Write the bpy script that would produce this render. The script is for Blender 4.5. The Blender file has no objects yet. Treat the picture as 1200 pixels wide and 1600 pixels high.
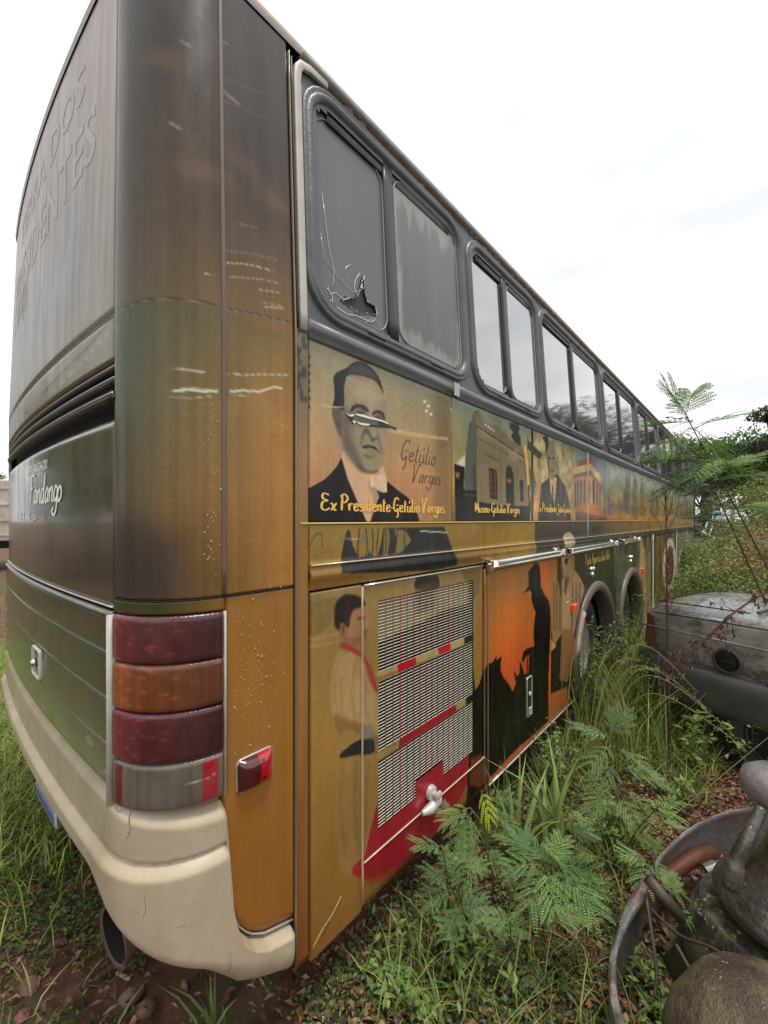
import bpy, math, random
import numpy as np
from mathutils import Vector, Matrix

# ------------------------------------------------------------------ camera, sky, sun, exposure
S = bpy.context.scene
HC = 1.78                       # eye height above the ground
FX, HY = 650.0, 812.0           # focal length and horizon row, measured on the 1200x1600 photograph
TH = math.atan(578 / 650)       # angle between the view direction and the side of the bus
FWD = (math.cos(TH), math.sin(TH)); RGT = (math.sin(TH), -math.cos(TH))
cam = bpy.data.objects.new('camera', bpy.data.cameras.new('camera'))
S.collection.objects.link(cam); S.camera = cam
cam.location = (0, 0, HC); cam.rotation_euler = (math.pi / 2, 0, TH - math.pi / 2)
cam.data.sensor_fit = 'HORIZONTAL'; cam.data.sensor_width = 36
cam.data.lens = 36 * FX / 1200; cam.data.shift_y = (HY - 800) / 1200
cam.data.clip_start = .05; cam.data.clip_end = 2000
S.render.resolution_x, S.render.resolution_y = 768, 1024
S.view_settings.view_transform = 'Standard'; S.view_settings.look = 'None'
S.view_settings.exposure = 0.36; S.view_settings.gamma = 1.0

SUN_EL, SUN_ROT = math.radians(77), math.radians(170)
W = bpy.data.worlds.new('World'); S.world = W; W.use_nodes = True
nt = W.node_tree; nt.nodes.clear()
def _n(t, **k):
    n = nt.nodes.new(t)
    for a, b in k.items(): setattr(n, a, b)
    return n
sky = _n('ShaderNodeTexSky', sky_type='NISHITA', sun_disc=False, sun_elevation=SUN_EL, sun_rotation=SUN_ROT,
         air_density=1.0, dust_density=4.0, ozone_density=1.0)
bgs = _n('ShaderNodeBackground'); bgs.inputs['Strength'].default_value = 0.10
nt.links.new(sky.outputs[0], bgs.inputs['Color'])
# the overcast deck: a nearly even white cloud cover with soft patches, drawn over the clear sky
tc = _n('ShaderNodeTexCoord'); mp = _n('ShaderNodeMapping'); mp.inputs['Scale'].default_value = (1, 1, 3.0)
nz = _n('ShaderNodeTexNoise'); nz.inputs['Scale'].default_value = 2.2; nz.inputs['Detail'].default_value = 5
rp = _n('ShaderNodeValToRGB'); rp.color_ramp.elements[0].position = .36; rp.color_ramp.elements[1].position = .60
rp.color_ramp.elements[0].color = (.69, .705, .715, 1); rp.color_ramp.elements[1].color = (1.0, 1.0, .99, 1)
bgc = _n('ShaderNodeBackground'); bgc.inputs['Strength'].default_value = 1.12
mx = _n('ShaderNodeMixShader'); mx.inputs[0].default_value = .93
wo = _n('ShaderNodeOutputWorld')
nt.links.new(tc.outputs['Generated'], mp.inputs[0]); nt.links.new(mp.outputs[0], nz.inputs['Vector'])
nt.links.new(nz.outputs[0], rp.inputs[0]); nt.links.new(rp.outputs[0], bgc.inputs['Color'])
nt.links.new(bgs.outputs[0], mx.inputs[1]); nt.links.new(bgc.outputs[0], mx.inputs[2]); nt.links.new(mx.outputs[0], wo.inputs[0])
sl = bpy.data.lights.new('sun', 'SUN'); sl.energy = 1.9; sl.angle = math.radians(16); sl.color = (1, .96, .9)
so = bpy.data.objects.new('sun', sl); S.collection.objects.link(so)
sd = Vector((math.sin(SUN_ROT) * math.cos(SUN_EL), math.cos(SUN_ROT) * math.cos(SUN_EL), math.sin(SUN_EL)))
so.rotation_euler = sd.to_track_quat('Z', 'Y').to_euler(); so.location = (0, 0, 30)

# ------------------------------------------------------------------ helpers
rng = np.random.default_rng(7); random.seed(7)
def lin(c):
    c = np.asarray(c, float) / 255.0
    return np.where(c <= .04045, c / 12.92, ((c + .055) / 1.055) ** 2.4)
def tag(o, label=None, cat=None, group=None, kind=None):
    if label: o['label'] = label
    if cat: o['category'] = cat
    if group: o['group'] = group
    if kind: o['kind'] = kind
    return o
def empty(name, loc, label, cat, group=None, rz=0):
    o = bpy.data.objects.new(name, None); S.collection.objects.link(o); o.location = loc; o.rotation_euler = (0, 0, rz)
    o.empty_display_size = .2
    return tag(o, label, cat, group)
def link(name, me, mat, parent=None, world=True):
    o = bpy.data.objects.new(name, me); S.collection.objects.link(o)
    for m in (mat if isinstance(mat, (list, tuple)) else [mat]): me.materials.append(m)
    if parent is not None:
        o.parent = parent
        if world: o.matrix_parent_inverse = world_inv(parent)
    return o
def world_inv(p):
    chain = []; q = p
    while q is not None: chain.append(q); q = q.parent
    M = Matrix.Identity(4)
    for q in reversed(chain): M = M @ q.matrix_parent_inverse @ q.matrix_basis
    return M.inverted()
def mesh_np(name, V, F, mats=None, smooth=True, col=None):
    """V (n,3), F (m,4) or (m,3) arrays; or list of faces"""
    me = bpy.data.meshes.new(name)
    if isinstance(F, np.ndarray):
        k = F.shape[1]
        me.vertices.add(len(V)); me.vertices.foreach_set('co', np.asarray(V, np.float32).ravel())
        me.loops.add(F.size); me.loops.foreach_set('vertex_index', F.astype(np.int32).ravel())
        me.polygons.add(len(F)); me.polygons.foreach_set('loop_start', np.arange(0, F.size, k, dtype=np.int32))
        me.polygons.foreach_set('loop_total', np.full(len(F), k, np.int32))
        me.update(calc_edges=True)
    else:
        me.from_pydata([tuple(v) for v in V], [], [tuple(f) for f in F]); me.update()
    me.polygons.foreach_set('use_smooth', np.full(len(me.polygons), smooth))
    if mats is not None: me.polygons.foreach_set('material_index', np.asarray(mats, np.int32))
    if col is not None:
        a = me.color_attributes.new('Col', 'FLOAT_COLOR', 'POINT')
        c4 = np.ones((len(V), 4), np.float32); c4[:, :3] = col
        a.data.foreach_set('color', c4.ravel())
    me.validate(); return me

# ------------------------------------------------------------------ materials
MATS = {}
def mat(name, color=(.5, .5, .5), rough=.5, metal=0, attr=False, dirt=0, dirtcol=(.12, .10, .08), scale=6, stretch=(1, 1, 1),
        bump=0, bscale=40, coat=0, spec=.5, var=0, transl=0, gain=1.0, rvar=0, sharp=False, spots=None, coord='Object'):
    if name in MATS: return MATS[name]
    m = bpy.data.materials.new(name); m.use_nodes = True; t = m.node_tree; N = t.nodes; L = t.links
    b = N['Principled BSDF']; b.inputs['Roughness'].default_value = rough; b.inputs['Metallic'].default_value = metal
    b.inputs['Specular IOR Level'].default_value = spec; b.inputs['Coat Weight'].default_value = coat; b.inputs['Coat Roughness'].default_value = .08
    tcn = N.new('ShaderNodeTexCoord'); mpn = N.new('ShaderNodeMapping'); mpn.inputs['Scale'].default_value = stretch
    L.new(tcn.outputs[coord], mpn.inputs[0])
    if attr:
        a = N.new('ShaderNodeAttribute'); a.attribute_name = 'Col'; out = a.outputs['Color']
    else:
        a = N.new('ShaderNodeRGB'); a.outputs[0].default_value = (*color, 1); out = a.outputs[0]
    def noise(sc, det=6, ro=.6):
        n = N.new('ShaderNodeTexNoise'); n.inputs['Scale'].default_value = sc; n.inputs['Detail'].default_value = det
        n.inputs['Roughness'].default_value = ro; L.new(mpn.outputs[0], n.inputs['Vector']); return n.outputs[0]
    def mix(mode, fac, c1, c2):
        x = N.new('ShaderNodeMix'); x.data_type = 'RGBA'; x.blend_type = mode
        for s_, v in ((0, fac), (6, c1), (7, c2)):
            if isinstance(v, (int, float)): x.inputs[s_].default_value = v
            elif isinstance(v, tuple): x.inputs[s_].default_value = (*v, 1)
            else: L.new(v, x.inputs[s_])
        return x.outputs[2]
    def ramp(v, p0, p1, c0=(0, 0, 0), c1=(1, 1, 1)):
        r = N.new('ShaderNodeValToRGB'); r.color_ramp.elements[0].position = p0; r.color_ramp.elements[1].position = p1
        r.color_ramp.elements[0].color = (*c0, 1); r.color_ramp.elements[1].color = (*c1, 1); L.new(v, r.inputs[0]); return r.outputs[0]
    if var:
        out = mix('MULTIPLY', 1.0, out, ramp(noise(scale * .7, 8, .65), .25, .75, (1 - var,) * 3, (1 + var * .6,) * 3))
    if dirt:
        fac = ramp(noise(scale, 9, .7), .47, .57) if sharp else ramp(noise(scale, 9, .7), .5 - .22 * min(dirt, 1), .78)
        mm = N.new('ShaderNodeMath'); mm.operation = 'MULTIPLY'; mm.inputs[1].default_value = min(dirt, 1); L.new(fac, mm.inputs[0])
        out = mix('MIX', mm.outputs[0], out, dirtcol)
    if spots: out = mix('MIX', ramp(noise(spots[1], 3, .55), spots[2], spots[2] + .03), out, tuple(spots[0]))
    L.new(out, b.inputs['Base Color'])
    if rvar:
        r = ramp(noise(scale * 1.7, 6), .3, .7, (max(rough - rvar, .02),) * 3, (rough + rvar,) * 3); L.new(r, b.inputs['Roughness'])
    if bump:
        bp = N.new('ShaderNodeBump'); bp.inputs['Strength'].default_value = min(1, bump); bp.inputs['Distance'].default_value = .01
        L.new(noise(bscale, 5), bp.inputs['Height']); L.new(bp.outputs[0], b.inputs['Normal'])
    if transl:
        tr = N.new('ShaderNodeBsdfTranslucent'); L.new(out, tr.inputs[0]); ms = N.new('ShaderNodeMixShader'); ms.inputs[0].default_value = transl
        L.new(b.outputs[0], ms.inputs[1]); L.new(tr.outputs[0], ms.inputs[2]); L.new(ms.outputs[0], N['Material Output'].inputs[0])
    MATS[name] = m; return m

# ------------------------------------------------------------------ the body of the bus as one surface: u along the plan outline, z up
SC, W0, RAD, SAG, LEN = .59, 1.14, .22, .036, 12.62     # corner start, side plane, corner radius, bow of the rear, length forward of the corner
WC = 2.35; HALF = WC - W0
EA = math.asin((HALF - RAD * (1 - .0) ) and 2 * SAG * (HALF - RAD) / ((HALF - RAD) ** 2 + SAG ** 2))
A1 = math.pi / 2 - EA; LA = RAD * A1
_hc = WC - (W0 + RAD - RAD * math.cos(A1)); RB = _hc / math.sin(EA); LR = 2 * RB * EA
_sE = SC - RAD * math.sin(A1)
UE = -(LA * 2 + LR)
def plan(u):
    u = np.asarray(u, float); mir = u < -(LA + LR / 2); v = np.where(mir, UE - u, u)
    s = SC + np.maximum(v, 0); w = np.full_like(s, W0); ns = np.zeros_like(s); nw = -np.ones_like(s)
    k = (v < 0) & (v >= -LA); a = np.where(k, -v / RAD, 0)
    s = np.where(k, SC - RAD * np.sin(a), s); w = np.where(k, W0 + RAD - RAD * np.cos(a), w)
    ns = np.where(k, -np.sin(a), ns); nw = np.where(k, -np.cos(a), nw)
    k = v < -LA; b = EA - np.where(k, (-v - LA) / RB, 0)
    s = np.where(k, _sE + RB * math.cos(EA) - RB * np.cos(b), s); w = np.where(k, WC - RB * np.sin(b), w)
    ns = np.where(k, -np.cos(b), ns); nw = np.where(k, -np.sin(b), nw)
    w = np.where(mir, 2 * WC - w, w); nw = np.where(mir, -nw, nw)
    return s, w, ns, nw
def surf(u, z, off=0):
    u, z, off = np.broadcast_arrays(np.asarray(u, float), np.asarray(z, float), np.asarray(off, float))
    s, w, ns, nw = plan(u); t = np.clip((z - 2.38) / 1.1, 0, 1.1)
    s = s + ns * off + .03 * t; w = w + nw * off; w = WC + (w - WC) * (1 - .085 * t / HALF)
    return np.stack([s, w, z], -1)
_tu = np.linspace(-LA - LR * .95, LEN, 9000); _ts, _tw, _, _ = plan(_tu)
_tx = 600 + FX * (_ts * RGT[0] + _tw * RGT[1]) / (_ts * FWD[0] + _tw * FWD[1]); _tk = _ts * FWD[0] + _tw * FWD[1]
_ok = np.concatenate([[True], np.diff(np.maximum.accumulate(_tx)) > 0])
def uz(x, y):
    """measured point of the photograph -> place (u, z) on the bodywork"""
    u = np.interp(x, _tx[_ok], _tu[_ok]); k = np.interp(u, _tu, _tk)
    z = HC - (np.asarray(y) - HY) / FX * k
    t = np.clip((z - 2.38) / 1.1, 0, 1.1)
    return u, z
def U(s): return s - SC
def at(x, y, k):
    """world point seen at (x, y) of the photograph, k metres in front of the eye"""
    r = (x - 600) / FX * k
    return Vector((FWD[0] * k + RGT[0] * r, FWD[1] * k + RGT[1] * r, HC - (y - HY) / FX * k))
def gnd(x, y): return at(x, y, HC * FX / (y - HY))

# ------------------------------------------------------------------ painted artwork: polygons evaluated on a panel's own (u, z) points
def vnoise(x, y, seed=0):
    xi = np.floor(x).astype(int); yi = np.floor(y).astype(int); fx = x - xi; fy = y - yi
    def h(a, b): return (np.sin(a * 127.1 + b * 311.7 + seed * 74.7) * 43758.5453) % 1.0
    fx = fx * fx * (3 - 2 * fx); fy = fy * fy * (3 - 2 * fy)
    return (h(xi, yi) * (1 - fx) + h(xi + 1, yi) * fx) * (1 - fy) + (h(xi, yi + 1) * (1 - fx) + h(xi + 1, yi + 1) * fx) * fy
def fbm(x, y, seed=0, o=4):
    r = 0; a = .5
    for i in range(o): r = r + a * vnoise(x * 2 ** i, y * 2 ** i, seed + i); a *= .5
    return r
class Art:
    def __init__(s, u, z): s.u = u; s.z = z; s.c = np.zeros(u.shape + (3,))
    def grad(s, stops, u0=-9, u1=99, z0=-9, z1=9, key='z', soft=.002):
        v = s.z if key == 'z' else s.u
        xs = [a for a, _ in stops]; cs = np.array([c for _, c in stops], float)
        o = np.argsort(xs); xs = np.array(xs)[o]; cs = cs[o]
        col = np.stack([np.interp(v, xs, cs[:, i]) for i in range(3)], -1)
        m = (np.clip((s.u - u0) / soft + .5, 0, 1) * np.clip((u1 - s.u) / soft + .5, 0, 1) * np.clip((s.z - z0) / soft + .5, 0, 1) * np.clip((z1 - s.z) / soft + .5, 0, 1))[..., None]
        s.c = s.c * (1 - m) + col * m
    def _sd(s, P, u, z):
        d = np.full(u.shape, 9e9); ins = np.zeros(u.shape, bool)
        for i in range(len(P)):
            a = P[i]; b = P[(i + 1) % len(P)]; e = b - a; l = max((e @ e), 1e-12)
            t = np.clip(((u - a[0]) * e[0] + (z - a[1]) * e[1]) / l, 0, 1)
            d = np.minimum(d, (u - a[0] - t * e[0]) ** 2 + (z - a[1] - t * e[1]) ** 2)
            if abs(e[1]) > 1e-12:
                c = ((a[1] > z) != (b[1] > z)) & (u < (b[0] - a[0]) * (z - a[1]) / e[1] + a[0]); ins ^= c
        return np.where(ins, 1, -1) * np.sqrt(d)
    def poly(s, pts, col, soft=.004, o=(0, 0), k=1.0, a=1.0, add=False, sm=False):
        p = np.array(pts, float) / k + np.array(o, float)
        if sm: p = crom(p, True, 4)
        P = np.stack(uz(p[:, 0], p[:, 1]), -1)
        s.polyw(P, col, soft, a)
    def polyw(s, P, col, soft=.004, a=1.0):
        P = np.asarray(P, float); lo = P.min(0) - soft; hi = P.max(0) + soft
        m = (s.u > lo[0]) & (s.u < hi[0]) & (s.z > lo[1]) & (s.z < hi[1])
        if not m.any(): return
        d = s._sd(P, s.u[m], s.z[m]); w = np.clip(d / soft + .5, 0, 1); w = w * w * (3 - 2 * w) * a
        s.c[m] = s.c[m] * (1 - w[:, None]) + np.array(col, float) * w[:, None]
    def line(s, pts, col, wd=.004, o=(0, 0), k=1.0, a=1.0, soft=.003):
        p = np.array(pts, float) / k + np.array(o, float); P = np.stack(uz(p[:, 0], p[:, 1]), -1)
        lo = P.min(0) - wd - soft; hi = P.max(0) + wd + soft
        m = (s.u > lo[0]) & (s.u < hi[0]) & (s.z > lo[1]) & (s.z < hi[1])
        if not m.any(): return
        u = s.u[m]; z = s.z[m]; d = np.full(u.shape, 9e9)
        for i in range(len(P) - 1):
            e = P[i + 1] - P[i]; l = max(e @ e, 1e-12); t = np.clip(((u - P[i][0]) * e[0] + (z - P[i][1]) * e[1]) / l, 0, 1)
            d = np.minimum(d, (u - P[i][0] - t * e[0]) ** 2 + (z - P[i][1] - t * e[1]) ** 2)
        w = np.clip((wd / 2 - np.sqrt(d)) / soft + .5, 0, 1) * a
        s.c[m] = s.c[m] * (1 - w[:, None]) + np.array(col, float) * w[:, None]
    def mottle(s, sc=(6, 6), amt=.1, seed=1, u0=-9, u1=99, z0=-9, z1=9, tint=(1, 1, 1)):
        n = fbm(s.u * sc[0], s.z * sc[1], seed) - .47
        m = (s.u > u0) & (s.u < u1) & (s.z > z0) & (s.z < z1)
        s.c = np.where(m[..., None], s.c * (1 + (n * 2 * amt)[..., None] * np.array(tint)), s.c)
def crom(p, closed=False, n=6):
    p = np.asarray(p, float); out = []; N_ = len(p)
    idx = range(N_ if closed else N_ - 1)
    for i in idx:
        if closed: a, b, c, d = p[(i - 1) % N_], p[i], p[(i + 1) % N_], p[(i + 2) % N_]
        else: a, b, c, d = p[max(i - 1, 0)], p[i], p[i + 1], p[min(i + 2, N_ - 1)]
        for j in range(n):
            t = j / n
            out.append(.5 * (2 * b + (c - a) * t + (2 * a - 5 * b + 4 * c - d) * t * t + (3 * b - a - 3 * c + d) * t ** 3))
    if not closed: out.append(p[-1])
    return np.array(out)

GAIN = 1.0
def panel(name, us, zs, m, parent, art=None, off=0.0, thick=.014, hole=None, offf=None, zwarp=None):
    us = np.asarray(us, float); zs = np.asarray(zs, float)
    up = np.concatenate([[us[0]], us, [us[-1]]]); zp = np.concatenate([[zs[0]], zs, [zs[-1]]])
    Ug, Zg = np.meshgrid(up, zp, indexing='ij'); O = np.full(Ug.shape, float(off))
    if zwarp is not None: Zg = zwarp(Ug, Zg)
    if offf is not None: O = O + offf(Ug, Zg)
    O[0, :] -= thick; O[-1, :] -= thick; O[:, 0] = O[:, 1] - thick; O[:, -1] = O[:, -2] - thick
    V = surf(Ug, Zg, O).reshape(-1, 3); nu, nz_ = Ug.shape
    i, j = np.meshgrid(np.arange(nu - 1), np.arange(nz_ - 1), indexing='ij')
    a = (i * nz_ + j).ravel(); F = np.stack([a, a + nz_, a + nz_ + 1, a + 1], -1)
    if hole is not None:
        uc = (Ug[:-1, :-1] + Ug[1:, 1:]) / 2; zc = (Zg[:-1, :-1] + Zg[1:, 1:]) / 2
        F = F[~hole(uc, zc).ravel()]
    col = None
    if art is not None:
        A = Art(Ug, Zg); art(A); col = lin(np.clip(A.c, 0, 255)).reshape(-1, 3) * GAIN
    return link(name, mesh_np(name, V, F, col=col), m, parent)
def arr(a, b, step):
    return np.linspace(a, b, max(2, int(round((b - a) / step)) + 1))
def sgrid(a, b, d0=.0045, g=.0035):
    out = [a]
    while out[-1] < b: out.append(out[-1] + d0 + g * max(0, out[-1] - .3))
    return np.array(out) * (b - a) / (out[-1] - a) + a - a * (b - a) / (out[-1] - a)
def strip(name, path, prof, m, parent, closed=False, off=0.0, col=None):
    """sweep a profile [(lateral, outward)] along a path of (u, z) lying on the bodywork"""
    p = np.asarray(path, float); n = len(p)
    t = (np.roll(p, -1, 0) - np.roll(p, 1, 0)) if closed else np.gradient(p, axis=0)
    t /= np.maximum(np.linalg.norm(t, axis=1), 1e-9)[:, None]; nn = np.stack([t[:, 1], -t[:, 0]], -1)
    pr = np.asarray(prof, float); k = len(pr)
    uu = p[:, None, 0] + nn[:, None, 0] * pr[None, :, 0]; zz = p[:, None, 1] + nn[:, None, 1] * pr[None, :, 0]
    V = surf(uu, zz, off + np.broadcast_to(pr[None, :, 1], uu.shape)).reshape(-1, 3)
    F = []
    for i in range(n if closed else n - 1):
        for j in range(k - 1):
            a = i * k + j; b = ((i + 1) % n) * k + j; F.append((a, b, b + 1, a + 1))
    if not closed: F.append(tuple(range(k))); F.append(tuple((n - 1) * k + q for q in reversed(range(k))))
    return link(name, mesh_np(name, V, F), m, parent)
def rrect(u0, u1, z0, z1, r, n=7):
    out = []
    for cx, cz, a0 in ((u1 - r, z0 + r, -90), (u1 - r, z1 - r, 0), (u0 + r, z1 - r, 90), (u0 + r, z0 + r, 180)):
        for i in range(n): a = math.radians(a0 + 90 * i / (n - 1)); out.append((cx + r * math.cos(a), cz + r * math.sin(a)))
    # subdivide the long runs so the strip follows the bodywork
    P = []; 
    for i in range(len(out)):
        a = np.array(out[i]); b = np.array(out[(i + 1) % len(out)]); k = max(1, int(np.linalg.norm(b - a) / .12))
        for q in range(k): P.append(a + (b - a) * q / k)
    return np.array(P)
def in_rrect(u, z, u0, u1, z0, z1, r):
    dx = np.maximum(np.maximum(u0 + r - u, u - (u1 - r)), 0); dz = np.maximum(np.maximum(z0 + r - z, z - (z1 - r)), 0)
    return (dx * dx + dz * dz < r * r) & (u > u0) & (u < u1) & (z > z0) & (z < z1)
def half_round(w, h, n=7): return [(-w / 2 * math.cos(math.pi * i / (n - 1)), h * math.sin(math.pi * i / (n - 1))) for i in range(n)]
def box_prof(w, h, c=.002): return [(-w / 2, -.004), (-w / 2, h - c), (-w / 2 + c, h), (w / 2 - c, h), (w / 2, h - c), (w / 2, -.004)]
def dent(o, amp, sc, seed=0):
    me = o.data; n = len(me.vertices); co = np.zeros(n * 3); no = np.zeros(n * 3); me.vertices.foreach_get('co', co); me.vertices.foreach_get('normal', no); co = co.reshape(-1, 3); no = no.reshape(-1, 3)
    d = fbm(co[:, 0] * sc + co[:, 2] * sc * .7, co[:, 1] * sc - co[:, 2] * sc * .9, seed, 3) - .45; co += no * (d * 2 * amp)[:, None]; me.vertices.foreach_set('co', co.ravel()); me.update(); return o
# generic solid builders in world space
class MB:
    def __init__(s): s.V = []; s.F = []; s.M = []
    def add(s, V, F, mi=0):
        b = len(s.V); s.V += [tuple(v) for v in V]; s.F += [tuple(i + b for i in f) for f in F]; s.M += [mi] * len(F)
    def tube(s, pts, rad, n=8, cap=True, mi=0):
        pts = [Vector(p) for p in pts]; rad = rad if hasattr(rad, '__len__') else [rad] * len(pts); V = []; F = []
        up = Vector((0, 0, 1)); prev = None
        for i, p in enumerate(pts):
            t = (pts[min(i + 1, len(pts) - 1)] - pts[max(i - 1, 0)]).normalized()
            x = t.cross(up) if prev is None else prev - t * prev.dot(t)
            if x.length < 1e-4: x = t.cross(Vector((1, 0, 0)))
            x.normalize(); y = t.cross(x); prev = x
            for j in range(n): a = 2 * math.pi * j / n; V.append(p + (x * math.cos(a) + y * math.sin(a)) * rad[i])
        for i in range(len(pts) - 1):
            for j in range(n): F.append((i * n + j, i * n + (j + 1) % n, (i + 1) * n + (j + 1) % n, (i + 1) * n + j))
        if cap: F.append(tuple(reversed(range(n)))); F.append(tuple((len(pts) - 1) * n + j for j in range(n)))
        s.add(V, F, mi); return s
    def lathe(s, prof, M, n=32, mi=0):
        """prof [(r, h)] revolved about local z, placed by M"""
        V = []; F = []
        for r, h in prof:
            for j in range(n): a = 2 * math.pi * j / n; V.append(M @ Vector((r * math.cos(a), r * math.sin(a), h)))
        for i in range(len(prof) - 1):
            for j in range(n): F.append((i * n + j, i * n + (j + 1) % n, (i + 1) * n + (j + 1) % n, (i + 1) * n + j))
        s.add(V, F, mi); return s
    def box(s, c, d, rz=0, M=None, mi=0, b=0.0):
        x, y, z = d[0] / 2, d[1] / 2, d[2] / 2
        if b <= 0: V = [(sx * x, sy * y, sz * z) for sz in (-1, 1) for sy in (-1, 1) for sx in (-1, 1)]; F = [(0, 2, 3, 1), (4, 5, 7, 6), (0, 1, 5, 4), (2, 6, 7, 3), (0, 4, 6, 2), (1, 3, 7, 5)]
        else:
            V = []; F = []
            rings = [(-z, b), (-z + b, 0), (z - b, 0), (z, b)]
            for zz, i_ in rings:
                X, Y = x - i_, y - i_; c_ = b
                V += [(X - c_, -Y, zz), (X, -Y + c_, zz), (X, Y - c_, zz), (X - c_, Y, zz), (-X + c_, Y, zz), (-X, Y - c_, zz), (-X, -Y + c_, zz), (-X + c_, -Y, zz)]
            for r in range(3):
                for j in range(8): F.append((r * 8 + j, r * 8 + (j + 1) % 8, (r + 1) * 8 + (j + 1) % 8, (r + 1) * 8 + j))
            F.append(tuple(reversed(range(8)))); F.append(tuple(24 + j for j in range(8)))
        R = M if M is not None else Matrix.Translation(c) @ Matrix.Rotation(rz, 4, 'Z')
        s.add([R @ Vector(v) for v in V], F, mi); return s
    def build(s, name, m, parent=None, smooth=False):
        return link(name, mesh_np(name, s.V, s.F, mats=s.M, smooth=smooth), m, parent)
def smooth_angle(o, deg=35):
    me = o.data; me.polygons.foreach_set('use_smooth', np.ones(len(me.polygons), bool))
    try: me.set_sharp_from_angle(angle=math.radians(deg))
    except Exception: pass
    return o
# ================================================================== THE BUS
wrap = mat('printed wrap', attr=True, rough=.28, dirt=.14, dirtcol=(.20, .16, .10), scale=5, stretch=(2.2, 2.2, .5), bump=.05, bscale=18, coat=.08, spec=.27, rvar=.08)
wrapd = mat('weathered wrap', attr=True, rough=.42, dirt=.45, dirtcol=(.26, .23, .20), scale=4, stretch=(3.2, 3.2, .28), bump=.06, bscale=60, coat=.15, rvar=.1)
black = mat('black void', (.006, .006, .006), rough=.9)
rubber = mat('black rubber', (.025, .027, .03), rough=.45, dirt=.35, dirtcol=(.10, .10, .105), scale=9, bump=.15, bscale=60)
bandm = mat('window band paint', (.068, .078, .090), rough=.38, dirt=.5, dirtcol=(.13, .135, .14), scale=5, stretch=(1, 1, .6), bump=.1, bscale=20, rvar=.1)
chrome = mat('worn chrome', (.72, .70, .66), rough=.16, metal=1, dirt=.35, dirtcol=(.25, .2, .15), scale=14, rvar=.08)
alu = mat('dull aluminium', (.50, .48, .44), rough=.45, metal=.5, dirt=.5, dirtcol=(.16, .13, .1), scale=12, bump=.1)
cream = mat('cream bumper paint', (.50, .43, .31), rough=.42, dirt=.75, dirtcol=(.27, .19, .10), scale=5, stretch=(1, 1, .55), var=.16, bump=.12, bscale=220, rvar=.08)
bus = empty('coach_bus', (6.9, WC, 0), 'long abandoned coach with printed sepia wrap, portrait and sunset horseman on its side', 'bus')
uN, uF = -LA, -(LA + LR)
# --- inner body, roof
def ring(off, z, step=.15):
    us = np.concatenate([arr(uF - LA, uF, .03)[:-1], arr(uF, uN, .1)[:-1], arr(uN, 0, .03)[:-1], arr(0, LEN, .4)])
    us = np.concatenate([[uF - LA - LEN], arr(uF - LA - LEN + .4, uF - LA - .1, .4), us]); return surf(us, z, off)
def tube_rings(name, specs, m, caps=(True, True)):
    R = [ring(o, z) for o, z in specs]; n = len(R[0]); V = np.concatenate(R); F = []
    for i in range(len(R) - 1):
        for j in range(n): F.append((i * n + j, i * n + (j + 1) % n, (i + 1) * n + (j + 1) % n, (i + 1) * n + j))
    if caps[0]: F.append(tuple(reversed(range(n))))
    if caps[1]: F.append(tuple((len(R) - 1) * n + j for j in range(n)))
    return link(name, mesh_np(name, V, F, smooth=False), m, bus)
tube_rings('inner_shell', [(-.55, .42), (-.55, 1.29), (-.04, 1.30), (-.04, 3.44)], black)
roofm = mat('faded brown roof', (.30, .25, .20), rough=.4, dirt=.4, scale=4, var=.15)
smooth_angle(tube_rings('roof', [(.004, 3.452), (.008, 3.475), (.0, 3.50), (-.03, 3.535), (-.10, 3.565), (-.18, 3.585)], roofm, (False, True)), 50)
# --- rear corner, painted in the wrap's own gradient
def scratches(A):
    L = (225, 222, 205)
    for pts, w, a in (([(268, 577), (290, 577), (320, 582)], .003, .7), ([(272, 611), (300, 608), (318, 611), (338, 611)], .008, .9), ([(266, 619), (300, 622), (330, 620)], .003, .6),
                      ([(355, 583), (380, 586), (410, 585), (452, 586)], .003, .8), ([(360, 612), (380, 610), (405, 612), (430, 604), (440, 607)], .006, .9), ([(362, 617), (390, 619)], .003, .6),
                      ([(355, 407), (380, 408), (400, 411), (430, 420)], .003, .7), ([(360, 430), (410, 433), (440, 440)], .003, .5), ([(405, 450), (440, 455)], .003, .6), ([(412, 478), (444, 480)], .004, .6), ([(408, 470), (440, 476)], .002, .6),
                      ([(350, 386), (400, 392), (440, 402)], .002, .4), ([(352, 90), (425, 120)], .002, .25), ([(350, 130), (425, 160)], .002, .25), ([(378, 342), (404, 348)], .002, .5), ([(322, 425), (336, 428)], .003, .7),
                      ([(346, 25), (362, 30)], .008, .25), ([(285, 28), (300, 38)], .010, .3), ([(352, 110), (360, 122), (378, 136)], .012, .28), ([(266, 172), (282, 182)], .010, .35), ([(430, 660), (450, 670)], .003, .3)):
        A.line(pts, L, w, a=a)
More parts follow.
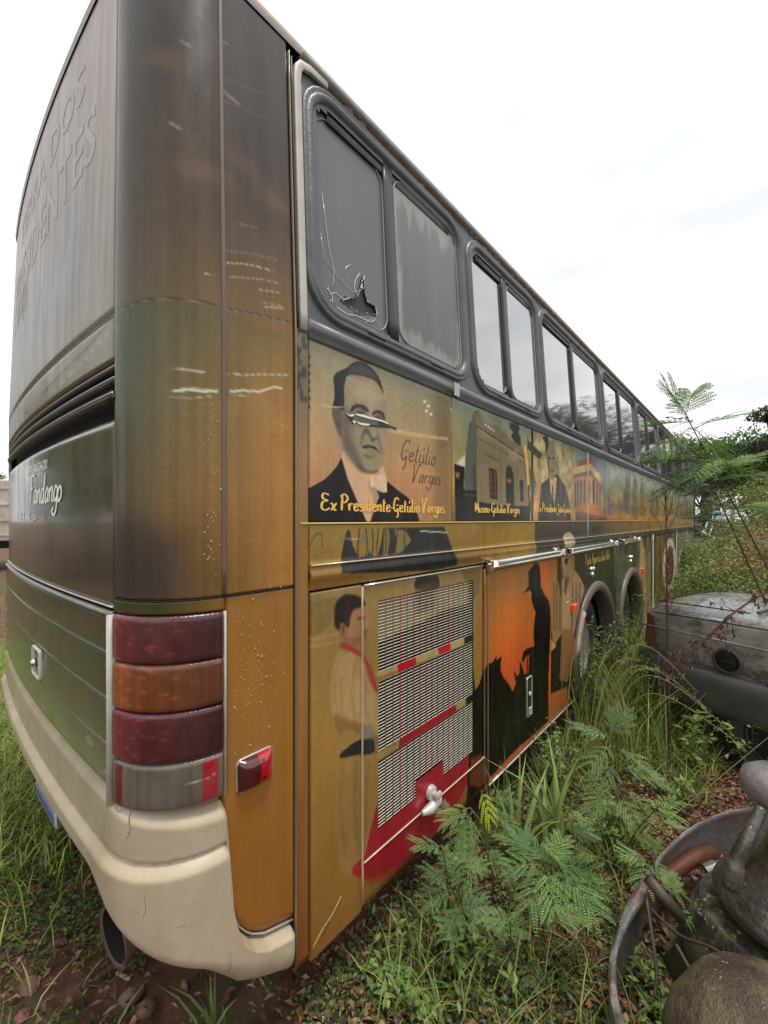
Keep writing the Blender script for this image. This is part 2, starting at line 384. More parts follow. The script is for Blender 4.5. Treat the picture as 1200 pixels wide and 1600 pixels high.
def art_corner(A):
    A.grad([(3.5, (50, 43, 42)), (3.0, (56, 47, 41)), (2.6, (70, 57, 44)), (2.40, (78, 68, 48)), (2.35, (74, 76, 54)), (2.1, (84, 82, 56)), (1.85, (92, 74, 44)), (1.62, (62, 52, 40)), (1.5, (60, 60, 34))])
    g = np.clip((A.u + .24) / .42, 0, 1)[..., None]; h = np.clip((2.75 - A.z) / .7, 0, 1)[..., None]
    A.c = A.c * (1 - .85 * g * h) + np.array((156, 108, 48.)) * (.85 * g * h)
    g2 = np.clip((-.17 - A.u) / .12, 0, 1)[..., None]; A.c = A.c * (1 - .4 * g2) + np.array((56, 62, 56.)) * .4 * g2
    A.polyw([(-.33, 1.55), (-.12, 1.55), (-.12, 1.72), (-.33, 1.80)], (48, 42, 44), .12, .6)
    for x, y, r in ((430, 300, 16), (300, 250, 14), (385, 240, 14), (345, 262, 12), (375, 640, 12), (400, 622, 10), (250, 60, 14)):
        c = np.array(uz(x, y)); th_ = np.linspace(0, 6.28, 12)[:-1]; rr = r / 450.
        A.polyw(np.stack([c[0] + rr * 1.8 * np.cos(th_), c[1] + rr * .8 * np.sin(th_)], -1), (160, 124, 70), .08, .2)
    A.mottle((38, 1.4), .12, 3); A.mottle((9, 5), .07, 5); A.mottle((90, 90), .06, 6); A.mottle((120, 2), .08, 7)
    A.line([(188, 484), (240, 466), (300, 468), (350, 480), (400, 490), (455, 502)], (42, 40, 32), .004, a=.8)  # groove painted on: dark line for its shade, pale line beside it
    A.line([(188, 486), (240, 468), (300, 470), (350, 482), (400, 492), (455, 504)], (150, 140, 110), .002, a=.5)
    A.c = A.c * 1.10
    scratches(A)
zc = arr(1.562, 3.45, .006)
panel('corner_panel', arr(uN + .003, -.004, .006), zc, wrap, bus, art_corner, thick=.02)
panel('rear_quarter_panel', arr(.001, .240, .006), zc, wrap, bus, art_corner, thick=.02)
def art_far(A): A.grad([(3.5, (70, 60, 55)), (2.4, (90, 80, 60)), (1.5, (80, 70, 45))])
panel('corner_panel', arr(uF - LA, uF - .003, .03), arr(1.562, 3.45, .1), wrapd, bus, art_far)
# --- rear hatch
def art_hatch(A):
    A.grad([(3.5, (140, 122, 120)), (3.0, (134, 118, 108)), (2.6, (124, 114, 100)), (2.36, (122, 114, 96)), (2.2, (122, 114, 92))])
    n = fbm(A.u * 5, A.z * 3, 11)[..., None]; m_ = (np.clip((A.z - 2.45) / .1, 0, 1) * np.clip((3.1 - A.z) / .3, 0, 1) * np.clip((-.45 - A.u) / .2, 0, 1))[..., None]
    A.c = A.c * (1 - .55 * m_) + (np.array((92, 92, 96.)) + 70 * (n - .47)) * .55 * m_
    r = np.random.default_rng(4)
    for i in range(34):      # worn skyline picture, mostly scraped away
        u = r.uniform(-1.9, -.5); z = r.uniform(2.42, 2.95); w = r.uniform(.01, .05); h = r.uniform(.02, .13)
        A.polyw([(u, z), (u + w, z + h * .3), (u + w * .7, z + h), (u - w * .2, z + h * .7)], [(150, 132, 92), (120, 112, 104), (66, 66, 70), (140, 120, 110)][i % 4], .02, .35)
    A.mottle((30, .8), .12, 8); A.mottle((70, 1.5), .08, 9)
    for u in (-.40, -.425, -.355): A.polyw([(u, 2.42), (u + .002, 2.42), (u + .002, 3.4), (u, 3.4)], (56, 50, 46), .004, .45)
    A.polyw([(-.62, 3.02), (-.615, 3.02), (-.615, 3.5), (-.62, 3.5)], (90, 60, 76), .004, .7)
    A.line([(64, 618), (100, 580), (140, 540), (183, 488)], (60, 56, 46), .012, a=.9); A.line([(80, 615), (120, 575), (184, 506)], (196, 184, 150), .004, a=.6)
panel('rear_hatch', arr(uF + .003, uN - .003, .008), arr(2.235, 3.45, .008), wrapd, bus, art_hatch, thick=.02,
      offf=lambda u, z: -.010 * np.exp(-((z - 2.365) / .008) ** 2) )
strip('crease_line', np.stack([arr(uF + .02, uN - .03, .05), np.full(len(arr(uF + .02, uN - .03, .05)), 2.362)], -1), half_round(.010, .0015), black, bus, off=-.009)  # black strip laid along the groove to darken the hatch crease
strip('seam_ridge', [(-.0015, z) for z in arr(1.565, 3.45, .08)], half_round(.013, .006), mat('ridge paint', (.13, .095, .07), rough=.32, dirt=.4, dirtcol=(.22, .18, .13), scale=9), bus)
# --- vent
panel('vent_recess', arr(uF + .02, uN - .006, .1), [2.07, 2.25], black, bus, off=-.035, thick=.001)
for z_, w_, o_ in ((2.215, .012, -.016), (2.175, .016, -.010), (2.128, .020, -.004)):
    strip('vent_slat', np.stack([arr(uF + .02, uN - .008, .06), np.full(len(arr(uF + .02, uN - .008, .06)), z_)], -1), half_round(w_, .018), rubber, bus, off=o_ - .008)
    strip('vent_trim', np.stack([arr(uF + .02, uN - .008, .06), np.full(len(arr(uF + .02, uN - .008, .06)), z_ + .5 * w_)], -1), half_round(.008, .007), alu, bus, off=o_ + .004)
# --- engine door
def art_eng(A):
    A.grad([(2.1, (96, 90, 66)), (1.95, (78, 74, 54)), (1.75, (62, 60, 46)), (1.62, (56, 50, 42)), (1.53, (62, 66, 40))])
    A.mottle((4, 3), .16, 21); A.mottle((26, .9), .08, 22)
    for x in (135, 139): A.line([(x - 23, 885), (x - 23, 890)], (230, 230, 220), .004)
    A.polyw([(-2.12, 1.62), (-2.09, 1.62), (-2.08, 2.0), (-2.1, 2.02)], (170, 110, 50), .02, .6)
wrapg = mat('glossy dark wrap', attr=True, rough=.22, dirt=.20, dirtcol=(.16, .14, .09), scale=4, stretch=(2.5, 2.5, .4), bump=.05, bscale=12, coat=.3, rvar=.07)
ed = panel('engine_door', arr(uF + .003, uN - .003, .009), arr(1.538, 2.072, .007), wrapg, bus, art_eng, thick=.02, offf=lambda u, z: -.014 * np.clip((z - 2.04) / .032, 0, 1) ** 2)
# --- louvres under the door, light trims between
def art_band(A):
    A.grad([(1.53, (52, 62, 32)), (1.40, (48, 60, 34)), (1.27, (62, 72, 46)), (1.14, (88, 98, 68)), (1.02, (118, 124, 92))])
    A.mottle((5, 6), .12, 31); A.mottle((40, 1.2), .08, 32)
    for p in (([(140, 1150), (150, 1160)], .01), ([(170, 1200), (188, 1212)], .006), ([(178, 978), (186, 982)], .004)): A.line(p[0], (190, 196, 170), p[1], a=.5)
for z0_, z1_ in ((1.405, 1.506), (1.276, 1.398), (1.147, 1.269), (1.03, 1.140)):
    panel('rear_louvre', arr(uF + .003, uN - .008, .02), arr(z0_, z1_, .009), wrapg, bus, art_band, thick=.02,
          offf=lambda u, z, a=z0_, b=z1_: .006 + .010 * (1 - (z - a) / (b - a)) - .012 * np.clip((a + .012 - z) / .012, 0, 1) ** 2)
hp = lambda z_, a=uF + .003, b=uN - .004: np.stack([arr(a, b, .05), np.full(len(arr(a, b, .05)), z_)], -1)
strip('rear_moulding', hp(1.514), half_round(.016, .016), mat('grey moulding', (.16, .15, .14), rough=.35, dirt=.5, dirtcol=(.4, .38, .34), scale=20), bus)
strip('rear_trim', hp(1.533), half_round(.006, .007), alu, bus)
for z_ in (1.4015, 1.2725, 1.1435): strip('rear_trim', hp(z_), half_round(.008, .012), mat('pale edge trim', (.30, .31, .26), rough=.35, dirt=.6, dirtcol=(.12, .12, .08), scale=10), bus, off=-.004)
# small square catch on the louvres
cu, cz = uz(65, 1033)
fm = strip('catch_frame', rrect(cu - .062, cu + .062, cz - .055, cz + .055, .008), half_round(.008, .012), mat('cream rim', (.6, .56, .46), rough=.4), bus, closed=True, off=.010)
mbk = MB(); c0 = surf(cu, cz, .015); mbk.lathe([(0.0, 0), (.016, 0), (.016, .012), (.010, .02), (0, .022)], Matrix.Translation(Vector(c0)) @ Matrix.Rotation(-math.pi / 2, 4, 'Y'), 14)
mbk.build('catch_knob', chrome, bus, True)
# --- band over the lights and the light cluster
panel('light_band', arr(uN + .0, .0, .012), arr(1.522, 1.556, .006), wrap, bus, lambda A: (A.grad([(-.33, (52, 58, 34)), (-.16, (66, 64, 34)), (0, (130, 94, 40))], key='u'), A.mottle((40, 2), .1, 3)), off=.002)
strip('dark_gap_line', np.stack([arr(uN, .24, .02), np.full(len(arr(uN, .24, .02)), 1.5585)], -1), half_round(.0035, .004), MATS['black void'], bus)  # black strip draws the joint above the lamps as a dark gap
pale = mat('pale lamp surround', (.50, .50, .44), rough=.4, dirt=.4, scale=16, dirtcol=(.2, .18, .12))
strip('lamp_surround', [(uN + .003, .985), (uN + .003, 1.25), (uN + .003, 1.515)], half_round(.012, .022), pale, bus)
strip('lamp_surround', [(-.001, .99), (-.001, 1.25), (-.001, 1.518)], half_round(.006, .012), pale, bus)
panel('lamp_backing', arr(uN, .002, .03), [.975, 1.524], black, bus, off=-.02, thick=.001)
def lens_mat(name): return mat(name, attr=True, rough=.24, dirt=.3, dirtcol=(.13, .09, .08), scale=9, stretch=(1, 1, .7), coat=.45, bump=.2, bscale=110, rvar=.1)
redl = lens_mat('red lens'); amb = lens_mat('amber lens'); greyl = mat('grey lens', attr=True, rough=.2, coat=.6, dirt=.3, dirtcol=(.3, .28, .24), scale=9, bump=.1)
def lens_off(a, b):
    return lambda u, z: .010 - .007 * np.clip(np.abs((z - (a + b) / 2) / ((b - a) / 2)), 0, 1) ** 14 - .010 * np.clip((u + .02) / .02, 0, 1) ** 2 + .001 * np.sin(np.clip((z - a) / (b - a), 0, 1) * math.pi) + .0005 * np.sin(u * 2 * math.pi / .012)
def drop(z): return z
for k_, (a_, b_, m_) in enumerate(((1.390, 1.518, redl), (1.2585, 1.3865, amb), (1.1205, 1.255, redl), (.990, 1.117, greyl))):
    def art(A, k_=k_, a_=a_, b_=b_):
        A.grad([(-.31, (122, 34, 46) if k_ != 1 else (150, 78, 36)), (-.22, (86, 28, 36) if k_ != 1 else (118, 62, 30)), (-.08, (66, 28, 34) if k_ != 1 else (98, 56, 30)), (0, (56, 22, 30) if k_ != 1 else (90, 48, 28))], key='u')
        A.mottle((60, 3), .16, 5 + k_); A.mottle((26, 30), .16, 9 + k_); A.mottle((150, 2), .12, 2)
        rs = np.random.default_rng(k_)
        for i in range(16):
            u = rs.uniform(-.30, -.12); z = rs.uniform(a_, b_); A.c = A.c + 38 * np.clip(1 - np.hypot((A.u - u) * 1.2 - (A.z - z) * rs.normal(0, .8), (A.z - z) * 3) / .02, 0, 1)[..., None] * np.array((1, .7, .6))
        A.polyw([(-.05, a_ + .03), (-.035, a_ + .03), (-.035, b_ - .03), (-.05, b_ - .03)], (50, 20, 26) if k_ != 1 else (96, 44, 22), .003, .5)
    if k_ == 3:
        def art(A):
            A.grad([(1.2, (100, 92, 80)), (.95, (88, 82, 72))]); A.mottle((90, 1), .18, 6); A.mottle((14, 14), .08, 7)
            A.polyw([(-.30, 1.0), (-.272, 1.0), (-.272, 1.108), (-.30, 1.108)], (104, 22, 28), .003)
            A.polyw([(-.062, 1.0), (-.022, 1.0), (-.022, 1.108), (-.062, 1.108)], (150, 14, 34), .003)
            A.line([(280, 1222), (320, 1215), (335, 1205)], (190, 186, 170), .002)
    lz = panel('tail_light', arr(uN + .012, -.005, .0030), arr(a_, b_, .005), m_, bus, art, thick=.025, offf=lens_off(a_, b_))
    lz['label'] = ['upper dark red lens of the tail cluster', 'amber lens of the tail cluster', 'lower dark red lens of the tail cluster', 'clear grey lens with red reflectors'][k_]
# --- ochre quarter panel with the rounded foot, and the cream bumper around it
_bu = np.array([-9, -LA - .1, -LA, -.16, -.06, .0, .10, .24]); _bz = np.array([.70, .70, .66, .545, .485, .435, .362, .285])
_tu2 = np.array([-9, -LA - .05, -LA, -.15, -.06, .0, .004, .010, .022, .045, .08, .13, .24]); _tz = np.array([1.018, 1.018, 1.01, .985, .972, .966, .80, .70, .63, .56, .51, .475, .44])
def zb(u): return np.interp(u, _bu, _bz)
def zt(u): return np.interp(u, _tu2, _tz)
panel('quarter_panel', np.concatenate([arr(.006, .06, .003)[:-1], arr(.06, .240, .006)]), arr(0, 1, .006), wrap, bus,
      lambda A: (A.grad([(1.6, (150, 108, 52)), (1.0, (152, 102, 44)), (.4, (140, 88, 36))]), A.mottle((14, 7), .06, 41), A.mottle((60, 3), .05, 42)), off=.0, thick=.03,
      zwarp=lambda u, t: (zt(u) + .016) + (1.553 - zt(u) - .016) * t, offf=lambda u, z: -.012 * np.clip((zt(u) + .05 - z) / .035, 0, 1) ** 2 - .006 * np.clip((.022 - u) / .016, 0, 1) ** 2)
strip('quarter_panel_edge', [(u, float(zt(u)) + .014) for u in np.concatenate([arr(.0065, .06, .006), arr(.07, .24, .02)])], half_round(.005, .006), alu, bus, off=-.006)
def bump_off(u, z):
    b, t = zb(u), zt(u); o = np.full(u.shape, .014)
    up = z > .86; o = np.where(up, .014 - .045 * np.clip((z - (t - .04)) / .04, 0, 1) ** 2, .034 - .030 * np.clip((z - .825) / .030, 0, 1) ** 1.5)
    o = np.where(~up, o - (.15 - .10 * np.clip((u + .05) / .1, 0, 1)) * np.clip((b + .10 - z) / .10, 0, 1) ** 2.5 - .03 * np.clip((z - (t - .02)) / .02, 0, 1) ** 2, o)
    o = np.where((u > .0) & ~up, o - .012 * np.clip((.84 - z) / .3, 0, 1) * 0, o)
    return o - .02 * np.clip((u - .215) / .02, 0, 1) ** 2
bu_us = np.concatenate([arr(uF - LA - .1, uN, .03)[:-1], arr(uN, 0, .012)[:-1], arr(0, .06, .004)[:-1], arr(.06, .232, .008)])
bmp = panel('bumper', bu_us, arr(0, 1, .012), cream, bus, zwarp=lambda u, t: zb(u) + (zt(u) - zb(u)) * t, offf=bump_off, thick=.06)
# crack lines in the bumper paint, a pale lip along its lower edge, licence plate
crk = mat('dark crack', (.14, .10, .06), rough=.8)
for pts, o_ in (([(-.235, 1.004), (-.245, .975), (-.24, .945), (-.252, .92)], .0135), ([(-.19, .79), (-.186, .76), (-.192, .735)], .033), ([(-.30, 1.0), (-.285, .985), (-.27, .99)], .0135), ([(.06, .40), (.075, .395), (.09, .402)], .020), ([(-.12, .70), (-.10, .697)], .033)):
    strip('paint_crack', crom(pts, False, 3), half_round(.0022, .0012), crk, bmp, off=o_)
strip('bumper_lip', [(u, float(zb(u)) + .03) for u in arr(uF + .6, uN - .02, .05)], half_round(.008, .01), alu, bus, off=-.055)
blue = mat('plate blue', (.10, .14, .30), rough=.4); platew = mat('plate white', (.45, .47, .5), rough=.4, dirt=.3)
_pl, _pr = float(uz(72, 1200)[0]), float(uz(104, 1200)[0]); pp = panel('licence_plate', arr(_pl, _pr, .05), arr(.725, .785, .02), platew, bus, off=.030, thick=.004)
for i in range(7): strip('plate_character', [(_pl + (_pr - _pl) * (i + .7) / 7.6, z) for z in (.735, .775)], box_prof(.03, .001, .0003), blue, pp, off=.0303)
# exhaust
ex = MB(); P0 = at(178, 1462, 1.30); ax = Vector((.99, .13, .03)).normalized()
Mx = Matrix.Translation(P0) @ ax.to_track_quat('Z', 'Y').to_matrix().to_4x4()
ex.lathe([(.070, .30), (.070, .05), (.088, 0), (.087, -.006), (.078, 0)], Mx, 30)
exi = MB(); exi.lathe([(.076, .001), (.066, .05), (.064, .28), (0, .28)], Mx, 30)
ex.build('exhaust_pipe', mat('rusty exhaust', (.13, .08, .055), rough=.6, dirt=.5, dirtcol=(.02, .016, .014), scale=8, bump=.4, bscale=30), bus, True)
exi.build('pipe_mouth', black, bus, True)  # inside of the pipe coloured black for the darkness of the mouth
# side marker lamp on the quarter panel
mu0, _ = uz(369, 1210); mu1, _ = uz(425, 1210); mz0 = uz(369, 1242)[1]; mz1 = uz(369, 1190)[1]
def art_ml(A):
    A.c[...] = (72, 10, 18); A.polyw([(mu0 + (mu1 - mu0) * .52, .9), (mu1 + .1, .9), (mu1 + .1, 1.2), (mu0 + (mu1 - mu0) * .52, 1.2)], (168, 8, 32), .004)
    for v in (.3, .82): 
        q = np.linspace(0, 6.28, 9)[:-1]; A.polyw(np.stack([mu0 + (mu1 - mu0) * .6 + .006 * np.cos(q), mz0 + (mz1 - mz0) * v + .006 * np.sin(q)], -1), (24, 4, 6), .002)
def ml_off(u, z):
    a = np.clip(np.abs((u - (mu0 + mu1) / 2) / ((mu1 - mu0) / 2)), 0, 1); b = np.clip(np.abs((z - (mz0 + mz1) / 2) / ((mz1 - mz0) / 2)), 0, 1)
    return .030 * (1 - a ** 4) * (1 - b ** 5) + .003
panel('side_marker_light', arr(mu0, mu1, .003), arr(mz0, mz1, .003), mat('glossy red lens', attr=True, rough=.08, coat=1), bus, art_ml, offf=ml_off, thick=.004,
      hole=lambda u, z: ~in_rrect(u, z, mu0 - .001, mu1 + .001, mz0 - .001, mz1 + .001, .016))
strip('marker_rim', rrect(mu0, mu1, mz0, mz1, .016), half_round(.005, .006), alu, bus, closed=True)
# vertical trims where the corner meets the side
strip('seam_trim', [(.2475, z) for z in arr(.29, 3.42, .1)], half_round(.006, .009), mat('bronze trim', (.30, .24, .16), rough=.3, metal=.4, dirt=.4), bus)
panel('corner_post', arr(.254, .302, .008), arr(.28, 2.45, .02), wrap, bus, lambda A: (A.grad([(2.5, (150, 145, 118)), (2.3, (112, 104, 84)), (2.0, (150, 118, 78)), (1.7, (140, 105, 58)), (1.2, (150, 105, 58)), (.3, (125, 72, 34))]), A.mottle((30, 3), .1, 2),
    [A.line([(466 + 1.5 * math.sin(i * 2.1), 520 + i * 12), (474 + 5 * math.sin(i * 1.7), 530 + i * 12)], (46, 46, 42), .012, a=.8) for i in range(9)]))
ptop = [(.278, z) for z in arr(2.42, 3.34, .06)] + [(.284, 3.385), (.30, 3.41), (.34, 3.425), (.42, 3.43)]
strip('corner_cover', ptop, box_prof(.030, .010), mat('weathered pale trim', (.50, .48, .42), rough=.5, dirt=.45, scale=10, dirtcol=(.22, .18, .14), bump=.1), bus, off=.004)
strip('cover_edge', [(.254, z) for z in arr(2.42, 3.40, .1)], half_round(.006, .014), rubber, bus)
# water drops left by rain on the ochre panel
rd = np.random.default_rng(3); dm = MB(); a_in = np.array([(math.cos(t), math.sin(t)) for t in np.linspace(0, 2 * math.pi, 7)[:-1]])
for i in range(190):
    if i < 130: x, y = rd.normal(405, 22), rd.normal(1060, 70)
    else: x, y = rd.normal(332, 9), rd.uniform(610, 910)
    if not (358 < x < 455 or 318 < x < 347) or not 600 < y < 1400: continue
    u, z = uz(x, y); r = rd.uniform(.0010, .0024) * (1 if rd.random() < .85 else 1.5)
    b = [surf(u + r * c * .8, z + r * s_ * 1.15, .001) for c, s_ in a_in]; m1 = [surf(u + r * .6 * c * .8, z - r * .15 + r * .6 * s_, r * .75) for c, s_ in a_in]; tp = [surf(u, z - r * .2, r)]
    dm.add(b + m1 + tp, [(j, (j + 1) % 6, 6 + (j + 1) % 6, 6 + j) for j in range(6)] + [(6 + j, 6 + (j + 1) % 6, 12) for j in range(6)])
wd = dm.build('water_drops', mat('water drop', (.55, .40, .22), rough=.04, coat=1, spec=.8), bus, True); wd['kind'] = 'stuff'
# ------------------------------------------------------------------ side of the bus: window band
WIN = [(.93, 1.96), (2.07, 3.02), (3.12, 4.68), (4.82, 6.44), (6.58, 8.15), (8.28, 9.85), (9.98, 11.55), (11.68, 13.0)]
WZ0, WZ1 = 2.54, 3.375
def band_hole(u, z):
    h = np.zeros(u.shape, bool)
    for a, b in WIN: h |= in_rrect(u, z, U(a) + .03, U(b) - .03, WZ0 + .03, WZ1 - .03, .09)
    return h
panel('window_band', np.concatenate([arr(.300, 2.6, .018)[:-1], arr(2.6, LEN, .035)]), arr(2.40, 3.47, .018), bandm, bus, off=-.004, hole=band_hole, thick=.03)
panel('window_band', arr(uF - LA - LEN, uF - LA, .4), arr(2.2, 3.47, .2), bandm, bus)
panel('far_side', arr(uF - LA - LEN, uF - LA, .4), arr(.35, 2.2, .3), wrapd, bus, art_far)
panel('far_side', arr(LEN - .02, LEN, .02), arr(.3, 2.4, .3), wrapd, bus, art_far)
ln = lambda z_, a, b, st=.25: np.stack([arr(a, b, st), np.full(len(arr(a, b, st)), z_)], -1)
strip('roof_gutter', ln(3.455, .30, LEN), [(-.016, -.004), (-.016, .012), (-.004, .022), (.012, .016), (.016, -.004)], mat('chipped gutter', (.36, .31, .27), rough=.5, dirt=.7, dirtcol=(.07, .065, .06), scale=9, bump=.3, bscale=30), bus)
rr_ = np.random.default_rng(9)
for i in range(26):
    u = .32 + rr_.random() * 6 * rr_.random(); z = 3.425 + rr_.normal(0, .006); w = rr_.uniform(.01, .06); h = rr_.uniform(.004, .013)
    q = [surf(u, z, .003), surf(u + w, z - h * .5, .007), surf(u + w * .8, z + h, .010), surf(u + w * .1, z + h * .6, .004)]; torn = MB(); torn.add(q, [(0, 1, 2, 3)]); torn.build('torn_rubber_seal', mat('torn seal', (.05, .05, .052), rough=.4), bus)
railp = [(-.034, -.004), (-.034, .012), (-.022, .020), (.006, .022), (.012, .012), (.026, .012), (.034, .004), (.034, -.004)]
for a, b in ((.30, U(1.80)), (U(1.83), U(4.6)), (U(4.61), LEN)):
    strip('belt_rail', ln(2.434, a, b), railp, mat('scuffed belt rail', (.12, .128, .135), rough=.38, dirt=.5, dirtcol=(.26, .26, .26), scale=9, stretch=(.6, 1, 2), bump=.15), bus)
railm = MATS['scuffed belt rail']
jc = MB(); jc.add([surf(a, b, c) for a, b, c in ((U(1.79), 2.405, .02), (U(1.84), 2.405, .02), (U(1.84), 2.47, .026), (U(1.79), 2.47, .026))], [(0, 1, 2, 3)]); jc.build('rail_joint', alu, bus)
# glass: mirror film, the first two panes dull with dirt, one of them smashed
film = mat('mirror film glass', (.50, .505, .51), rough=.05, metal=.88, dirt=.16, dirtcol=(.28, .28, .28), scale=3, rvar=.03)
dull = mat('dusty grey glass', (.125, .127, .130), rough=.34, dirt=.7, dirtcol=(.18, .18, .176), scale=3, stretch=(1, 1, .35), spec=.35, rvar=.06)
stain = mat('water stained glass', attr=True, rough=.30, spec=.4)
fprof = [(-.044, -.022), (-.040, .008), (-.030, .012), (-.022, .006), (-.016, .012), (-.006, .014), (.006, .006), (.012, -.004)]
fprof = [(-a, b) for a, b in fprof][::-1]
framem = mat('window rubber frame', (.075, .08, .085), rough=.4, dirt=.5, dirtcol=(.20, .20, .20), scale=8, bump=.25, bscale=45)
slim = mat('thin pane edge', (.34, .34, .33), rough=.35, dirt=.5, dirtcol=(.08, .08, .08), scale=20)
GP = np.array([tuple(map(float, uz(x, y))) for x, y in ((538, 462), (548, 455), (558, 458), (566, 452), (570, 434), (575, 420), (575, 440), (580, 464), (592, 470), (594, 486), (580, 483), (566, 484), (552, 474))]) + (.012, 0)
def hole_first(u, z):
    P = GP
    return Art(u, z)._sd(P, u, z) > -.004
for k_, (a, b) in enumerate(WIN):
    a, b = U(a), U(b); mid = a + (b - a) * (.43 if k_ == 0 else .47); st = .006 if k_ == 0 else (.02 if k_ < 4 else .05)
    fr = strip('window', rrect(a, b, WZ0, WZ1, .115), fprof, framem, bus, closed=True)
    if k_ < 3: fr['label'] = ['rear window with smashed left pane', 'second window with mirror film panes', 'third window, wider, reflecting trees'][k_]
    hl = lambda u, z, a=a, b=b: ~in_rrect(u, z, a + .012, b - .012, WZ0 + .012, WZ1 - .012, .10)
    f1 = (lambda u, z: hl(u, z) | hole_first(u, z)) if k_ == 0 else hl
    panel('pane', arr(a + .01, mid + .02, st), arr(WZ0, WZ1, st), dull if k_ == 0 else film, fr, off=-.022, hole=f1, thick=.003)
    def pane_art(A, a=mid, b=b):
        A.grad([(3.4, (116, 116, 116)), (2.9, (100, 100, 101)), (2.5, (92, 92, 92))]); n = fbm(A.u * 30, A.z * 4, 301)
        d = np.minimum(np.minimum(A.u - a - .03, b - A.u - .02), np.minimum((A.z - WZ0 - .03) * .55, (WZ1 - .05 - A.z) * .30))
        w = np.clip((.036 * (n * 2.2) - d) / .016, 0, 1)[..., None] * (.30 + .3 * fbm(A.u * 60, A.z * 3, 305)[..., None]); A.c = A.c * (1 - w) + np.array((182, 176, 162.)) * w; A.mottle((20, 2), .08, 303)
    panel('pane', arr(mid - .02, b - .01, .006 if k_ == 0 else max(st, .015)), arr(WZ0, WZ1, .006 if k_ == 0 else max(st, .015)), stain if k_ == 0 else film, fr, art=pane_art if k_ == 0 else None, off=-.014, hole=hl, thick=.003)
    strip('divider', [(mid, z) for z in arr(WZ0 - .0, WZ1 + .0, .1)], [(-.034, -.02), (-.034, -.004), (-.024, -.002), (.022, -.002), (.03, -.008), (.034, -.02)], mat('black divider', (.022, .024, .028), rough=.4, dirt=.3, scale=12), fr)
    strip('top_track', ln(WZ1 - .05, a + .09, b - .09, .1), box_prof(.045, .004), MATS['black divider'], fr, off=-.014)
    strip('pane_edge', rrect(a + .030, mid - .030, WZ0 + .03, WZ1 - .035, .07) if k_ else rrect(a + .03, mid - .035, WZ0 + .028, WZ1 - .06, .08), half_round(.005, .006), slim, fr, closed=True, off=-.020)
    strip('pane_edge', rrect(mid + .036, b - .030, WZ0 + .03, WZ1 - .035, .07), half_round(.006, .006), slim, fr, closed=True, off=-.012)
    for q in ((.30, -.006), (.72, -.004)):   # drain clips under the frame
        uc_ = a + (b - a) * q[0]
        strip('sill_clip', ln(WZ0 - .012, uc_ - .05, uc_ + .05, .05), box_prof(.018, .016), framem, fr)
# jagged glass edge round the hole and the long crack
panel('grey_backing', arr(U(.95), U(1.95), .1), arr(2.5, 3.4, .1), mat('dark grey backing', (.05, .05, .05), rough=.8), bus, off=-.034, thick=.001)  # grey sheet added behind the pane so the hole is not pure black
gm = mat('broken glass edge', (.62, .65, .66), rough=.15, coat=.6)
sh = MB(); rr_ = np.random.default_rng(5)
for i in range(len(GP)):
    p, q = GP[i], GP[(i + 1) % len(GP)]
    for t in np.arange(0, 1, .34):
        c = p + (q - p) * t; e = p + (q - p) * min(1, t + rr_.uniform(.2, .42)); w = rr_.uniform(.002, .006); n_ = rr_.normal(0, .006, 2)
        sh.add([surf(c[0], c[1], -.017), surf(e[0], e[1], -.015), surf(e[0] + n_[0], e[1] + w, -.011 + rr_.uniform(-.003, .004)), surf(c[0] + n_[1], c[1] + w * .5, -.014)], [(0, 1, 2, 3)])
sh.build('glass_shards', gm, fr0 := [o for o in bus.children if o.name == 'window'][0])
for pts, w in (([(520, 452), (530, 448), (542, 460), (556, 455)], .005), ([(516, 440), (524, 455), (524, 470), (535, 478)], .006), ([(528, 470), (548, 484), (562, 486), (584, 496), (592, 492)], .007), ([(556, 400), (548, 405), (546, 412)], .004), ([(508, 348), (512, 390), (520, 400), (533, 420), (558, 447), (575, 440)], .003), ([(566, 455), (560, 440), (563, 425), (570, 415)], .006), ([(524, 440), (528, 410), (521, 375), (512, 280)], .004), ([(575, 498), (590, 490), (600, 505), (608, 520)], .004), ([(520, 460), (530, 480), (550, 500), (570, 512)], .005)):
    P = [tuple(map(float, uz(x, y))) for x, y in pts]; P = [(p[0] + .012, p[1]) for p in P]
    strip('glass_crack', crom(P, False, 2), half_round(w * .55, .001), gm, fr0, off=-.019)
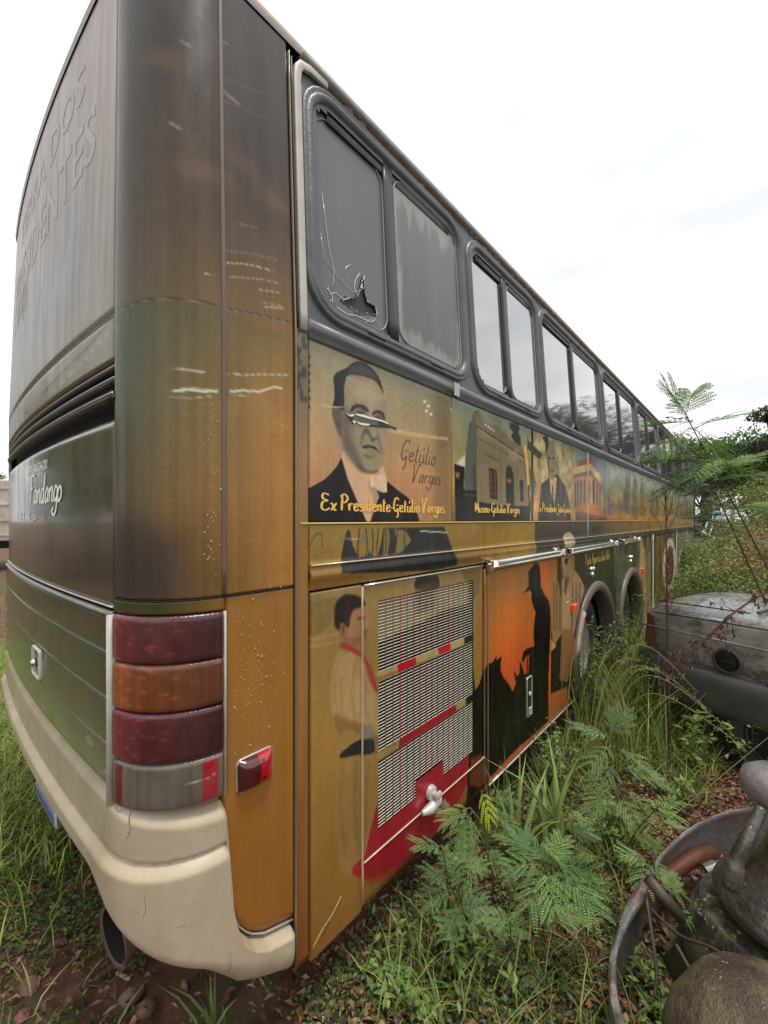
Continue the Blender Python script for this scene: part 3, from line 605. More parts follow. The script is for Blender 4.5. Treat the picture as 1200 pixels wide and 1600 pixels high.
# ------------------------------------------------------------------ the printed side
def side_art(A):
    # --- upper row of pictures
    A.grad([(2.42, (146, 143, 114)), (2.18, (170, 148, 106)), (2.0, (182, 140, 96)), (1.76, (168, 116, 76))], u0=-9, u1=U(1.795), z0=1.765)
    A.polyw([(U(1.64), 1.7), (U(1.80), 1.7), (U(1.80), 2.5), (U(1.64), 2.5)], (104, 86, 60), .12, .55)
    A.mottle((3, 3), .08, 51, u1=U(1.8), z0=1.77)
    o5, k5 = (440, 520), 10 / 3
    P = lambda pts, c, soft=.003, a=1.0, sm=False: A.poly(pts, c, soft, o5, k5, a, sm=sm)
    suit = (12, 12, 15)
    P([(70, 842), (150, 805), (230, 760), (285, 700), (316, 640), (345, 760), (455, 1008), (500, 860), (548, 772), (600, 815), (660, 860), (700, 920), (728, 1012), (70, 1028)], suit)
    P([(320, 612), (400, 690), (470, 732), (530, 695), (550, 772), (500, 870), (455, 1005), (400, 890), (345, 760), (312, 650)], (206, 168, 130))
    P([(455, 760), (450, 800), (470, 850), (480, 900), (462, 960), (458, 1000), (500, 870), (510, 810)], (150, 112, 84), .01, .5)
    P([(462, 738), (500, 745), (545, 738), (550, 830), (520, 835), (495, 810), (462, 800)], (214, 182, 150), .004)
    P([(495, 820), (550, 840), (550, 900), (510, 860)], suit)
    oA, kA = (500, 550), 9.41
    H = lambda pts, c, soft=.004, a=1.0: A.poly(pts, c, soft, oA, kA, a, sm=True)
    H([(170, 870), (195, 780), (260, 800), (330, 850), (340, 1250), (260, 1190), (200, 1010)], (104, 92, 72), .003)          # ear
    H([(225, 860), (290, 900), (300, 1080), (270, 1120), (240, 1000)], (70, 64, 54), .012, .7); H([(250, 900), (290, 960), (280, 1030), (255, 980)], (140, 122, 94), .008, .6)
    H([(330, 420), (560, 330), (780, 400), (880, 520), (945, 640), (985, 860), (978, 1050), (962, 1300), (955, 1500), (915, 1660), (840, 1760), (760, 1765), (640, 1735), (500, 1640), (375, 1450), (325, 1260), (320, 900)], (152, 137, 108), .003)  # face
    H([(325, 850), (420, 860), (470, 1000), (520, 1200), (520, 1400), (600, 1600), (640, 1735), (500, 1640), (375, 1450), (325, 1260)], (92, 84, 68), .05, .85)
    H([(500, 520), (700, 480), (840, 560), (900, 700), (800, 780), (560, 720)], (176, 160, 126), .06, .85)
    H([(200, 380), (250, 300), (390, 232), (480, 160), (590, 132), (700, 180), (810, 290), (890, 430), (940, 620), (850, 470), (760, 400), (600, 350), (420, 340), (370, 440), (355, 560), (360, 700), (345, 860), (260, 810), (190, 780), (212, 680), (212, 560)], (26, 27, 29), .003)  # hair
    H([(430, 250), (520, 190), (640, 200), (760, 290), (840, 400), (700, 350), (520, 330), (420, 330)], (84, 82, 76), .03, .7)
    H([(330, 860), (420, 900), (470, 1000), (440, 1120), (370, 1150), (330, 1050)], (112, 100, 80), .03, .7); H([(430, 1120), (540, 1100), (590, 1200), (560, 1330), (470, 1320)], (160, 144, 114), .05, .6); H([(860, 1150), (930, 1150), (940, 1350), (900, 1400), (880, 1280)], (166, 148, 116), .03, .6)
    H([(520, 1640), (700, 1740), (860, 1750), (760, 1790), (620, 1760)], (74, 64, 50), .02, .8)
    H([(440, 870), (470, 800), (540, 765), (640, 780), (700, 830), (722, 880), (660, 870), (590, 825), (520, 835), (470, 880)], (48, 46, 42), .006)        # brows
    H([(760, 920), (790, 870), (860, 855), (930, 890), (955, 960), (945, 1000), (900, 930), (830, 905), (790, 930)], (50, 47, 42), .006)
    H([(480, 900), (560, 850), (650, 860), (690, 930), (600, 960), (500, 940)], (96, 86, 68), .02, .8); H([(540, 900), (590, 880), (640, 900), (620, 935), (560, 930)], (40, 38, 36), .008)
    H([(800, 960), (850, 925), (920, 960), (930, 1010), (850, 1010)], (70, 64, 54), .012, .8)
    H([(735, 800), (770, 800), (780, 1000), (850, 1150), (840, 1230), (790, 1240), (740, 1000)], (172, 156, 122), .02, .6)   # nose
    H([(640, 1150), (700, 1130), (740, 1190), (760, 1250), (800, 1260), (850, 1240), (830, 1280), (760, 1320), (720, 1230), (650, 1200), (610, 1280)], (62, 56, 48), .012, .7)
    H([(620, 1180), (660, 1160), (640, 1300), (600, 1390), (590, 1340)], (96, 86, 70), .02, .5); H([(830, 1150), (870, 1240), (905, 1380), (900, 1480), (860, 1330)], (96, 86, 70), .02, .5)
    H([(620, 1390), (690, 1365), (760, 1380), (820, 1400), (880, 1500), (830, 1450), (740, 1410), (650, 1420)], (50, 42, 38), .006)     # mouth
    H([(650, 1430), (740, 1425), (810, 1460), (780, 1500), (700, 1490)], (150, 118, 90), .01, .7); H([(640, 1500), (760, 1530), (800, 1510), (770, 1570), (680, 1560)], (84, 74, 60), .02, .7)
    H([(700, 1600), (820, 1590), (860, 1650), (780, 1720), (690, 1680)], (150, 132, 104), .03, .6)
    A.line([(530, 640), (560, 640)], (0, 0, 0), .0, a=0)
    A.line([(540, 588), (570, 600), (620, 617)], (196, 188, 156), .003, a=.6); A.line([(595, 600), (640, 612), (700, 640)], (190, 180, 150), .003, a=.45)
    A.line([(503, 633), (520, 636), (536, 636)], (220, 206, 180), .004, a=.8)
    A.polyw(np.stack(uz(np.array([608, 640, 700, 700, 640, 608.]), np.array([668, 674, 684, 688, 682, 674.])), -1), (206, 176, 130), .008, .8)
    A.line([(560, 625), (562, 634)], (0, 0, 0), 0, a=0)
    for x, y in ((662, 625), (668, 632), (665, 640), (672, 645), (705, 637)): A.poly([(x, y), (x + 4, y + 1), (x + 3, y + 5), (x - 1, y + 4)], (226, 220, 200), .003)
    A.line([(682, 678), (690, 690), (688, 700), (700, 690), (706, 676)], (80, 68, 50), .003, a=.6); A.line([(706, 640), (708, 820)], (206, 190, 120), .005)
    # palm fronds printed at the seam
    for i in range(7):
        A.line([(470, 535 + i * 13), (478, 545 + i * 13), (485, 560 + i * 13)], (40, 42, 44), .006, a=.75)
    # --- museum
    o7, k7 = (700, 620), 7.273
    M = lambda pts, c, soft=.005, a=1.0, sm=False: A.poly(pts, c, soft, o7, k7, a, sm=sm)
    A.grad([(2.42, (128, 138, 122)), (2.15, (150, 142, 96)), (1.98, (190, 150, 80)), (1.76, (120, 100, 60))], u0=U(1.80), u1=U(2.80), z0=1.765)
    M([(700, 290), (800, 300), (815, 360), (800, 400), (825, 470), (830, 570), (780, 560), (740, 480), (715, 460), (740, 400), (700, 350)], (52, 56, 58), .01)
    M([(100, 760), (150, 700), (195, 655), (200, 800)], (216, 208, 196), .02)
    M([(240, 290), (262, 285), (290, 172), (350, 150), (400, 260), (330, 330), (335, 1190), (180, 1090), (200, 650)], (92, 95, 82))
    M([(325, 325), (300, 200), (350, 150), (400, 265), (520, 335), (570, 318), (610, 395), (640, 378), (700, 480), (800, 545), (850, 580), (885, 690), (905, 1250), (330, 1240)], (122, 112, 84))
    M([(335, 350), (860, 700), (900, 1240), (335, 1230)], (134, 120, 88), .008)
    for q, w, c in (([(328, 335), (870, 690)], .010, (70, 68, 56)), ([(340, 360), (872, 716)], .005, (170, 156, 122)), ([(345, 470), (880, 770)], .007, (92, 86, 66)), ([(350, 500), (380, 1200)], .006, (104, 98, 76)), ([(425, 655), (575, 730)], .009, (92, 86, 68)), ([(590, 640), (610, 1220)], .008, (104, 98, 76)), ([(780, 760), (800, 1230)], .008, (104, 98, 76))): A.line(q, c, w, o7, k7)
    for x, y in ((430, 322), (460, 345), (488, 365), (515, 382)): M([(x - 8, y - 22), (x + 8, y - 12), (x + 9, y + 16), (x - 7, y + 6)], (206, 206, 190), .003)
    M([(690, 620), (790, 600), (800, 720), (740, 740), (690, 690)], (170, 152, 140), .05, .6)
    M([(465, 805), (555, 832), (565, 1168), (478, 1155)], (44, 42, 36)); M([(475, 830), (500, 838), (508, 1130), (486, 1128)], (112, 72, 64), .004); M([(518, 842), (545, 850), (552, 1140), (525, 1138)], (104, 70, 62), .004)
    for y in (915, 990, 1065): A.line([(470, y), (560, y + 12)], (44, 42, 36), .005, o7, k7)
    M([(655, 860), (668, 800), (692, 772), (722, 810), (745, 880), (755, 1240), (662, 1215)], (44, 50, 44)); M([(672, 930), (722, 940), (722, 985), (674, 975)], (130, 104, 60), .006)
    M([(810, 940), (856, 952), (862, 1192), (822, 1188)], (56, 48, 42)); M([(285, 790), (305, 770), (312, 1060), (292, 1050)], (58, 60, 54))
    M([(70, 762), (190, 800), (178, 1060), (330, 1062), (325, 1190), (600, 1230), (925, 1242), (935, 1425), (85, 1452)], (34, 36, 33)); M([(85, 860), (130, 865), (125, 920), (90, 915)], (150, 120, 80), .02)
    M([(180, 1100), (325, 1110), (325, 1130), (180, 1125)], (80, 82, 70), .004, .6)
    A.mottle((7, 7), .10, 61, U(1.8), U(2.8), 1.77)
    M([(860, 560), (885, 560), (915, 780), (935, 1000), (905, 1005), (880, 720)], (226, 172, 108)); M([(905, 1005), (935, 1005), (945, 1425), (925, 1425)], (50, 46, 38)); A.line([(930, 1010), (938, 1420)], (196, 190, 170), .006, o7, k7)
    # --- man in a suit before foliage
    o8, k8 = (820, 660), 8.571
    G = lambda pts, c, soft=.008, a=1.0, sm=False: A.poly(pts, c, soft, o8, k8, a, sm=sm)
    A.grad([(2.42, (150, 146, 110)), (2.1, (170, 150, 100)), (1.76, (190, 136, 70))], u0=U(2.83), u1=U(3.74), z0=1.765)
    n = fbm(A.u * 14, A.z * 16, 71)[..., None]; m_ = ((A.u > U(2.83)) & (A.u < U(3.74)) & (A.z > 1.8))[..., None]
    A.c = np.where(m_, A.c * (.55 + .95 * n), A.c)
    G([(30, 130), (45, 240), (240, 430), (200, 500), (35, 350)], (70, 68, 56)); G([(50, 600), (110, 640), (150, 800), (120, 980), (70, 900)], (80, 80, 62), .03, .8)
    G([(330, 740), (215, 830), (200, 1060), (172, 1330), (625, 1320), (595, 1080), (545, 850), (490, 780), (440, 700)], (36, 37, 31)); G([(330, 735), (430, 735), (415, 900), (398, 1110), (378, 1000), (345, 940)], (196, 160, 108)); G([(362, 850), (382, 850), (388, 980), (370, 1000)], (60, 44, 36))
    G([(285, 330), (310, 260), (360, 250), (405, 330), (415, 520), (400, 680), (370, 770), (335, 720), (300, 560)], (132, 124, 98), .008, 1, True); G([(280, 400), (275, 290), (240, 200), (300, 180), (320, 270), (300, 380)], (60, 60, 54), .01, 1, True)
    G([(320, 470), (350, 465), (350, 490), (320, 492)], (60, 56, 48), .01); G([(375, 470), (402, 468), (400, 492), (375, 492)], (60, 56, 48), .01); G([(345, 640), (395, 640), (390, 655), (350, 655)], (80, 66, 54), .01); G([(285, 420), (315, 420), (340, 700), (310, 620)], (84, 80, 64), .03, .7)
    # --- corner building with red roof
    A.grad([(2.42, (112, 134, 130)), (2.2, (120, 140, 132)), (2.0, (120, 110, 80)), (1.76, (110, 64, 40))], u0=U(3.74), u1=U(4.75), z0=1.765)
    G([(640, 600), (880, 540), (1010, 690), (1045, 850), (1045, 1230), (740, 1110), (650, 1160)], (176, 128, 84)); G([(705, 585), (735, 510), (880, 468), (905, 500), (960, 640), (880, 560)], (160, 78, 52))
    G([(650, 610), (880, 548), (1000, 690), (1035, 800), (1035, 850), (880, 640), (650, 690)], (206, 170, 126)); G([(655, 710), (880, 655), (1035, 880), (1035, 900), (880, 690), (655, 745)], (120, 82, 62), .006)
    for x0, x1, ya, yb in ((668, 690, 790, 1140), (705, 722, 780, 1130), (745, 762, 775, 1080), (790, 806, 768, 1080), (838, 862, 765, 1085), (905, 940, 770, 1100), (960, 978, 830, 1130), (1000, 1014, 870, 1160)): G([(x0, ya), (x1, ya + 4), (x1, yb), (x0, yb)], (48, 48, 38), .006)
    G([(872, 745), (902, 740), (912, 1090), (880, 1090)], (206, 140, 66), .01); G([(740, 1085), (920, 1100), (1050, 1200), (1060, 1265), (850, 1220), (680, 1180)], (206, 92, 42), .02); G([(760, 1130), (980, 1160), (1000, 1200), (760, 1180)], (230, 140, 40), .02, .7)
    # --- the row beyond, seen almost edge on
    A.grad([(2.42, (112, 122, 110)), (2.3, (160, 166, 156)), (2.15, (136, 140, 104)), (2.0, (150, 126, 66)), (1.9, (120, 96, 50)), (1.8, (190, 118, 48)), (1.76, (170, 110, 50))], u0=U(4.75), z0=1.765)
    r = np.random.default_rng(12); u = U(4.8)
    while u < LEN:
        w = r.uniform(.05, .4); c = [(60, 66, 52), (96, 92, 66), (150, 120, 70), (70, 74, 60), (120, 128, 120), (130, 84, 56), (84, 76, 90)][r.integers(7)]; z0_ = r.uniform(1.8, 2.0); z1_ = r.uniform(2.0, 2.4)
        A.polyw([(u, z0_), (u + w, z0_ - .02), (u + w * .9, z1_ - .1), (u + w * .5, z1_), (u + .1 * w, z1_ - .12)], c, .04, .75); u += w * r.uniform(.6, 1.6)
    A.polyw([(U(5.6), 1.85), (U(5.75), 1.85), (U(5.70), 2.25), (U(5.66), 2.34), (U(5.62), 2.25)], (66, 66, 56), .02)
    for u in (4.75, 5.5, 6.4, 7.5, 8.7, 9.9, 11.2, 12.3): A.polyw([(U(u), 1.77), (U(u) + .01, 1.77), (U(u) + .01, 2.4), (U(u), 2.4)], (200, 186, 130), .008, .7)
    n = fbm(A.u * 5, A.z * 14, 77)[..., None]; m_ = ((A.u > U(4.0)) & (A.z > 1.77))[..., None]; A.c = np.where(m_, A.c * (.72 + .6 * n), A.c)
    # --- middle strip with the waist moulding
    A.grad([(1.78, (140, 118, 56)), (1.66, (140, 112, 54)), (1.5, (132, 98, 50))], z1=1.762)
    o4, k4 = (460, 820), 4.615
    B = lambda pts, c, soft=.004, a=1.0: A.poly(pts, c, soft, o4, k4, a)
    B([(380, 38), (360, 110), (335, 240), (325, 350), (1000, 330), (1170, 290), (1130, 150), (1080, 15), (640, 25), (625, 130), (600, 225), (560, 225), (545, 100), (530, 220), (460, 230), (420, 150), (400, 40)], (44, 46, 44))
    B([(440, 60), (560, 40), (600, 90), (590, 200), (545, 210), (520, 120), (470, 140)], (128, 112, 66), .006); B([(645, 30), (680, 28), (690, 100), (670, 225), (640, 225)], (120, 106, 64), .006); B([(720, 30), (800, 40), (845, 110), (780, 190), (720, 215), (740, 120)], (124, 108, 66), .006)
    for x in range(470, 860, 46): A.line([(x, 30), (x + 14 * math.sin(x), 150), (x - 10, 300)], (34, 34, 32), .006, o4, k4, .8)
    A.line([(110, 150), (150, 70), (195, 60), (205, 160)], (86, 72, 36), .008, o4, k4, .6)
    for y in (180, 200, 220, 240): A.line([(120, y - 10), (315, y + 4)], (112, 90, 44), .003, o4, k4, .5)
    A.line([(910, 45), (1100, 55)], (220, 216, 180), .006, o4, k4, .8); A.line([(370, 100), (455, 102)], (206, 200, 160), .005, o4, k4, .7)
    A.grad([(0, (146, 118, 44)), (9, (146, 118, 44))], u0=U(2.1), u1=U(2.86), z0=1.50, z1=1.762, key='u')
    A.grad([(U(2.8), (52, 50, 38)), (U(3.9), (64, 52, 38)), (U(4.4), (54, 46, 40)), (U(5), (100, 82, 44)), (U(7), (140, 104, 50)), (U(12), (150, 112, 60))], u0=U(2.86), z0=1.50, z1=1.762, key='u')
    A.mottle((12, 12), .12, 81, z1=1.76, u0=U(2.0)); A.mottle((16, 1), .2, 83, z1=1.76, u0=U(3.6))
    # --- lower panels
    A.grad([(1.55, (146, 124, 78)), (1.35, (148, 120, 68)), (1.0, (150, 114, 54)), (.6, (142, 100, 46)), (.2, (124, 86, 38))], u1=U(2.14), z1=1.535)
    o6, k6 = (440, 860), 2.5
    C = lambda pts, c, soft=.01, a=1.0, sm=True: A.poly(pts, c, soft, o6, k6, a, sm=sm)
    C([(75, 215), (215, 185), (215, 210), (180, 300), (110, 340), (85, 300)], (112, 92, 50), .012, .5)
    A.line([(100, 350), (220, 325)], (190, 156, 92), .006, o6, k6, .5); A.line([(112, 380), (222, 355)], (190, 156, 92), .006, o6, k6, .5)
    for i in range(8): A.line([(115 + i * 14, 378 - i * 3), (122 + i * 14, 352 - i * 3)], (180, 146, 84), .004, o6, k6, .5)
    for i in range(26): A.line([(84, 430 + i * 36), (102, 448 + i * 36), (84, 466 + i * 36)], (170, 128, 64), .004, o6, k6, .35)
    C([(230, 372), (196, 450), (186, 590), (220, 690), (225, 800), (205, 1010), (230, 1240), (320, 1260), (345, 1100), (372, 900), (372, 560), (340, 430)], (144, 112, 64), .035, .75)
    C([(232, 385), (200, 450), (190, 590), (222, 660), (300, 672), (372, 720), (374, 560), (318, 420)], (168, 140, 92), .030, .85)
    C([(205, 640), (260, 660), (330, 690), (372, 730), (372, 760), (270, 700), (225, 720)], (120, 92, 52), .015, .7)
    C([(222, 250), (250, 215), (300, 200), (325, 225), (338, 262), (330, 310), (318, 330), (300, 372), (245, 352), (226, 310)], (166, 118, 82), .016, .9)
    C([(205, 262), (213, 205), (250, 172), (300, 178), (325, 205), (310, 222), (282, 232), (268, 262), (262, 300), (240, 290), (232, 312), (210, 300)], (36, 31, 33), .014, .92)
    C([(230, 368), (250, 360), (300, 392), (330, 425), (356, 480), (374, 555), (345, 520), (318, 432), (280, 400), (235, 384)], (160, 48, 52), .014, .85)
    C([(228, 796), (270, 760), (310, 738), (355, 738), (355, 790), (290, 800), (236, 812)], (38, 38, 40), .006); C([(310, 690), (350, 680), (356, 720), (320, 735)], (120, 116, 110), .01, .8)
    C([(228, 290), (246, 288), (248, 330), (234, 336)], (140, 92, 64), .006); C([(236, 300), (244, 300), (242, 322)], (96, 60, 44), .005, .8)
    C([(240, 350), (300, 372), (330, 330), (326, 300), (300, 340), (262, 340)], (132, 88, 62), .015, .6); C([(296, 262), (318, 258), (322, 266), (300, 270)], (60, 40, 34), .005, .8); C([(330, 262), (340, 290), (332, 300), (324, 292)], (176, 128, 94), .006, .7); C([(306, 318), (328, 314), (326, 322)], (120, 62, 54), .004, .8)
    for q in ([(250, 400), (230, 520), (236, 640)], [(290, 430), (270, 560), (290, 660)], [(330, 470), (322, 600), (350, 700)], [(210, 470), (206, 560), (222, 640)]): A.line(q, (138, 110, 70), .010, o6, k6, .5, .014)
    for q in ([(236, 480), (246, 420)], [(300, 520), (296, 620)]): A.line(q, (190, 164, 116), .014, o6, k6, .5, .02)
    for q in ([(240, 830), (228, 1000), (250, 1200)], [(290, 820), (284, 1010), (300, 1180)], [(336, 830), (330, 1000), (326, 1100)]): A.line(q, (112, 84, 46), .012, o6, k6, .45, .02)
    A.line([(262, 300), (275, 240)], (74, 56, 50), .004, o6, k6, .5)
    red = (150, 28, 42)
    C([(372, 980), (345, 1090), (322, 1190), (276, 1240), (276, 1270), (330, 1285), (400, 1262), (470, 1215), (540, 1190), (590, 1130), (650, 1060), (700, 960), (742, 880), (742, 790), (690, 820), (630, 872), (626, 818), (560, 850), (520, 890), (522, 960), (440, 1030), (376, 1085)], red, .005, 1, False)
    C([(300, 1250), (400, 1230), (520, 1160), (600, 1080), (640, 1060), (560, 1180), (440, 1270), (340, 1300)], (130, 30, 36), .03, .5)
    C([(520, 150), (526, 105), (560, 96), (580, 100), (605, 96), (614, 130), (600, 150)], (52, 46, 40), .006); C([(520, 150), (614, 130), (600, 240), (530, 260)], (90, 70, 48), .01, .6)
    C([(700, 80), (772, 68), (772, 150), (745, 200), (745, 130), (712, 120)], (118, 98, 56), .006, 1, False); C([(745, 350), (748, 480), (772, 690), (772, 900), (735, 880), (745, 700)], (30, 26, 20), .006, 1, False)
    C([(735, 860), (800, 780), (808, 900), (760, 960), (735, 900)], (160, 84, 34), .012, .9)
    C([(95 + 272, 470), (372, 495), (745, 358), (745, 325), (372, 470)], (168, 148, 96), .004, 1, False); C([(372, 782), (372, 815), (745, 595), (745, 560)], (146, 130, 82), .004, 1, False)
    A.polyw([(U(1.37), 1.12), (U(1.50), 1.12), (U(1.49), 1.17), (U(1.36), 1.17)], (176, 32, 46), .004); A.polyw([(U(1.68), 1.12), (U(1.78), 1.12), (U(1.78), 1.17), (U(1.665), 1.17)], (176, 32, 46), .004); A.polyw([(U(1.91), 1.12), (U(2.01), 1.12), (U(2.01), 1.17), (U(1.91), 1.17)], (44, 42, 34), .004)
    A.polyw([(U(1.37), .80), (U(1.84), .80), (U(1.82), .845), (U(1.38), .845)], (150, 26, 38), .004); A.polyw([(U(1.93), .79), (U(2.01), .79), (U(2.01), .85), (U(1.93), .85)], (30, 28, 22), .004)
    for x in (362, 386, 410, 430): A.line([(x, 770 - (x - 362) * .5), (x, 792 - (x - 362) * .5), (x + 14, 786 - (x - 362) * .5)], (70, 58, 36), .004, o6, k6, .8)
    A.polyw([(U(1.495), .50), (U(1.712), .50), (U(1.712), .61), (U(1.495), .61)], red, .003)
    A.mottle((4, 3), .10, 91, u1=U(2.12), z1=1.53)
    for p in ([(566, 1430), (568, 1345)],): A.line(p, (210, 196, 150), .004, a=.7)
    A.line([(490, 1478), (505, 1450), (520, 1428), (533, 1400)], (226, 200, 160), .006, a=.8); A.line([(498, 1475), (515, 1440), (535, 1405)], (60, 40, 20), .004, a=.8)
    # sunset and horseman
    A.grad([(1.53, (150, 104, 50)), (1.42, (166, 110, 52)), (1.2, (190, 108, 44)), (1.0, (200, 100, 38)), (.85, (198, 88, 34)), (.3, (184, 88, 36))], u0=U(2.10), u1=U(3.42), z1=1.535)
    A.polyw([(U(2.08), 1.6), (U(2.3), 1.6), (U(2.2), 1.0), (U(2.08), .9)], (150, 104, 50), .25, .9)
    o9, k9 = (740, 820), 3.6375
    D = lambda pts, c, soft=.006, a=1.0, sm=False: A.poly(pts, c, soft, o9, k9, a, sm=sm)
    D([(-20, 985), (30, 900), (45, 850), (85, 790), (110, 780), (130, 745), (133, 770), (158, 745), (152, 825), (172, 870), (200, 905), (222, 948), (240, 900), (232, 860), (225, 828), (250, 862), (262, 840), (260, 772), (282, 820), (288, 850), (310, 845), (318, 740), (300, 745), (284, 782), (272, 770), (282, 725), (300, 705), (345, 690), (342, 600), (352, 500), (330, 430), (328, 385), (318, 372), (282, 392), (312, 350), (310, 265), (352, 215), (370, 222), (378, 268), (382, 350), (402, 395), (432, 440), (440, 560), (440, 900), (425, 1115), (250, 1270), (90, 1440), (60, 1500), (-40, 1600)], (14, 12, 12), .006)
    D([(378, 268), (410, 238), (384, 276)], (14, 12, 12), .004)
    D([(305, 745), (312, 745), (306, 850), (300, 850)], (14, 12, 12), .004)
    D([(-20, 1330), (40, 1300), (70, 1360), (90, 1440), (40, 1500), (-20, 1480)], (120, 60, 28), .03, .8)
    # dark side with the old man in a robe
    A.grad([(U(3.2), (52, 42, 30)), (U(3.7), (56, 48, 34)), (U(4.2), (48, 50, 38)), (U(5.1), (40, 46, 34))], u0=U(3.30), z1=1.62, key='u')
    D([(382, 180), (415, 175), (440, 420), (445, 900), (428, 1112), (425, 900), (440, 450)], (206, 104, 40), .01); D([(345, 180), (405, 172), (425, 300), (436, 470), (425, 420), (385, 340), (380, 240)], (206, 106, 42), .006)
    D([(440, 560), (530, 540), (530, 920), (438, 980)], (22, 18, 16), .012)
    D([(445, 330), (480, 320), (505, 450), (500, 620), (450, 700), (440, 560)], (150, 118, 78), .015); D([(562, 240), (600, 290), (628, 345), (628, 380), (600, 470), (565, 640), (500, 650), (500, 330), (525, 260)], (176, 144, 98), .012)
    for x in (455, 470, 488, 560, 580, 600): D([(x, 330), (x + 8, 330), (x + 4, 600), (x - 3, 600)], (104, 76, 48), .01, .7)
    D([(508, 100), (512, 60), (540, 42), (565, 60), (570, 110), (545, 125), (515, 120)], (196, 176, 134), .008, 1, True); D([(512, 150), (566, 150), (572, 240), (552, 350), (522, 360), (508, 250)], (168, 134, 94), .01, 1, True)
    D([(515, 195), (540, 190), (530, 225), (518, 225)], (50, 40, 30), .01); D([(520, 290), (545, 300), (525, 400), (512, 380)], (110, 84, 56), .01)
    D([(500, 600), (560, 590), (590, 700), (530, 900), (490, 880)], (150, 100, 58), .02); D([(440, 960), (530, 920), (528, 1090), (425, 1112)], (186, 104, 50), .012); D([(440, 650), (470, 690), (440, 720)], (190, 150, 96), .006)
    r = np.random.default_rng(30); u = U(5.15)
    pal = [(58, 66, 52), (120, 92, 54), (60, 58, 44), (158, 92, 44), (84, 92, 66), (52, 50, 40), (140, 118, 76), (70, 84, 70), (186, 150, 100), (150, 90, 50)]
    while u < LEN:
        w = r.uniform(.08, .42) * (1 + u * .04); c = pal[r.integers(len(pal))]
        A.polyw([(u, .2), (u + w, .2), (u + w * r.uniform(.7, 1.2), r.uniform(1.2, 1.6)), (u + w * .3, 1.6), (u, r.uniform(1.2, 1.6))], c, .06, .85); u += w * .8
    m_ = ((A.u > U(5.1)) & (A.z < 1.62))[..., None]; n = fbm(A.u * 4, A.z * 9, 99)[..., None]; A.c = np.where(m_, A.c * (.6 + .8 * n), A.c)
    c_ = (U(9.1), .95); q = np.linspace(0, 6.28, 16)[:-1]
    A.polyw(np.stack([c_[0] + .8 * np.cos(q), c_[1] + .5 * np.sin(q)], -1), (206, 196, 176), .05); A.polyw(np.stack([c_[0] + .5 * np.cos(q), c_[1] + .36 * np.sin(q)], -1), (110, 40, 34), .05)
    A.polyw([(U(10.2), .9), (U(13.2), .9), (U(13.2), 1.5), (U(10.2), 1.5)], (150, 160, 136), .2, .6)
def _grain(A): A.mottle((150, 150), .07, 200); A.mottle((60, 60), .05, 201); A.mottle((2.2, 2.6), .10, 202); A.mottle((34, 1.1), .06, 203)
_sa = side_art
def side_art(A): _sa(A); _grain(A)
ARC = [(U(4.38), .50), (U(5.93), .50)]
FRONT_ARC = (U(10.75), .50)
def arch_hole(u, z): 
    h = np.zeros(u.shape, bool)
    for c in ARC + [FRONT_ARC]: h |= (u - c[0]) ** 2 + (z - c[1]) ** 2 < .60 ** 2
    return h
allu = sgrid(U(.905), LEN, .0036, .0034)
def seg(a, b): 
    v = allu[(allu > U(a) + .002) & (allu < U(b) - .002)]; return np.concatenate([[U(a)], v, [min(U(b), LEN)]])
for a, b in ((.898, 1.798), (1.804, 4.095), (4.102, 7.395), (7.405, 9.955), (9.965, 13.21)):
    panel('side_panel', seg(a, b), arr(1.772, 2.402, .004 if a < 1.8 else (.005 if a < 4 else .012)), wrap, bus, side_art, thick=.012)
yl = mat('yellow pinstripe', (.62, .44, .12), rough=.4)
strip('pinstripe', ln(1.7665, U(.86), LEN), half_round(.007, .004), yl, bus)
def waist_off(u, z): return .013 * np.exp(-((z - 1.585) / .026) ** 2) + .006 * np.exp(-((z - 1.622) / .006) ** 2)
for a, b in ((.898, 2.13), (2.136, 4.30), (4.306, 7.395), (7.405, 13.21)):
    panel('waist_panel', seg(a, b), arr(1.535, 1.7605, .0055), wrap, bus, side_art, thick=.012, offf=waist_off)
strip('waist_trim', ln(1.622, U(.90), LEN), half_round(.006, .006), mat('pale waist trim', (.60, .52, .38), rough=.3, metal=.3, dirt=.3), bus, off=.006)
# skirt panels, grille door, luggage doors
gz0, gz1 = .445, 1.520
panel('skirt_panel', seg(.905, 1.150), arr(.255, 1.526, .006), wrap, bus, side_art)
panel('skirt_panel', seg(1.156, 2.128), arr(.235, gz0 - .008, .006), wrap, bus, side_art, offf=lambda u, z: -.03 * np.clip((.30 - z) / .07, 0, 1) ** 2)
GU0, GU1, GZ0, GZ1 = U(1.242), U(2.000), .527, 1.453
def solid(u, z):
    """the unperforated strips of the grille sheet"""
    return ((z > 1.126) & (z < 1.163)) | ((z > .802) & (z < .841)) | ((z < .602) & (u > U(1.495)) & (u < U(1.712)))
gd = panel('grille_door', seg(1.158, 2.105), np.union1d(arr(gz0, gz1, .0055), [.527, .602, .802, .841, 1.126, 1.163, 1.453]), wrap, bus, side_art, off=.004, thick=.016,
           hole=lambda u, z: (u > GU0) & (u < GU1) & (z > GZ0) & (z < GZ1) & ~solid(u, z))
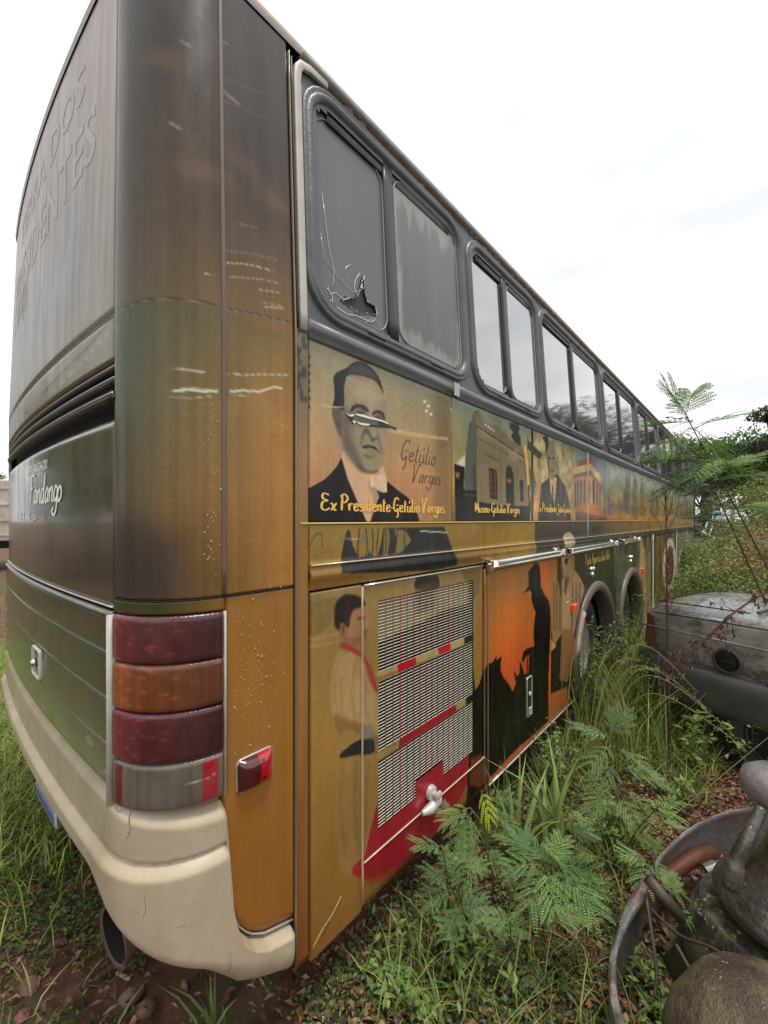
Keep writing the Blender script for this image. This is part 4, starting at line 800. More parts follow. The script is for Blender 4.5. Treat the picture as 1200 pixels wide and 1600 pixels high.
# perforated sheet: backing, slats and ribs
def grille_col(A):
    A.grad([(1.6, (214, 204, 178)), (1.2, (212, 202, 182)), (.4, (218, 210, 192))])
gs = mat('grille sheet paint', attr=True, rough=.35, dirt=.2, coat=.2)
gV = []; gF = []
for k_ in range(int((GZ1 - GZ0) / .0134)):
    z = GZ0 + .004 + k_ * .0134
    for a, b in ((GU0, U(1.495)), (U(1.495), U(1.712)), (U(1.712), GU1)):
        if solid(np.array((a + b) / 2), np.array(z + .003)): continue
        us = arr(a, b, .03); b0 = len(gV); n = len(us)
        for zz, oo in ((z, .001), (z + .0005, .0022), (z + .0023, .0016), (z + .0024, .0)): gV += [(u_, zz, oo) for u_ in us]
        for r in range(3):
            for i in range(n - 1): gF.append((b0 + r * n + i, b0 + r * n + i + 1, b0 + (r + 1) * n + i + 1, b0 + (r + 1) * n + i))
gV = np.array(gV); A_ = Art(gV[:, 0], gV[:, 1]); grille_col(A_)
link('grille_slats', mesh_np('grille_slats', surf(gV[:, 0], gV[:, 1], gV[:, 2]), gF, smooth=False, col=lin(A_.c)), gs, gd)
gV = []; gF = []; gc = []
for k_ in range(1, 16):
    u_ = GU0 + (GU1 - GU0) * k_ / 16
    for z0_, z1_ in ((GZ0 if not U(1.495) < u_ < U(1.712) else .602, .802), (.841, 1.126), (1.163, GZ1)):
        b0 = len(gV); c_ = [(104, 84, 50), (150, 28, 44), (96, 80, 52), (132, 30, 40)][(k_ * 7) % 4] if 2 < k_ < 12 else (110, 96, 64)
        gV += [(u_ - .0018, z0_, .0036), (u_ + .0018, z0_, .0036), (u_ + .0018, z1_, .0036), (u_ - .0018, z1_, .0036)]; gF.append((b0, b0 + 1, b0 + 2, b0 + 3)); gc += [c_] * 4
gV = np.array(gV)
link('grille_ribs', mesh_np('grille_ribs', surf(gV[:, 0], gV[:, 1], gV[:, 2]), gF, smooth=False, col=lin(np.array(gc, float))), gs, gd)
def back_col(A):
    A.c[...] = (6, 6, 6)
    A.polyw([(U(1.2), 1.267), (U(1.55), 1.30), (U(1.75), 1.325), (U(2.02), 1.325), (U(2.02), 1.5), (U(1.2), 1.5)], (134, 124, 92), .004)
    A.polyw([(U(1.52), 1.34), (U(1.68), 1.35), (U(1.68), 1.5), (U(1.52), 1.5)], (70, 64, 52), .02, .8)
panel('grille_backing', arr(GU0 - .01, GU1 + .01, .01), arr(GZ0 - .01, GZ1 + .01, .006), mat('grille backing', attr=True, rough=.7), gd, back_col, off=-.022, thick=.001)
strip('door_edge_trim', ln(gz1 + .004, U(1.158), U(2.105), .1), half_round(.010, .012), mat('bright steel edge', (.75, .73, .68), rough=.2, metal=.9, dirt=.2), gd, off=.002)
beige = mat('cream seam', (.62, .52, .36), rough=.35, dirt=.4, scale=14)
strip('door_seam', [(U(1.153), z) for z in arr(.30, 1.52, .1)], half_round(.005, .007), beige, bus)
strip('door_seam', ln(gz0 - .003, U(1.16), U(2.13), .1), half_round(.006, .008), beige, bus)
for s_ in (2.132, 2.176): strip('door_seam', [(U(s_), z) for z in arr(.24, 1.50, .1)], half_round(.004, .006), mat('dark brass seam', (.32, .24, .14), rough=.3, metal=.4), bus)
# latch of the grille door
mk = MB(); c0 = Vector(surf(U(1.60), .505, .012)); mk.lathe([(0, .018), (.02, .018), (.032, .010), (.034, 0), (.034, -.006)], Matrix.Translation(c0) @ Matrix.Rotation(math.pi / 2, 4, 'X'), 20)
mk.lathe([(0, .05), (.014, .046), (.016, .03), (.014, .018)], Matrix.Translation(c0) @ Matrix.Rotation(math.pi / 2, 4, 'X'), 12)
steel = mat('white worn metal', (.62, .60, .55), rough=.3, metal=.3, dirt=.5, dirtcol=(.12, .1, .08), scale=30)
smooth_angle(mk.build('door_latch', steel, gd), 40)
mk = MB(); mk.tube([surf(U(1.52), .452, .02), surf(U(1.56), .455, .032), surf(U(1.62), .468, .034), surf(U(1.66), .482, .02)], [.012, .024, .024, .010], 10)
smooth_angle(mk.build('door_handle', steel, gd), 60)
def doorp(a, b, z0_, z1_=1.526, name='luggage_door'): return panel(name, seg(a, b), arr(z0_, z1_, .006 if a < 4 else .012), wrap, bus, side_art, hole=arch_hole, offf=lambda u, z: .0015 * np.sin(u * 9) * np.sin(z * 5))
doorp(2.136, 2.172, .24, name='pillar_panel')
ld = doorp(2.180, 3.400, .262); ld['label'] = 'sunset orange luggage door with black horseman silhouette'
doorp(3.408, 3.50, .262, name='pillar_panel')
doorp(3.508, 5.085, .262); doorp(5.093, 5.36, .262, name='pillar_panel'); doorp(5.368, 7.392, .262); doorp(7.404, 9.955, .262); doorp(9.965, 13.21, .262)
strip('skirt_trim', ln(.256, U(2.18), U(3.8), .2), half_round(.008, .01), alu, bus)
lw = mat('pale vertical trim', (.66, .62, .52), rough=.35, dirt=.3, scale=20)
for s_ in (3.404, 5.09): strip('door_seam', [(U(s_), z) for z in arr(1.0 if s_ > 4 else .27, 1.50, .1)], half_round(.004, .005), MATS['dark brass seam'], bus)
for s_ in (7.398, 9.96): strip('door_seam', [(U(s_), z) for z in arr(.3, 1.56, .1)], half_round(.035, .01), lw, bus)
strip('panel_joint', [(U(4.098), z) for z in arr(1.63, 2.40, .1)], half_round(.012, .006), lw, bus)
strip('door_seam', [(U(3.5), 1.10), (U(3.8), 1.12)], half_round(.006, .004), MATS['dark brass seam'], bus)
# bright hinge bars over the luggage doors
bright = mat('bright chrome bar', (.86, .84, .78), rough=.12, metal=.9, dirt=.12, dirtcol=(.3, .25, .18), scale=14)
for a, b in ((2.15, 3.37), (3.50, 5.05), (5.37, 6.24)):
    hb = strip('hinge_bar', ln(1.520, U(a), U(b), .1), [(-.027, -.004), (-.027, .016), (-.020, .026), (-.004, .030), (.008, .040), (.020, .034), (.027, .016), (.027, -.004)], bright, bus, off=.006)
    for e in (a, b):
        q = MB(); c0 = surf(U(e), 1.520, .018); q.box(c0, (.03, .055, .064), b=.004); q.build('end_cap', chrome, hb)
    strip('bar_shadow_gap', ln(1.488, U(a), U(b), .1), half_round(.010, .004), rubber, hb, off=.005)
# recessed lock plate on the sunset door
q = rrect(U(2.72), U(2.80), .455, .715, .01)
strip('lock_frame', q, half_round(.008, .008), alu, ld, closed=True, off=.001)
panel('lock_recess', arr(U(2.725), U(2.795), .03), arr(.46, .71, .05), black, ld, off=.0015, thick=.001)
mk = MB(); mk.lathe([(0, .012), (.014, .010), (.016, 0)], Matrix.Translation(Vector(surf(U(2.765), .60, .003))) @ Matrix.Rotation(math.pi / 2, 4, 'X'), 12)
mk.box(surf(U(2.762), .49, .008), (.05, .012, .05), b=.004); smooth_angle(mk.build('lock_knob', steel, ld), 40)
for s_, z_ in ((4.22, 1.30), (5.85, 1.30)):
    mk = MB()
    for i in range(3):
        a = i * 2.09 + .5; mk.lathe([(0, .02), (.022, .014), (.026, 0)], Matrix.Translation(Vector(surf(U(s_) + .04 * math.cos(a), z_ + .035 * math.sin(a), .002))) @ Matrix.Rotation(math.pi / 2, 4, 'X'), 10)
    smooth_angle(mk.build('door_lock', chrome, bus), 50)
# orange side repeaters
orl = mat('orange lens', (.85, .12, .02), rough=.15, coat=1)
for s_, z_ in ((3.66, 1.04), (6.55, 1.09)):
    mk = MB(); mk.box(surf(U(s_), z_, .016), (.085, .036, .075), b=.008); mk.build('side_repeater', orl, bus)
# wheel arches and wheels
archm = mat('worn arch trim', (.15, .115, .095), rough=.38, dirt=.6, dirtcol=(.10, .07, .06), scale=6, bump=.2, bscale=14, var=.3)
tyrem = mat('old tyre', (.022, .022, .021), rough=.75, dirt=.6, dirtcol=(.10, .085, .065), scale=7, bump=.5, bscale=30)
rimm = mat('dirty white rim', (.55, .53, .47), rough=.5, dirt=.6, dirtcol=(.16, .12, .08), scale=8)
def wheel(cu_, cz_, w_):
    M = Matrix.Translation((SC + cu_, w_, cz_)) @ Matrix.Rotation(math.pi / 2, 4, 'X')
    t = MB(); t.lathe([(.30, -.24), (.42, -.25), (.49, -.21), (.515, -.16), (.52, 0 - .02), (.515, .0), (.49, .04), (.43, .06), (.34, .05), (.29, .02)], M, 48)
    ty = t.build('wheel', tyrem, bus, True)
    r = MB(); r.lathe([(.30, .02), (.295, -.01), (.27, -.03), (.25, -.10), (.16, -.11), (.15, -.03), (.12, .0), (.06, .01), (0, .01)], M, 40)
    smooth_angle(r.build('rim', rimm, ty, True), 40)
    b = MB()
    for i in range(10):
        a = i * .628; b.lathe([(0, .02), (.014, .018), (.016, -.01)], M @ Matrix.Translation((.19 * math.cos(a), .19 * math.sin(a), -.10)), 6)
    b.build('lug_nuts', alu, ty)
for c in ARC + [FRONT_ARC]:
    wheel(c[0], c[1] + .01, 1.30)
    th_ = np.linspace(-.42, math.pi + .42, 46); Rm = .635
    pth = [(c[0] + Rm * math.cos(t), c[1] + Rm * math.sin(t)) for t in th_]
    strip('wheel_arch', pth[::-1], [(-.05, -.01), (-.048, .010), (-.036, .022), (-.014, .029), (.014, .028), (.036, .018), (.046, .003), (.050, -.05), (.04, -.12)], archm, bus)
    well = MB(); V = []; F = []
    for i, t in enumerate(np.linspace(-.1, math.pi + .1, 20)):
        for d_ in (0.0, .5): V.append((SC + c[0] + .64 * math.cos(t), W0 + d_, c[1] + .64 * math.sin(t)))
        if i: F.append((2 * i - 2, 2 * i - 1, 2 * i + 1, 2 * i))
    well.add(V, F); well.build('wheel_well', black, bus)
# bare orange-white chips on the first arch
strip('arch_patch', [(ARC[0][0] + .637 * math.cos(t), .5 + .637 * math.sin(t)) for t in np.linspace(2.95, 2.35, 9)], [(-.044, .016), (-.034, .025), (-.012, .032), (.014, .031), (.034, .022)], mat('bare chipped plastic', (.62, .48, .38), rough=.5, dirt=.6, dirtcol=(.2, .08, .05), scale=12), bus)
# front: closing wall, mirror, black mirror post
mk = MB(); mk.box((13.24, WC, 1.95), (.10, 2.46, 3.0), b=.03); mk.build('front_wall', wrapd if False else bandm, bus)
mk = MB(); mk.tube([(13.1, 1.12, 2.50), (13.2, .98, 2.45), (13.22, .95, 2.0), (13.22, .95, 1.55), (13.15, 1.1, 1.5)], .035, 8); ma = mk.build('mirror_arm', rubber, bus)
mk = MB(); mk.box((13.22, .90, 2.05), (.12, .24, .55), b=.04); mk.box((13.22, .92, 2.55), (.10, .18, .26), b=.03); mk.build('mirror', rubber, ma)
mk = MB(); mk.lathe([(0, .05), (.06, .045), (.10, .02), (.11, -.02)], Matrix.Translation((12.4, 1.13, 1.0)) @ Matrix.Diagonal((1.4, 1, 2.6, 1)) @ Matrix.Rotation(math.pi / 2, 4, 'X'), 16); mk.build('front_side_lamp', mat('brown orange lamp', (.35, .10, .04), rough=.3), bus, True)
# torn sheet metal across the portrait
tw = mat('torn white edge', (.80, .78, .72), rough=.35); td = mat('torn dark gap', (.04, .04, .03), rough=.6); tg = mat('bare olive putty', (.13, .14, .09), rough=.6)
oA, kA = (500, 550), 9.41
def decal(name, pts, m, off, parent=bus, o=oA, k=kA):
    P = np.array(pts, float) / k + np.array(o, float); u, z = uz(P[:, 0], P[:, 1]); ofs = off if hasattr(off, '__len__') else [off] * len(u)
    return link(name, mesh_np(name, surf(u, z, np.array(ofs)), [tuple(range(len(u)))], smooth=False), m, parent)
decal('torn_skin', [(360, 890), (420, 930), (480, 925), (520, 905), (620, 925), (730, 970), (800, 985), (900, 1010), (985, 1050), (1040, 1090), (1120, 1110), (1120, 1150), (1040, 1120), (900, 1110), (760, 1100), (700, 1085), (600, 1070), (540, 1040), (480, 1050), (440, 1000), (400, 950)], td, .0012)
decal('torn_skin', [(490, 935), (560, 940), (700, 985), (840, 1010), (850, 1080), (740, 1070), (640, 1050), (540, 1020), (475, 1000)], tg, .0020)
for pts, o_ in (([(360, 890), (420, 925), (490, 915), (500, 935), (450, 955), (400, 930)], .006), ([(500, 905), (620, 922), (730, 962), (800, 975), (900, 1005), (990, 1050), (980, 1065), (900, 1030), (790, 1000), (700, 985), (600, 955), (520, 932)], .010), ([(462, 1015), (500, 1010), (520, 1035), (490, 1055)], .008), ([(520, 1020), (600, 1045), (700, 1058), (730, 1070), (690, 1085), (620, 1082), (560, 1060)], .007)):
    decal('torn_skin', pts, tw, o_ * .6)
# ------------------------------------------------------------------ brush lettering as thin painted ribbons
GL = {'E': '34,90 10,98 4,72 26,56 6,48 0,16 16,0 36,14', 'x': '0,42 10,36 20,4 30,2;30,44 2,0', 'P': '6,0 10,92;0,84 20,100 36,76 24,52 8,48', 'r': '2,44 6,0;6,28 14,44 24,42',
 'e': '2,20 20,30 16,44 4,36 4,8 14,0 26,12', 's': '22,42 6,40 6,28 20,18 16,0 0,4', 'i': '4,44 4,6 12,2;5,60 6,66', 'd': '22,40 6,42 2,10 12,0 20,20;24,92 20,8 28,2', 'n': '2,44 4,0;4,30 14,44 20,36 20,4 28,4',
 't': '8,82 6,8 16,2;0,54 20,58', 'G': '34,84 18,98 4,70 2,24 14,2 26,20 26,-30 14,-38;14,44 34,48', 'u': '2,44 2,8 12,0 20,12 20,44;20,10 28,2', 'ú': '2,44 2,8 12,0 20,12 20,44;20,10 28,2;12,62 20,78', 'l': '6,96 4,8 14,2',
 'o': '12,44 2,24 8,0 20,10 20,34 10,44', 'V': '0,96 8,90 14,2 18,10 34,100 44,92', 'a': '22,38 10,44 2,14 8,0 20,18 22,42;22,40 20,6 28,4', 'ã': '22,38 10,44 2,14 8,0 20,18 22,42;22,40 20,6 28,4;2,60 10,68 16,58 24,66', 'g': '22,40 8,44 2,16 10,2 20,16 22,42;22,40 20,-20 8,-40 -6,-28 4,-18',
 'M': '2,0 6,92 18,20 32,94 34,4 42,4', 'J': '26,96 24,-10 10,-34 0,-18;8,92 36,98', 'F': '8,0 12,92;4,88 22,96 42,92;4,50 28,54', 'p': '2,44 4,-36;4,30 14,44 22,24 12,0 4,8', 'A': '0,0 18,98 34,2;6,34 30,36', 'R': '6,0 10,92;0,84 20,100 36,76 24,52 8,48;16,50 34,0',
 'S': '32,88 16,98 4,76 26,44 26,10 10,0 0,14', 'c': '22,36 10,44 2,20 10,0 24,8', 'T': '0,88 20,98 40,94;20,94 16,0', 'm': '2,44 4,0;4,30 12,44 16,4;16,32 26,44 30,4 36,4', '-': '0,24 14,26', 'C': '32,84 18,98 4,70 4,20 16,0 34,12', 'D': '6,0 10,92;0,88 28,90 34,40 20,4 4,4', 'B': '6,0 10,92;0,84 20,98 30,76 10,50;10,52 34,40 26,6 2,2', 'h': '4,94 4,0;4,30 14,44 20,36 20,4 26,4', 'b': '4,94 4,4 16,0 22,24 12,44 4,30', 'v': '0,44 10,0 22,46', 'L': '6,96 4,4 30,2', 'f': '22,86 14,98 8,70 6,-30;0,44 20,48'}
def lettering(name, text, x0, x1, yb, yt, m, wd=.10, slant=.0, track=3, pen=.7, parent=bus, jump=.0, off=.0018):
    """text between photo columns x0..x1 (measured), baseline row yb and capital row yt at x0, written on the bodywork"""
    u0, zb_ = uz(x0, yb); u1, _ = uz(x1, yb); _, zt_ = uz(x0, yt); h = float(zt_ - zb_); adv = 0; items = []
    for ch in text:
        if ch == ' ': adv += 14; continue
        st = [np.array([[float(v) for v in p.split(',')] for p in s_.split()]) for s_ in GL[ch].split(';')]
        w = max(p[:, 0].max() for p in st); items += [(adv, p) for p in st]; adv += w + track
    sx = float(u1 - u0) / adv; mb = MB(); k = 0; rj = np.random.default_rng(len(text))
    for a, p in items:
        q = crom(p, False, 5); q = np.stack([u0 + (a + q[:, 0] + slant * q[:, 1]) * sx, zb_ + q[:, 1] / 100 * h + jump * h * math.sin(a * .13)], -1)
        t = np.gradient(q, axis=0); t /= np.maximum(np.linalg.norm(t, axis=1), 1e-9)[:, None]; nn = np.stack([-t[:, 1], t[:, 0]], -1)
        wv = wd * h * ((1 - pen) + pen * np.abs(t[:, 1])) / 2; wv[0] *= .5; wv[-1] *= .35
        A_ = q + nn * wv[:, None]; B_ = q - nn * wv[:, None]; o = off + .00012 * (k % 9) + np.linspace(0, .0001, len(q)); k += 1
        V = np.concatenate([surf(A_[:, 0], A_[:, 1], o), surf(B_[:, 0], B_[:, 1], o)]); n = len(q)
        mb.add(V, [(i, i + 1, n + i + 1, n + i) for i in range(n - 1)])
    return mb.build(name, m, parent)
yel = mat('yellow lettering', (.85, .52, .09), rough=.4); ink = mat('dark lettering', (.06, .045, .03), rough=.5); whl = mat('white lettering', (.90, .89, .84), rough=.9, spec=.1); amb2 = mat('ochre lettering', (.62, .40, .06), rough=.4)
lettering('caption_lettering', 'Ex Presidente-Getúlio Vargas', 502, 694, 797, 770, yel, .19)
lettering('caption_lettering', 'Museu-Getúlio Vargas', 742, 812, 800, 784, yel, .22)
lettering('caption_lettering', 'Ex Presidente João-Goulart', 839, 893, 799, 785, yel, .22)
lettering('caption_lettering', 'Museu João Goulart', 905, 938, 797, 786, amb2, .15)
lettering('caption_lettering', 'Poeta Apparicio Silva Rillo', 914, 952, 883, 866, amb2, .14)
lettering('caption_lettering', 'Tratores', 792, 812, 860, 848, amb2, .14)
lettering('signature_lettering', 'Getúlio', 625, 679, 718, 684, ink, .055, slant=.18, pen=.4); lettering('signature_lettering', 'Vargas', 641, 688, 752, 724, ink, .055, slant=.18, pen=.4)
# rear lettering: upright type set from flat outline text laid on the bodywork
def rear_text(name, text, ul, ur, zbase, h, m, parent, off=.0022, bold=0):
    cu_ = bpy.data.curves.new('t', 'FONT'); cu_.body = text; cu_.size = 1; cu_.resolution_u = 2; cu_.offset = bold; ob = bpy.data.objects.new('t', cu_); S.collection.objects.link(ob)
    me = bpy.data.meshes.new_from_object(ob.evaluated_get(bpy.context.evaluated_depsgraph_get())); bpy.data.objects.remove(ob)
    n = len(me.vertices); co = np.zeros(n * 3); me.vertices.foreach_get('co', co); co = co.reshape(-1, 3); x0, x1 = co[:, 0].min(), co[:, 0].max(); y1 = .73
    V = surf(ul + (co[:, 0] - x0) / (x1 - x0) * (ur - ul), zbase + co[:, 1] / y1 * h, off); F = [tuple(p.vertices) for p in me.polygons]; bpy.data.meshes.remove(me)
    return link(name, mesh_np(name, V, F, smooth=False), m, parent)
hatch = [o for o in bus.children if o.name == 'rear_hatch'][0]
gho = mat('faded lettering', (.52, .48, .455), rough=.5, dirt=.85, dirtcol=(.24, .21, .19), scale=11)
rear_text('rear_lettering', 'S. BORJA', -2.1, -1.55, 2.80, .14, gho, hatch, off=.0008); rear_text('rear_lettering', 'PRESIDENTES', -2.10, -.50, 2.93, .185, gho, hatch, off=.0008, bold=.01)
rear_text('rear_lettering', 'TERRA DOS', -1.90, -.62, 3.20, .13, gho, hatch, off=.0008, bold=.01)
rear_text('rear_lettering', 'CAPITAL GAÚCHA DO', -1.45, -1.02, 1.978, .038, whl, ed, bold=.02); rear_text('rear_lettering', 'SÃO BORJA - RS - BRASIL', -1.80, -1.36, 1.778, .038, whl, ed, bold=.02)
lettering('rear_script_lettering', 'Fandango', 47, 96, 788, 744, whl, .13, slant=.12, pen=.5, parent=ed, track=1)
decal('underline_stroke', [(200, 462), (240, 436), (285, 436), (285, 441), (240, 443), (202, 467)], amb2, .002, ed, (0, 700), 4)
# ================================================================== GROUND
def gmat():
    m = bpy.data.materials.new('soil and moss'); m.use_nodes = True; t = m.node_tree; N = t.nodes; L = t.links; b = N['Principled BSDF']; b.inputs['Roughness'].default_value = .9
    tc_ = N.new('ShaderNodeTexCoord')
    def noise(sc, det=8, r=.6):
        n = N.new('ShaderNodeTexNoise'); n.inputs['Scale'].default_value = sc; n.inputs['Detail'].default_value = det; n.inputs['Roughness'].default_value = r; L.new(tc_.outputs['Object'], n.inputs['Vector']); return n.outputs[0]
    def ramp(v, st):
        r = N.new('ShaderNodeValToRGB'); e = r.color_ramp.elements
        while len(e) < len(st): e.new(.5)
        for q, (p, c) in zip(e, st): q.position = p; q.color = (*c, 1)
        L.new(v, r.inputs[0]); return r.outputs[0]
    soil = ramp(noise(9), [(.3, (.045, .021, .012)), (.5, (.12, .052, .030)), (.62, (.19, .080, .045)), (.75, (.25, .13, .08))])
    grs = ramp(noise(14), [(.3, (.030, .038, .012)), (.55, (.065, .085, .026)), (.75, (.12, .14, .045))])
    x = N.new('ShaderNodeMix'); x.data_type = 'RGBA'; L.new(ramp(noise(.8, 5), [(.50, (0, 0, 0)), (.62, (1, 1, 1))]), x.inputs[0]); L.new(soil, x.inputs[6]); L.new(grs, x.inputs[7]); L.new(x.outputs[2], b.inputs['Base Color'])
    bp = N.new('ShaderNodeBump'); bp.inputs['Strength'].default_value = .9; bp.inputs['Distance'].default_value = .03; L.new(noise(26, 10, .7), bp.inputs['Height']); L.new(bp.outputs[0], b.inputs['Normal']); return m
def gz(x, y): return .05 * (fbm(np.asarray(x) * .9 + 30, np.asarray(y) * .9 + 30, 5) - .47) + .025 * (fbm(np.asarray(x) * 4 + 60, np.asarray(y) * 4 + 60, 8) - .47)
ax1 = np.concatenate([[-400, -150, -60, -30, -15, -8, -5], arr(-3, 8, .07), [9, 10, 12, 15, 20, 30, 60, 150, 400]])
ay1 = np.concatenate([[-400, -150, -60, -30, -15, -8, -5], arr(-3, 6, .07), [7, 8, 10, 13, 20, 30, 60, 150, 400]])
GX, GY = np.meshgrid(ax1, ay1, indexing='ij'); n1 = len(ay1); ii, jj = np.meshgrid(np.arange(len(ax1) - 1), np.arange(n1 - 1), indexing='ij'); a_ = (ii * n1 + jj).ravel()
tag(link('ground', mesh_np('ground', np.stack([GX, GY, gz(GX, GY)], -1).reshape(-1, 3), np.stack([a_, a_ + n1, a_ + n1 + 1, a_ + 1], -1)), gmat()), kind='structure')

# ================================================================== PLANTS
leafm = mat('leaf green', attr=True, rough=.6, transl=.3, spec=.15)
grassm = mat('grass blade', attr=True, rough=.6, transl=.28, spec=.15)
drym = mat('dry leaf', attr=True, rough=.6, spec=.3)
stemm = mat('plant stem', (.085, .06, .035), rough=.7, var=.3, scale=12); gstem = mat('green stem', (.10, .12, .04), rough=.6); redstem = mat('reddish dry stem', (.085, .035, .028), rough=.7)
barkm = mat('bark', (.07, .055, .042), rough=.9, var=.4, scale=8, bump=.6, bscale=20)
def nrm(v): return v / np.maximum(np.linalg.norm(v, axis=-1, keepdims=True), 1e-9)
def kites(P, D, N_, Ln, Wd, C, fold=.15):
    """leaf-sized four-cornered faces: base P, direction D, face normal N_, length, width, colour"""
    n = len(P); D = nrm(D); S_ = nrm(np.cross(D, N_)); Nn = np.cross(S_, D); Ln = np.broadcast_to(Ln, (n,))[:, None]; Wd = np.broadcast_to(Wd, (n,))[:, None]
    V = np.stack([P, P + D * Ln * .45 + S_ * Wd / 2 + Nn * Wd * fold, P + D * Ln, P + D * Ln * .45 - S_ * Wd / 2 + Nn * Wd * fold], 1).reshape(-1, 3)
    return V, np.repeat(C, 4, 0) if len(C) == n else C
def kite_obj(name, V, C, m, parent=None):
    F = np.arange(len(V)).reshape(-1, 4); return link(name, mesh_np(name, V, F, smooth=False, col=np.clip(C, 0, 1)), m, parent)
def blades_vc(r, P, H, W_, lean, C, bend=.6, tipfade=1.15):
    n = len(P); a = r.uniform(0, 2 * np.pi, n); d = np.stack([np.cos(a), np.sin(a), 0 * a], -1); s_ = np.stack([-np.sin(a + r.normal(0, .8, n)), np.cos(a), 0 * a], -1)
    H = H[:, None]; W_ = W_[:, None]; le = lean[:, None]; V = []; ks = (0, .35, .7, 1.0)
    for k in ks:
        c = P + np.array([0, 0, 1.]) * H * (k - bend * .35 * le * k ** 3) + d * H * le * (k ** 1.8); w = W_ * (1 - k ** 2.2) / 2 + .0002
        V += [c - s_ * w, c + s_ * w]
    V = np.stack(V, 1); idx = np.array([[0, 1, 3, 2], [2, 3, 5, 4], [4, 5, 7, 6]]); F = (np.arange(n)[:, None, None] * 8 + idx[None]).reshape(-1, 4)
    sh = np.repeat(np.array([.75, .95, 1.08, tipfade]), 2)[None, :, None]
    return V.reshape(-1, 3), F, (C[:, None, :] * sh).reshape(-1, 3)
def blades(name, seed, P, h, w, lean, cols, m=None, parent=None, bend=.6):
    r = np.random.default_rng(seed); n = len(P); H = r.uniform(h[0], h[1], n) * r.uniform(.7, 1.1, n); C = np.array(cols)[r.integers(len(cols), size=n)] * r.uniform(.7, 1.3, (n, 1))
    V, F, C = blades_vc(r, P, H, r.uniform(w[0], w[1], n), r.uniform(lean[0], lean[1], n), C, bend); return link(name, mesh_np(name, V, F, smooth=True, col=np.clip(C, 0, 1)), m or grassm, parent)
GG = [(.21, .31, .055), (.28, .38, .08), (.16, .24, .05), (.34, .40, .12), (.38, .36, .15), (.12, .19, .045)]
def scatter(r, n, s0, s1, w0, w1, dens=None):
    s_ = r.uniform(s0, s1, n); w_ = r.uniform(w0, w1, n)
    if dens is not None: k = r.random(n) < dens(s_, w_); s_, w_ = s_[k], w_[k]
    return np.stack([s_, w_, gz(s_, w_)], -1)
def under_bus(s_, w_): return (s_ > .55) & (w_ > 1.22) & (w_ < 3.6) & (s_ < 13.3)
r = np.random.default_rng(21)
dist = lambda s_, w_: np.hypot(s_, w_)
# lush grass left of the bus and behind it
def dl(s_, w_): return np.where(under_bus(s_, w_), 0, np.clip((w_ - 2.2) / 1.2, 0, 1) ** 1.3 * np.clip(5 / dist(s_, w_), .25, 1) * (.35 + fbm(s_ * 2, w_ * 2, 3) * 1.2) + .02)
P = np.concatenate([scatter(r, 60000, -.6, 1.1, 1.6, 8, dl), scatter(r, 30000, -3, 3, 6, 24, dl), scatter(r, 9000, -6, 0, -3, 9, None)])
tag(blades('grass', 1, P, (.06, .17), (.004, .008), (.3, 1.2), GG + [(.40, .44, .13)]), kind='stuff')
# small-leaved ground cover bottom left
def dc(s_, w_): return np.where(under_bus(s_, w_) & (s_ > .9), 0, np.clip((fbm(s_ * 3.1 + 9, w_ * 3.1, 31) - .40) * 5, 0, 1))
P = scatter(r, 46000, -.5, 1.2, .7, 3.6, dc); P = np.concatenate([P, scatter(r, 52000, .9, 4.2, -.3, 1.25, lambda s_, w_: np.clip((fbm(s_ * 2.7, w_ * 2.7 + 4, 13) - .47 + .14 * np.clip(w_, 0, 1) - .12 * (w_ < .35)) * 5, 0, 1))])
n = len(P); a = r.uniform(0, 6.28, n); D = np.stack([np.cos(a), np.sin(a), r.uniform(-.1, .7, n)], -1); P[:, 2] += r.uniform(.0, .05, n); C = np.array([(.10, .165, .045), (.075, .13, .038), (.15, .21, .06), (.20, .20, .07), (.06, .10, .035)])[r.integers(5, size=n)] * r.uniform(.7, 1.4, (n, 1))
V, C = kites(P, D, np.stack([r.normal(0, .5, n), r.normal(0, .5, n), np.ones(n)], -1), r.uniform(.008, .026, n), r.uniform(.006, .016, n), C)
tag(kite_obj('ground_cover', V, C, leafm), kind='stuff')
# leaf litter
P = np.concatenate([scatter(r, 13500, .9, 4.2, -.7, 1.3, lambda s_, w_: np.clip(1.3 - np.abs(w_ - .25) * .6, .2, 1)), scatter(r, 2600, -.4, 1.1, .8, 3.2, lambda s_, w_: .25 + .75 * (fbm(s_ * 2, w_ * 2, 41) > .5))])
n = len(P); a = r.uniform(0, 6.28, n); D = np.stack([np.cos(a), np.sin(a), r.normal(0, .18, n)], -1); P[:, 2] += r.uniform(.003, .03, n)
C = np.array([(.13, .060, .032), (.20, .095, .048), (.08, .038, .024), (.28, .15, .085), (.32, .21, .12), (.05, .027, .019)])[r.integers(6, size=n)] * r.uniform(.7, 1.3, (n, 1))
V, C = kites(P, D, np.stack([r.normal(0, .45, n), r.normal(0, .45, n), np.ones(n)], -1), r.uniform(.018, .060, n), r.uniform(.010, .026, n), C, fold=.35)
tag(kite_obj('leaf_litter', V, C, drym), kind='stuff')
P = scatter(r, 3800, -.3, 4, -.4, 3.0, lambda s_, w_: ~under_bus(s_, w_)); n = len(P); a = r.uniform(0, 6.28, n); D = np.stack([np.cos(a), np.sin(a), r.normal(0, .12, n)], -1); P[:, 2] += .012
C = np.array([(.20, .14, .08), (.10, .06, .04), (.30, .24, .14)])[r.integers(3, size=n)]; V, C = kites(P, D, np.tile([0, 0, 1.], (n, 1)), r.uniform(.03, .14, n), r.uniform(.0015, .004, n), C)
tag(kite_obj('twig_litter', V, C, drym), kind='stuff')
